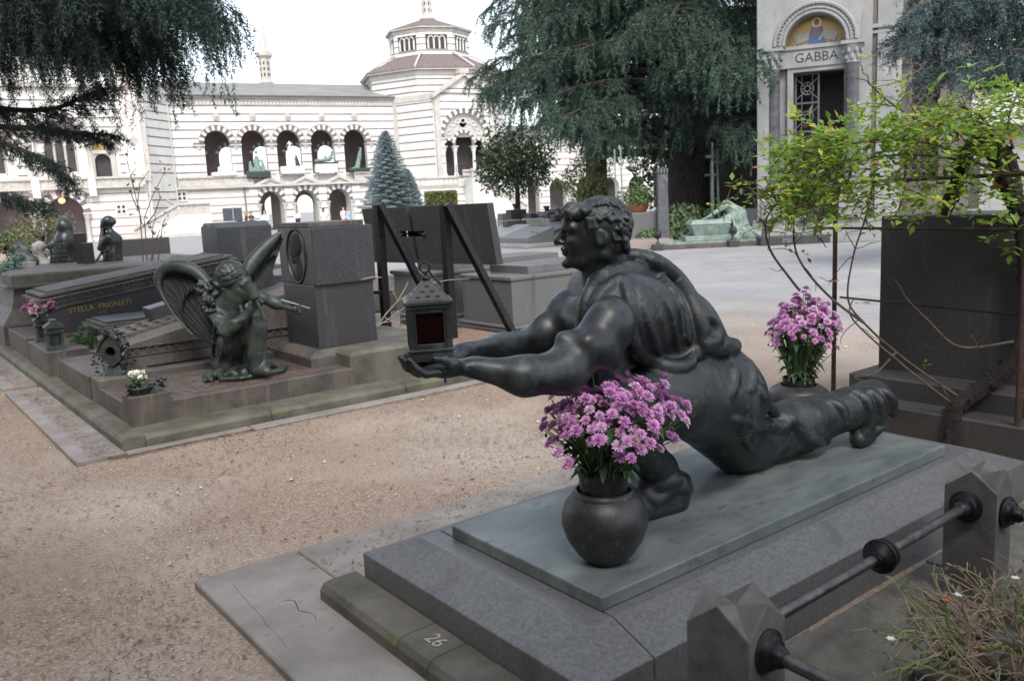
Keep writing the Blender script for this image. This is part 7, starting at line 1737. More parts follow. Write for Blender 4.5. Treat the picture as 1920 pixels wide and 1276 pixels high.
def in_view(P, marg=120):
    """roughly inside the picture (only these sprays are worth their triangles)"""
    v = P-np.array(CAM); w_ = v@np.array(_f); x = 960+F_PX*(v@np.array(_r))/np.maximum(w_, .1); y = 638-F_PX*(v@np.array(_u))/np.maximum(w_, .1)
    return (w_ > 1) & (x > -marg) & (x < 1920+marg) & (y > -marg*2.2) & (y < 1276)
def great_shape(P):
    v = P-np.array(CAM); w_ = v@np.array(_f); x = 960+F_PX*(v@np.array(_r))/np.maximum(w_, .1); y = 638-F_PX*(v@np.array(_u))/np.maximum(w_, .1)
    env = np.interp(x, [860, 930, 1000, 1060, 1150, 1250, 1340, 1440], [130, 185, 205, 235, 265, 250, 275, 250])
    return in_view(P) & (y < env) & ~((x > 1424) & (w_ < 30))
c = dp(1290, 400, 31)
cedar('weeping_cedar', 'huge dark weeping cedar with drooping boughs beside the chapel', (c.x, c.y, 0), 17, 8.2, 2.6, 5, CEDAR_L, 84, 1.5, .13, .032, (.35, 1.25), .62, keep=great_shape, per=5, step=.08)
c = dp(1120, 400, 36)
cedar('weeping_cedar', 'second weeping cedar, farther left, overlapping the great one', (c.x, c.y, 0), 17, 5.0, 6.2, 15, CEDAR_L, 50, 1.3, .13, .032, (.35, 1.2), .4, keep=great_shape, per=5, step=.08)
def near_cedar():
    """cedar whose trunk stands left of the picture; its boughs reach in overhead"""
    rng = np.random.default_rng(31); loc = (-3.2, 9.5, 0); T = thing('overhanging_cedar', 'dark cedar boughs hanging in from the upper left corner', 'tree', loc)
    MB().tube([(0, 0, -.2), (.1, 0, 3), (0, .1, 8), (0, 0, 13)], [.55, .45, .3, .08], 12).build('trunk', BARK, T, True)
    base = []; out = []; lens = []; lb = MB(); O = np.array(loc)
    def bough(pts, r0, tw=26, tl=.9, dn=9, spread=1.0, sl=(.16, .6)):
        P = [np.array(p, float) for p in smooth_run(pts, 6)]; n = len(P); lb.tube([Vector(p-O) for p in P], [r0*(1-.9*i/(n-1))+.004 for i in range(n)], 6)
        for i in range(tw):
            s = .12+.88*(i+.5)/tw; j = min(n-2, int(s*(n-1))); q0 = P[j]*(1-(s*(n-1)-j))+P[j+1]*(s*(n-1)-j); t = P[j+1]-P[j]; t /= np.linalg.norm(t); sd = np.cross(t, UP)*(1 if i % 2 else -1); sd /= np.linalg.norm(sd)+1e-6
            l2 = tl*(1.1-.7*s)*rng.uniform(.7, 1.2); d = t*.75+sd*spread*rng.uniform(.4, .9)+UP*rng.uniform(-.15, .1); q = [q0+d*l2*k/4-UP*.22*l2*(k/4)**2 for k in range(5)]
            lb.tube([Vector(p-O) for p in q], [.011, .009, .007, .005, .003], 4)
            for u in rng.uniform(.0, 1, int(dn*1.25*l2/.9)+3 if sl[1] > .4 else int(dn*1.6*l2/.5)+4):
                j = min(3, int(u*4)); f = u*4-j; base.append(q[j]*(1-f)+q[j+1]*f); out.append(d*.8+rng.normal(0, .35, 3)); lens.append(rng.uniform(*sl)*(1.7 if rng.random() < .10 and sl[1] > .4 else 1))
    D_ = lambda x, y, d: np.array(dp(x, y, d)); tr = O+[0, 0, 5.2]
    bough([tr, D_(-250,-60,8.5), D_(0,-20,8.0), D_(150,-60,7.8), D_(250,-45,7.8), D_(345,-18,7.8)], .07, 44, 1.1, 11)
    bough([tr, D_(-200,0,8.8), D_(0,-20,8.4), D_(110,-10,8.2), D_(190,10,8.0), D_(255,55,8.0)], .06, 44, 1.0, 12)
    bough([tr-[0,0,.6], D_(-200,30,8.0), D_(-30,0,7.6), D_(40,0,7.6), D_(100,20,7.5), D_(150,45,7.5)], .06, 40, 1.0, 12)
    bough([tr+[0,0,.4], D_(-250,-120,7.5), D_(0,-90,7.0), D_(150,-90,7.0), D_(260,-70,7.0), D_(350,-40,7.0)], .06, 40, 1.1, 11)
    bough([tr-[0,0,.3], D_(-150,20,9.6), D_(40,-20,9.4), D_(130,-5,9.2), D_(210,0,9.2), D_(270,30,9.2)], .06, 40, 1.1, 11)
    bough([tr-[0,0,1.0], D_(-180,150,8.6), D_(-20,200,8.4), D_(90,205,8.3), D_(150,185,8.3), D_(190,165,8.2)], .04, 26, .55, 7, .8, (.05, .16))
    bough([tr-[0,0,1.2], D_(-180,200,8.2), D_(-20,235,8.0), D_(80,240,8.0), D_(140,248,8.0), D_(205,252,8.0)], .04, 26, .5, 7, .7, (.04, .13))
    bough([tr-[0,0,1.4], D_(-180,240,7.8), D_(-20,262,7.6), D_(50,285,7.6), D_(100,310,7.6), D_(118,330,7.6)], .035, 22, .4, 7, .7, (.04, .12))
    bough([tr-[0,0,2.0], D_(-160,330,7.6), D_(-20,358,7.5), D_(30,372,7.5), D_(75,382,7.5)], .03, 16, .35, 6, .6, (.04, .11))
    lb.build('boughs', BARK, T, True); base = np.array(base); out = np.array(out)
    leaves('crown', *strands(rng, base-O, out, np.array(lens), .034, 8, .045, .009, 1.0, .035), CEDAR_N, T, tri=True)
    # upper canopy overhead, out of the picture: it shades the tombs
    b = []; o2 = []
    for i in range(5):
        z = rng.uniform(7.0, 12.5); az = rng.uniform(1.9, 4.6); L_ = (7.0-(z-5.5)*.55)*rng.uniform(.75, 1.1); pts = limb_pts((0, 0, z), az, L_, .2, .2, 8)
        for k in range(1, 8):
            for _ in range(10): b.append(np.array(pts[k])+rng.normal(0, .5, 3)*[1, 1, .4]); o2.append((math.cos(az), math.sin(az), 0))
    b = np.array(b); mk = ~in_view(b+O, 260); leaves('upper_crown', *strands(rng, b[mk], np.array(o2)[mk], rng.uniform(.5, 1.1, mk.sum()), .16, 3, .26, .085), CEDAR_N, T)
near_cedar()
def light_block_tree(name, label, loc, H, R, seed, n=13000):
    """unseen tree added behind the camera to block sun and sky"""
    rng = np.random.default_rng(seed); T = thing(name, label, 'tree', loc); lb = MB().tube([(0, 0, -.2), (.1, .1, H*.4), (0, 0, H*.8)], [.4, .32, .12], 10)
    lb.build('trunk', BARK, T, True); u = rdirs(rng, n); r = rng.uniform(.45, 1, n)**.5; P = u*r[:, None]*[R, R, H*.36]+[0, 0, H*.66]; mk = ~in_view(P+np.array(loc), 200); P, u = P[mk], u[mk]
    P = P+rng.normal(0, .25, P.shape); leaves('crown', P, u+rdirs(rng, len(P)), u*.5+rdirs(rng, len(P)), .5, .3, CEDAR_N, T)
light_block_tree('light_block_tree', 'added light-blocking tree behind the viewer, outside the picture on the left', (-8.0, -2.2, 0), 11, 4.4, 41)
light_block_tree('light_block_tree', 'added light-blocking tree behind the viewer, outside the picture on the right', (-1.8, -7.5, 0), 11, 3.6, 42, 5000)
light_block_tree('light_block_tree', 'third added light-blocking tree straight behind the viewer, outside the picture', (-7.0, -9.5, 0), 12, 5.0, 43)
def light_block_hedge(label, x0, y0, x1, y1, H, seed):
    """unseen hedge added to keep low light off the tombs"""
    rng = np.random.default_rng(seed); L_ = math.hypot(x1-x0, y1-y0); T = thing('light_block_hedge', label, 'hedge', (x0, y0, 0), math.atan2(y1-y0, x1-x0)); n = int(L_*H*55)
    P = np.stack([rng.uniform(0, L_, n), rng.choice((-.45, .45), n)+rng.normal(0, .06, n), rng.uniform(.05, H, n)], 1); leaves('foliage', P, rdirs(rng, n), rdirs(rng, n), .28, .15, DKGR0, T); bev(MB().box(.1, L_-.1, -.4, .4, 0, H-.1).build('core', DKGR0, T), .1)
DKGR0 = mat('hedge_leaf', (.014,.028,.013), (.04,.06,.027), 1.5, .6, pos='World')
light_block_hedge('added light-blocking hedge outside the picture on the left', -5.0, -9, -5.0, 16, 5.0, 61)
light_block_hedge('added light-blocking hedge outside the picture behind the viewer', -6.0, -9, 14, -9, 2.0, 62)
def bushy(name, label, px, py, d, shape, n, ll, lw, m, seed, trunk=.12, th=1.2, clumps=40, cat='tree', zc=None):
    """leafy crown built from clumps round an uneven ellipsoid; shape = (rx, ry, rz) m, crown centre at the photo point"""
    rng = np.random.default_rng(seed); c = dp(px, py, d); T = thing(name, label, cat, (c.x, c.y, 0)); z = float(c.z); s = np.array(shape)
    cl = rdirs(rng, clumps)*rng.uniform(.35, 1.0, (clumps, 1))**.6*s*.82; r = rng.uniform(.28, .48, clumps)*s.mean(); k = rng.integers(0, clumps, n); u = rdirs(rng, n); P = cl[k]+u*(r[k]*rng.uniform(.6, 1.05, n))[:, None]+[0, 0, z]
    P[:, 2] = np.maximum(P[:, 2], .1)
    lb = MB().tube([(0, 0, -.1), (.03, .02, z*.6), (0, 0, z+shape[2]*.5)], [trunk, trunk*.8, trunk*.2], 8)
    for i in range(min(clumps, 16)): lb.tube([(0, 0, max(.2, z-shape[2]*.6)), tuple(cl[i]*.5+[0, 0, z-.1*shape[2]]), tuple(cl[i]+[0, 0, z])], [trunk*.4, trunk*.25, .01], 5)
    lb.build('trunk', BARK, T, True); leaves('crown', P, u*.5+rdirs(rng, n), u*.7+rdirs(rng, n)*.6+[0, 0, .3], ll*rng.uniform(.7, 1.25, n), lw*rng.uniform(.7, 1.2, n), m, T); return T
MAGN = mat('magnolia_leaf', (.022,.045,.020), (.06,.085,.035), 1.5, .35, pos='World', c3=(.16,.12,.045), s3=2.5, t3=.62, trans=.1)
OLIV = mat('olive_leaf', (.09,.10,.04), (.19,.19,.09), 4, .6, pos='World', trans=.15)
YELG = mat('yellowgreen_leaf', (.10,.13,.035), (.22,.24,.08), 1.5, .6, pos='World', trans=.15)
DKGR = mat('darkgreen_leaf', (.018,.035,.016), (.045,.07,.03), 1.5, .6, pos='World', trans=.1)
bushy('magnolia_tree', 'rounded dark magnolia tree left of the great cedar', 967, 303, 46, (2.3, 2.0, 1.85), 5200, .26, .12, MAGN, 3, .16, clumps=60)
bushy('rose_bush', 'loose light green rose bush behind the statue head', 1095, 338, 30, (1.0, .9, .8), 1500, .12, .07, YELG, 4, .03, clumps=40, cat='bush')
bushy('olive_bush', 'olive green bush behind the mourners at the left', 78, 435, 19, (.68, .6, .55), 2600, .075, .035, OLIV, 6, .03, clumps=45, cat='bush')
bushy('garden_tree', 'yellow green tree beyond the chapel, left of the roof', 1745, 175, 40, (1.6, 1.6, 2.4), 3600, .26, .16, YELG, 7, .15, clumps=50)
bushy('garden_tree', 'dark tree beyond the chapel at right edge', 1860, 150, 44, (3.2, 3, 3.4), 5200, .30, .18, DKGR, 8, .2, clumps=60)
bushy('garden_tree', 'dark tree closing the view behind the great cedar', 1330, 250, 48, (5.5, 4, 5.5), 9000, .36, .2, DKGR, 9, .3, clumps=90)
bushy('garden_tree', 'dark tree glimpsed behind the cedar and dark wall', 1420, 240, 42, (3, 3, 4.2), 5200, .34, .2, DKGR, 10, .3, clumps=60)
bushy('grey_plant', 'silvery green plant at the left edge by the putti', 18, 500, 12.6, (.17, .17, .2), 900, .06, .02, mat('silver_leaf', (.10,.16,.13), (.2,.28,.24), 6, .7, trans=.15), 11, .015, clumps=20, cat='plant')
bushy('cream_bush', 'cream flowered bush at the left edge behind the silvery plant', 8, 455, 14, (.25, .25, .2), 800, .06, .03, YELG, 12, .015, clumps=20, cat='bush')
def hedge():
    c = dp(827, 374, 50); T = thing('clipped_hedge', 'square clipped yellow green hedge above the leaning slab', 'hedge', (c.x, c.y, 0), math.atan2(RT[1], RT[0])); rng = np.random.default_rng(2); z = float(c.z); n = 5200
    P = rng.uniform(-1, 1, (n, 3)); ax = rng.integers(0, 3, n); P[np.arange(n), ax] = np.sign(P[np.arange(n), ax]); P = P*[.85, .6, .42]+[0, 0, z]
    leaves('foliage', P, rdirs(rng, n), rdirs(rng, n), .13, .07, mat('box_leaf', (.10,.12,.025), (.20,.21,.06), 5, .6, trans=.1), T); MB().box(-.8, .8, -.55, .55, 0, z+.36).build('core', DKGR, T)
hedge()
def blue_spruce():
    for i, (px, pt, pb, d, w, lab, seed) in enumerate(((732, 250, 388, 38, 1.32, 'blue spruce standing before the arcade wing', 3), (766, 322, 388, 38.6, .72, 'smaller blue spruce leaning on the right of the larger', 4))):
        rng = np.random.default_rng(seed); c = dp(px, pb, d); z0 = float(c.z)-.25; H = (pb-pt)*d/F_PX+.2; T = thing('blue_spruce', lab, 'tree', (c.x, c.y, 0)); P = []; D = []
        MB().tube([(0, 0, -.1), (0, 0, z0+H*.95)], [.13, .03], 8).build('trunk', BARK, T, True); lb = MB()
        for k in range(190):
            u = (k/190)**.9; z = z0+.15+H*u*.97; L_ = w*(1-u)**.7*rng.uniform(.78, 1.08)+.05; az = k*2.399; n = max(3, int(L_*16))
            lb.tube([(0, 0, z), (L_*.6*math.cos(az), L_*.6*math.sin(az), z-.10*L_), (L_*math.cos(az), L_*math.sin(az), z-.02*L_)], [.02, .012, .004], 4)
            for s in np.linspace(.2, 1, n):
                for sd in (-1, 0, 1):
                    l2 = .22*L_*(1.2-s) if sd else .05; q = np.array([L_*s*math.cos(az), L_*s*math.sin(az), z-.14*L_*s*(1.5-s)])
                    for m_ in range(7):
                        P.append(q+np.array([-math.sin(az)*sd, math.cos(az)*sd, .0])*l2*rng.uniform(0, 1)+rng.normal(0, .012, 3)); D.append((math.cos(az)*.6-math.sin(az)*sd*.7+rng.normal(0, .4), math.sin(az)*.6+math.cos(az)*sd*.7+rng.normal(0, .4), rng.uniform(-.1, .9)))
        lb.build('limbs', BARK, T, True); leaves('crown', P, D, rdirs(rng, len(P)), .10, .022, mat('spruce_blue', (.20,.255,.27), (.36,.43,.45), 3, .7, trans=.1) if i == 0 else bpy.data.materials['spruce_blue'], T)
blue_spruce()
def right_cedar():
    rng = np.random.default_rng(51); loc = np.array(dp(2150, 250, 15)); loc[2] = 0; T = thing('blue_cedar', 'blue green cedar sprays in the upper right corner', 'tree', tuple(loc)); lb = MB(); base = []; out = []
    MB().tube([(0, 0, -.2), (0, 0, 5), (.1, 0, 9)], [.4, .3, .1], 10).build('trunk', BARK, T, True); D_ = lambda x, y, d: np.array(dp(x, y, d))-loc
    for pts, tw in (([(0, 0, 5.2), D_(1990,40,15), D_(1880,30,14.6), D_(1790,50,14.4), D_(1700,62,14.2)], 40), ([(0, 0, 5.6), D_(2000,-20,14.6), D_(1900,-30,14.4), D_(1800,-10,14.2), D_(1730,12,14.2)], 40), ([(0, 0, 4.9), D_(2000,90,14.6), D_(1900,95,14.2), D_(1830,100,14.2), D_(1775,118,14)], 36), ([(0, 0, 4.6), D_(2010,130,15.5), D_(1920,110,15), D_(1860,120,15)], 30), ([(0, 0, 5.4), D_(2010,30,16), D_(1900,10,16), D_(1820,5,15.6)], 34), ([(0, 0, 5.9), D_(2000,-80,14.6), D_(1880,-70,14.4), D_(1760,-40,14.2)], 34)):
        P = [np.array(p, float) for p in smooth_run(pts, 6)]; n = len(P); lb.tube([Vector(p) for p in P], [.07*(1-.9*i/(n-1))+.005 for i in range(n)], 6)
        for i in range(tw):
            s = .1+.9*(i+.5)/tw; j = min(n-2, int(s*(n-1))); q0 = P[j]; t = P[j+1]-P[j]; t /= np.linalg.norm(t); sd = np.cross(t, UP)*(1 if i % 2 else -1); l2 = 1.1*(1.1-.7*s)*rng.uniform(.7, 1.2); d = t*.7+sd*rng.uniform(.4, 1)-UP*.1
            q = [q0+d*l2*k/4-UP*.3*l2*(k/4)**2 for k in range(5)]; lb.tube([Vector(p) for p in q], [.012, .01, .008, .006, .003], 4)
            for u in rng.uniform(0, 1, 16): j = min(3, int(u*4)); f = u*4-j; base.append(q[j]*(1-f)+q[j+1]*f); out.append(d+rng.normal(0, .4, 3))
    lb.build('limbs', BARK, T, True); base = np.array(base); out = np.array(out); leaves('crown', *strands(rng, base, out, rng.uniform(.15, .5, len(base)), .05, 4, .075, .016, .8, .03), CEDAR_B, T, fold=.15)
right_cedar()
def bare_rose():
    rng = np.random.default_rng(8); d = 12.9; D_ = lambda x, y: np.array(dp(x, y, d)); c = D_(280, 520); T = thing('bare_rose', 'nearly leafless rose stems left of the zigzag block', 'plant', (c[0], c[1], 0)); O = np.array((c[0], c[1], 0)); m = MB(); P = []
    for pts in ([(270,520),(266,450),(262,400),(250,350),(238,300),(240,270)], [(276,520),(275,460),(270,410),(285,370),(300,340),(310,318)], [(283,520),(288,470),(285,430),(292,405)], [(292,520),(300,460),(305,420),(310,408)], [(266,420),(258,380),(262,345),(275,325)], [(275,420),(290,400),(300,372),(296,355)], [(280,500),(292,450),(300,430)], [(250,350),(245,330),(255,315)], [(262,400),(248,370),(244,352)]):
        Q = [Vector(D_(*p)-O) for p in pts]; k = len(Q); m.tube(Q, [.010*(1-.75*i/k) for i in range(k)], 5); P += [np.array(q) for q in Q[2:]]
    m.build('stems', mat('rose_stem', (.05,.035,.028), (.10,.07,.05), 12, .8), T)
    P = np.array(P); P = P[rng.integers(0, len(P), 46)]+rng.normal(0, .06, (46, 3)); leaves('leaves', P, rdirs(rng, 46)-[0, 0, .5], rdirs(rng, 46), .07, .045, mat('leaf_brown', (.07,.05,.03), (.12,.12,.05), 4, .7), T)
bare_rose()
def right_wing():
    T = facade('right_wing', 'distant striped wing glimpsed behind cedar and magnolia', 'building', 30.2, 0)
    lo = [(2.5+3.2*i, 1.0, 0, 2.4) for i in range(14)]; arch_wall(T, 'wall', M_WALL, 0, 48, 0, 7.5, lo, 0, .8); bands(T, M_BANDR, 0, 48, [.45+.62*i for i in range(11)], lo)
    MB().box(0, 48, 2.5, 2.7, 0, 7).build('rear', M_VAULT, T); MB().prism([(-.4, 7.5), (4, 9), (8, 7.5)], 0, 48, 'x').build('roof', M_ROOF, T)
right_wing()
def small_roof():
    c = dp(1800, 300, 30); T = thing('low_chapel', 'low pale roofed chapel behind the climbing rose', 'chapel', (c.x, c.y, 0), math.radians(-40)); bev(MB().box(-1.6, 3.0, -1, 2.5, 0, 3.2).build('wall', CH_STONE, T), .02)
    MB().prism([(-1.5, 3.2), (.75, 4.6), (3.0, 3.2)], -2.0, 3.4, 'x').build('roof', mat('slate_pale', (.30,.28,.26), (.4,.37,.34), 3, .7), T); bev(MB().box(-.6, .2, -1.04, -1.0, 0, 2.2).build('door', M_DARK, T), .01)
small_roof()
# ================================================================== right: monument, trellis rose, railings
MON = mat('monument_granite', (.028,.025,.024), (.058,.053,.051), 90, .6, bump=.15, c3=(.13,.12,.115), s3=300, t3=.58, bscale=200, bdist=.002, streak=((.10,.09,.08), 7, .57, .5))
def monument():
    T = thing('granite_monument', 'large dark granite monument slab on steps behind the statue', 'monument', (5.05, 3.2, 0))
    bx(T, 'lower_step', MON, 5.05, 6.6, -.5, 3.12, 0, .20, .01); bx(T, 'upper_step', MON, 5.25, 6.5, -.4, 3.11, .20, .33, .008)
    bx(T, 'slab', MON, 5.50, 6.1, -.2, 3.04, .33, 1.37, .008)
monument()
RAILM = mat('iron_worn', (.07,.065,.06), (.16,.15,.14), 25, .38, .8, bump=.15)
def railing():
    T = thing('grave_railing', 'iron rails between faceted stone posts in the right foreground', 'railing', (1.7, 1.3, 0))
    PM = mat('post_stone', (.07,.065,.058), (.145,.137,.124), 7, .85, bump=.4, c3=(.10,.105,.055), s3=9, t3=.62, w3=.12, bscale=60, bdist=.006)
    def post(x, y, zt, w=.092, a=.12):
        # square shaft, crown of four gables meeting in facets
        m = MB().at((x-1.7, y-1.3, 0), a); z = zt-.075; V = [(-w,-w,0),(w,-w,0),(w,w,0),(-w,w,0),(-w,-w,z),(w,-w,z),(w,w,z),(-w,w,z),(0,-w,zt),(w,0,zt),(0,w,zt),(-w,0,zt),(0,0,zt-.035)]
        Fs = [(0,1,5,8,4),(1,2,6,9,5),(2,3,7,10,6),(3,0,4,11,7),(4,8,12,11),(5,9,12,8),(6,10,12,9),(7,11,12,10)]
        bev(m.add(V, Fs).build('post', PM, T), .004)
    P1, P2 = (1.70, 1.315), (3.28, 1.40); post(*P1, .565); post(*P2, .52)
    def rail(p, q, z, knobs, z2=None):
        p, q = Vector((p[0]-1.7, p[1]-1.3, z)), Vector((q[0]-1.7, q[1]-1.3, z2 if z2 is not None else z)); d = q-p; L_ = d.length; rot = d.to_track_quat('Z', 'Y').to_matrix().to_4x4()
        m = MB(); m.M = Matrix.Translation(p) @ rot; m.lathe([(.017,0),(.017,L_)], 16); m.build('rail', RAILM, T, True)
        for k in knobs:
            m = MB(); m.M = Matrix.Translation(p) @ rot; s = 1 if k < .7*L_ else -1
            pr_ = [(.017,-.005),(.024,.0),(.024,.012),(.034,.02),(.045,.034),(.056,.04),(.056,.05),(.040,.056),(.040,.066),(.05,.072),(.05,.082),(.03,.088)] if 0.1 < k < L_-.1 else [(.058,0),(.06,.010),(.046,.018),(.042,.03),(.030,.036),(.028,.052),(.022,.06),(.017,.066)]
            m.lathe([(r, k+s*z_-(.04 if .1 < k < L_-.1 else 0)) for r, z_ in (pr_ if s > 0 else pr_[::-1])], 24); m.build('collar', IRON, T, True)
    rail((1.79, 1.32), (3.19, 1.395), .43, (.005, .70, 1.385), .385); rail((1.70, 1.225), (1.62, -.4), .44, (.0,)); rail((3.28, 1.31), (3.2, -.4), .36, (.01, .1))
    # low stone coping of the neighbouring grave, stepped edge
    C_ = thing('stepped_coping', 'weathered stepped stone coping at the lower right corner', 'kerb', (2.0, .9, 0))
    for i, (x0, y1, z) in enumerate(((1.86, 1.02, .36), (1.95, .985, .40), (2.04, .95, .44), (2.12, .91, .47))): bev(MB().box(x0-2.0, 3.1-2.0-.05*i, -.9-.9, y1-.9, 0 if i == 0 else z-.045, z).build('step', GRANITE_M, C_), .012)
    # cracked paving of the narrow passage between the graves
    G2 = thing('passage_paving', 'cracked mossy paving strip between tomb and railing', 'paving', (1.5, 1.45, 0))
    pv = mat('paving_moss', (.085,.078,.062), (.16,.145,.12), 7, .9, bump=.7, c3=(.24,.22,.20), s3=60, t3=.66, bscale=50, bdist=.012, pos='World')
    for x0, x1, y0, y1, z in ((1.2, 2.55, 1.05, 1.655, .020), (2.556, 3.4, 1.08, 1.65, .012), (3.41, 4.6, 1.0, 1.655, .016)): bev(MB().box(x0-1.5, x1-1.5, y0-1.45, y1-1.45, -.05, z).build('slab', pv, G2), .006)
railing()
def trailing_plant():
    T = thing('trailing_plant', 'withered trailing plant with tiny white flowers on coping', 'plant', (2.12, .80, .47)); rng = np.random.default_rng(17); m1 = MB(); m2 = MB(); P = []; D = []; N = []
    for i in range(300):
        a = rng.uniform(0, 6.3); r0 = .16*math.sqrt(rng.uniform(0, 1)); p = np.array((r0*math.cos(a)*1.6, r0*math.sin(a)*1.0, 0.0)); d = np.array((math.cos(a)*.8+rng.normal(-.2, .5), math.sin(a)*.8+rng.normal(.15, .5), rng.uniform(.3, 1.4))); d /= np.linalg.norm(d); Q = [Vector(p)]
        for k in range(6): d = d+rng.normal(0, .28, 3)-[0, 0, .13]; d /= np.linalg.norm(d); p = p+d*.03*rng.uniform(.7, 1.3); Q.append(Vector(p)); 
        (m1 if i % 3 else m2).tube(Q, [.0028, .0026, .0024, .002, .0018, .0015, .001], 4)
        for q in Q[2:]:
            if rng.random() < .6: P.append(tuple(q)); D.append(tuple(rdirs(rng, 1)[0])); N.append(tuple(rdirs(rng, 1)[0]))
    m1.build('dry_stems', mat('stem_straw', (.22,.15,.10), (.38,.24,.20), 14, .8), T); m2.build('green_stems', mat('stem_lime', (.16,.20,.05), (.26,.28,.10), 14, .7), T)
    leaves('foliage', P, D, N, .020, .009, mat('leaf_dull', (.12,.15,.07), (.26,.25,.15), 20, .7, trans=.2), T)
    WHM = bpy.data.materials['petal_white']
    for x, y, z in ((-.30, .16, .06), (-.05, .12, .10), (.1, .05, .12)):
        P = [(x, y, z)]*6; D = [(math.cos(k*1.05), math.sin(k*1.05), .4) for k in range(6)]; leaves('blossom', P, D, [(0, 0, 1)]*6, .014, .010, WHM, T)
    o = leaves('blossom', [(-.02, .16, .06)]*6, [(math.cos(k*1.05), math.sin(k*1.05), .5) for k in range(6)], [(0, 0, 1)]*6, .018, .012, mat('petal_orange', (.65,.16,.02)), T)
trailing_plant()
# ---------------- rose on an iron trellis
def trellis():
    T = thing('iron_trellis', 'rusty iron trellis of poles and wires behind the tomb', 'trellis', (5.05, 2.6, 0))
    def bar(a, b, r): return MB().tube([Vector(a)-T.location, Vector(b)-T.location], r, 8)
    q1 = gp(1562, 775, 0); q2 = gp(1905, 862, 0)
    pA, pB = Vector((q1.x, q1.y, 0)), Vector((q2.x, q2.y, 0)); zA = zB = 1.66
    bar(pA, pA+Vector((0, 0, zA)), .016).build('pole', IRON_R, T, True); bar(pB, pB+Vector((0, 0, zB)), .019).build('pole', IRON_R, T, True)
    e = (pB-pA).normalized()
    for z in (1.60, 1.30): bar(pA-e*.25+Vector((0, 0, z)), pB+e*.6+Vector((0, 0, z)), .009 if z < 1.5 else .012).build('wire', IRON_R, T, True)
    bar(pA+e*.05+Vector((0, 0, .83)), pB+e*.5+Vector((0, 0, .83)), .007).build('wire', IRON, T, True)
    return pA, pB
PA, PB = trellis()
def climbing_rose():
    rng = np.random.default_rng(77); T = thing('climbing_rose', 'bright green climbing rose spilling over the iron trellis', 'plant', (4.95, 2.25, 0)); O = np.array((4.95, 2.25, 0))
    D_ = lambda x, y, d: np.array(dp(x, y, d)); BK = mat('rose_bark_shaded', (.008,.006,.005), (.022,.016,.013), 18, .95, bump=1.0, bscale=40, bdist=.02); CANE = mat('rose_cane', (.05,.04,.03), (.10,.075,.055), 18, .8)  # trunk bark near-black: the leaves' shade is put into its colour
    tk = MB()
    def run(pts, r, m=tk, n=4): Q = smooth_run([D_(*p) for p in pts], n); k = len(Q); m.tube([Vector(q-O) for q in Q], [r[0]+(r[1]-r[0])*i/(k-1) for i in range(k)], 8); return Q
    # gnarled trunk, rising right then doubling back overhead
    run([(1783,845,5.1),(1785,800,5.1),(1790,765,5.1),(1820,742,5.1),(1860,715,5.1),(1895,680,5.05),(1925,610,5.0),(1925,520,5.0),(1915,420,4.95),(1880,330,4.9),(1850,262,4.85),(1815,285,4.8),(1795,340,4.8),(1770,400,4.8)], (.055, .04))
    run([(1850,262,4.85),(1890,300,4.9),(1912,400,4.9)], (.05, .035)); o = tk.build('trunk', BK, T, True)
    sp = MB()
    for i in range(110):     # peeling bark and thorns on the trunk
        v = o.data.vertices[int(rng.integers(0, len(o.data.vertices)))].co; d = rdirs(rng, 1)[0]*.03; sp.tube([v, v+Vector(d*.6), v+Vector(d)], [.012, .008, .002], 4)
    sp.build('bark_flakes', BK, T)['kind'] = 'stuff'
    ca = MB(); nodes = []
    canes = [[(1800,745,5.1),(1740,705,5.1),(1680,660,5.05),(1620,605,5.0),(1590,560,5.0),(1600,480,4.95),(1625,400,4.9),(1640,330,4.9)], [(1620,605,5.0),(1560,560,5.0),(1510,505,5.0),(1490,460,5.0),(1490,400,4.95),(1505,350,4.9)], [(1790,760,5.1),(1700,690,5.05),(1600,600,5.0),(1600,560,5.0)],
             [(1500,545,5.0),(1480,520,5.0),(1445,470,4.95),(1435,420,4.9),(1455,385,4.9),(1495,370,4.9)], [(1900,320,4.9),(1800,300,4.85),(1700,290,4.8),(1600,300,4.8),(1520,310,4.8),(1465,330,4.8)], [(1880,330,4.9),(1780,280,4.8),(1680,260,4.8),(1590,270,4.75),(1480,280,4.75)],
             [(1860,260,4.8),(1760,240,4.75),(1680,200,4.75),(1630,158,4.7)], [(1880,270,4.85),(1840,220,4.8),(1800,200,4.8),(1760,200,4.75)], [(1900,280,4.85),(1890,230,4.85),(1910,170,4.85)], [(1560,310,4.8),(1530,350,4.8),(1510,390,4.8)], [(1700,300,4.8),(1690,380,4.85),(1660,430,4.9)], [(1900,640,5.0),(1800,650,5.0),(1740,600,5.0),(1700,560,5.0)], [(1680,660,5.05),(1640,700,5.05),(1600,705,5.0)], [(1600,300,4.8),(1530,290,4.75),(1460,270,4.7)]]
    for c in canes:
        Q = run(c, (.0085, .0035), ca, 6); nodes += list(Q[3:])
    for i in range(230):     # twigs in the canopy
        b = nodes[int(rng.integers(0, len(nodes)))]; d = rdirs(rng, 1)[0]*np.array([1, 1, .7]); Q = [b]
        for k in range(4): d = d+rng.normal(0, .35, 3); d /= np.linalg.norm(d); Q.append(Q[-1]+d*rng.uniform(.03, .07))
        v = Q[-1]-np.array(CAM); px = 960+F_PX*(v@np.array(_r))/(v@np.array(_f)); py = 638-F_PX*(v@np.array(_u))/(v@np.array(_f))
        if py > 470 and rng.random() < .75: continue
        ca.tube([Vector(q-O) for q in Q], [.003, .0028, .0024, .002, .0014], 4)
        if py < 470: nodes += Q[1:]
    ca.build('canes', CANE, T)
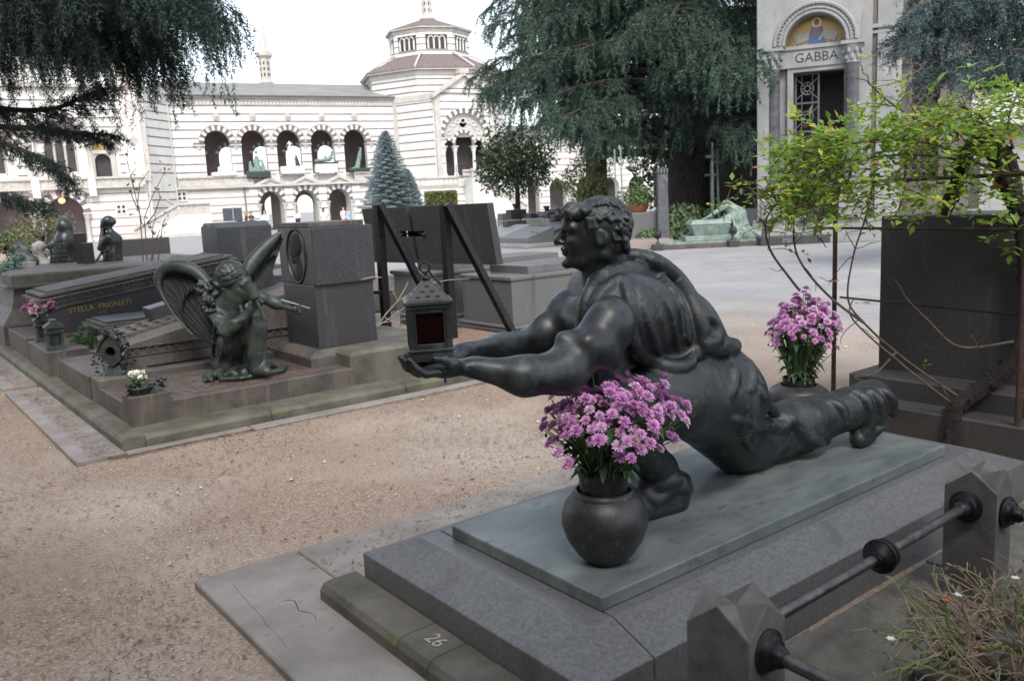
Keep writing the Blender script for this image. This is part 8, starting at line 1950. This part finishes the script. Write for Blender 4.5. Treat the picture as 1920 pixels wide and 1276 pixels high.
    # leaves: sprays of 3-5 leaflets; densest over the top of the trellis
    LV = [mat('rose_leaf_a', (.17,.29,.03), (.29,.42,.065), 9, .38, trans=.5), mat('rose_leaf_b', (.11,.21,.03), (.20,.32,.06), 9, .35, trans=.45), mat('rose_leaf_c', (.36,.41,.06), (.48,.52,.09), 9, .4, trans=.5), mat('rose_leaf_rust', (.25,.08,.02), (.36,.16,.04), 9, .6, trans=.2)]
    def proto(m):
        # pointed oval leaf, folded along the midrib
        n = 5; V = [(0, 0, 0)]; W = [.28, .5, .46, .26]
        for i, w_ in enumerate(W): x = (i+1)/5; V += [(x, w_*.5, .06*math.sin(PI*x)+.10*w_), (x, 0, .06*math.sin(PI*x)), (x, -w_*.5, .06*math.sin(PI*x)+.10*w_)]
        V.append((1, 0, -.06)); Fc = [(0, 2, 1), (0, 3, 2)]
        for i in range(3): a = 1+3*i; Fc += [(a, a+1, a+4, a+3), (a+1, a+2, a+5, a+4)]
        Fc += [(10, 11, 13), (11, 12, 13)]; return MB().add(V, Fc).build('leaf', m, T, True)
    protos = [proto(m) for m in LV]; cand = []
    nd = np.array(nodes); v = nd-np.array(CAM); PX = 960+F_PX*(v@np.array(_r))/(v@np.array(_f)); PY_ = 638-F_PX*(v@np.array(_u))/(v@np.array(_f))
    wgt = np.where(PY_ < 400, 1.0, np.where(PY_ < 470, .35, .10)); wgt = wgt/wgt.sum()
    tx = [1440, 1480, 1530, 1590, 1630, 1665, 1710, 1760, 1800, 1840, 1880, 1930]; ty = [315, 285, 255, 238, 170, 235, 228, 205, 222, 200, 175, 160]; by = [395, 420, 430, 420, 400, 400, 410, 400, 400, 430, 480, 560]
    for i in range(1450):
        if i < 260: b = nd[rng.choice(len(nd), p=wgt)]+rng.normal(0, .035, 3)
        else:
            x = rng.uniform(1445, 1930); y0, y1 = np.interp(x, tx, ty), np.interp(x, tx, by); y = y0+(y1-y0)*rng.uniform(0, 1)**1.7
            if 1600 < x < 1650 and y < 225 and rng.random() < .6: continue
            b = D_(x, y, rng.uniform(4.55, 5.25))
        b = np.array(b); d = rdirs(rng, 1)[0]+np.array([0, 0, .15]); d /= np.linalg.norm(d); s = np.cross(d, UP); s /= np.linalg.norm(s)+1e-6; L0 = rng.uniform(.036, .066)
        for k, (f, sd) in enumerate(((.2, 1), (.2, -1), (.6, 1), (.6, -1), (1., 0))):
            if k < 2 and rng.random() < .4: continue
            p = b+d*.07*f; dd = d*(.4 if sd else 1)+s*sd*.9+rng.normal(0, .18, 3); cand.append((p, dd, L0*rng.uniform(.8, 1.15), rng.choice(4, p=[.5, .28, .19, .03])))
    # the 300 nearest/largest are single leaves, the rest one mass
    cand.sort(key=lambda c: -c[2]/np.linalg.norm(c[0]-np.array(CAM)))
    used = set()
    for i, (p, dd, L0, mi) in enumerate(cand[:300]):
        e = Vector(dd).to_track_quat('X', 'Z').to_euler()
        if mi not in used: o = protos[mi]; used.add(mi)
        else: o = clone(protos[mi], 'leaf', T)
        o.parent = T; o.location = Vector(p-O); o.rotation_euler = e; o.rotation_euler.rotate_axis('X', rng.normal(0, .5)); o.scale = (L0*1.05,)*3
    for mi, o in enumerate(protos):
        if mi not in used: bpy.data.objects.remove(o)
    for mi in range(4):
        r = [c for c in cand[300:] if c[3] == mi]
        if not r: continue
        # same blade shape, joined
        P = np.array([c[0]-O for c in r]); D = np.array([c[1] for c in r]); N = rdirs(rng, len(r))*.5+[0, 0, 1]; L_ = np.array([c[2] for c in r]); o = leaves('leaf_mass', P, D, N, L_, L_*.55, LV[mi], T, fold=.15); o['kind'] = 'stuff'
climbing_rose()
scatter_litter()
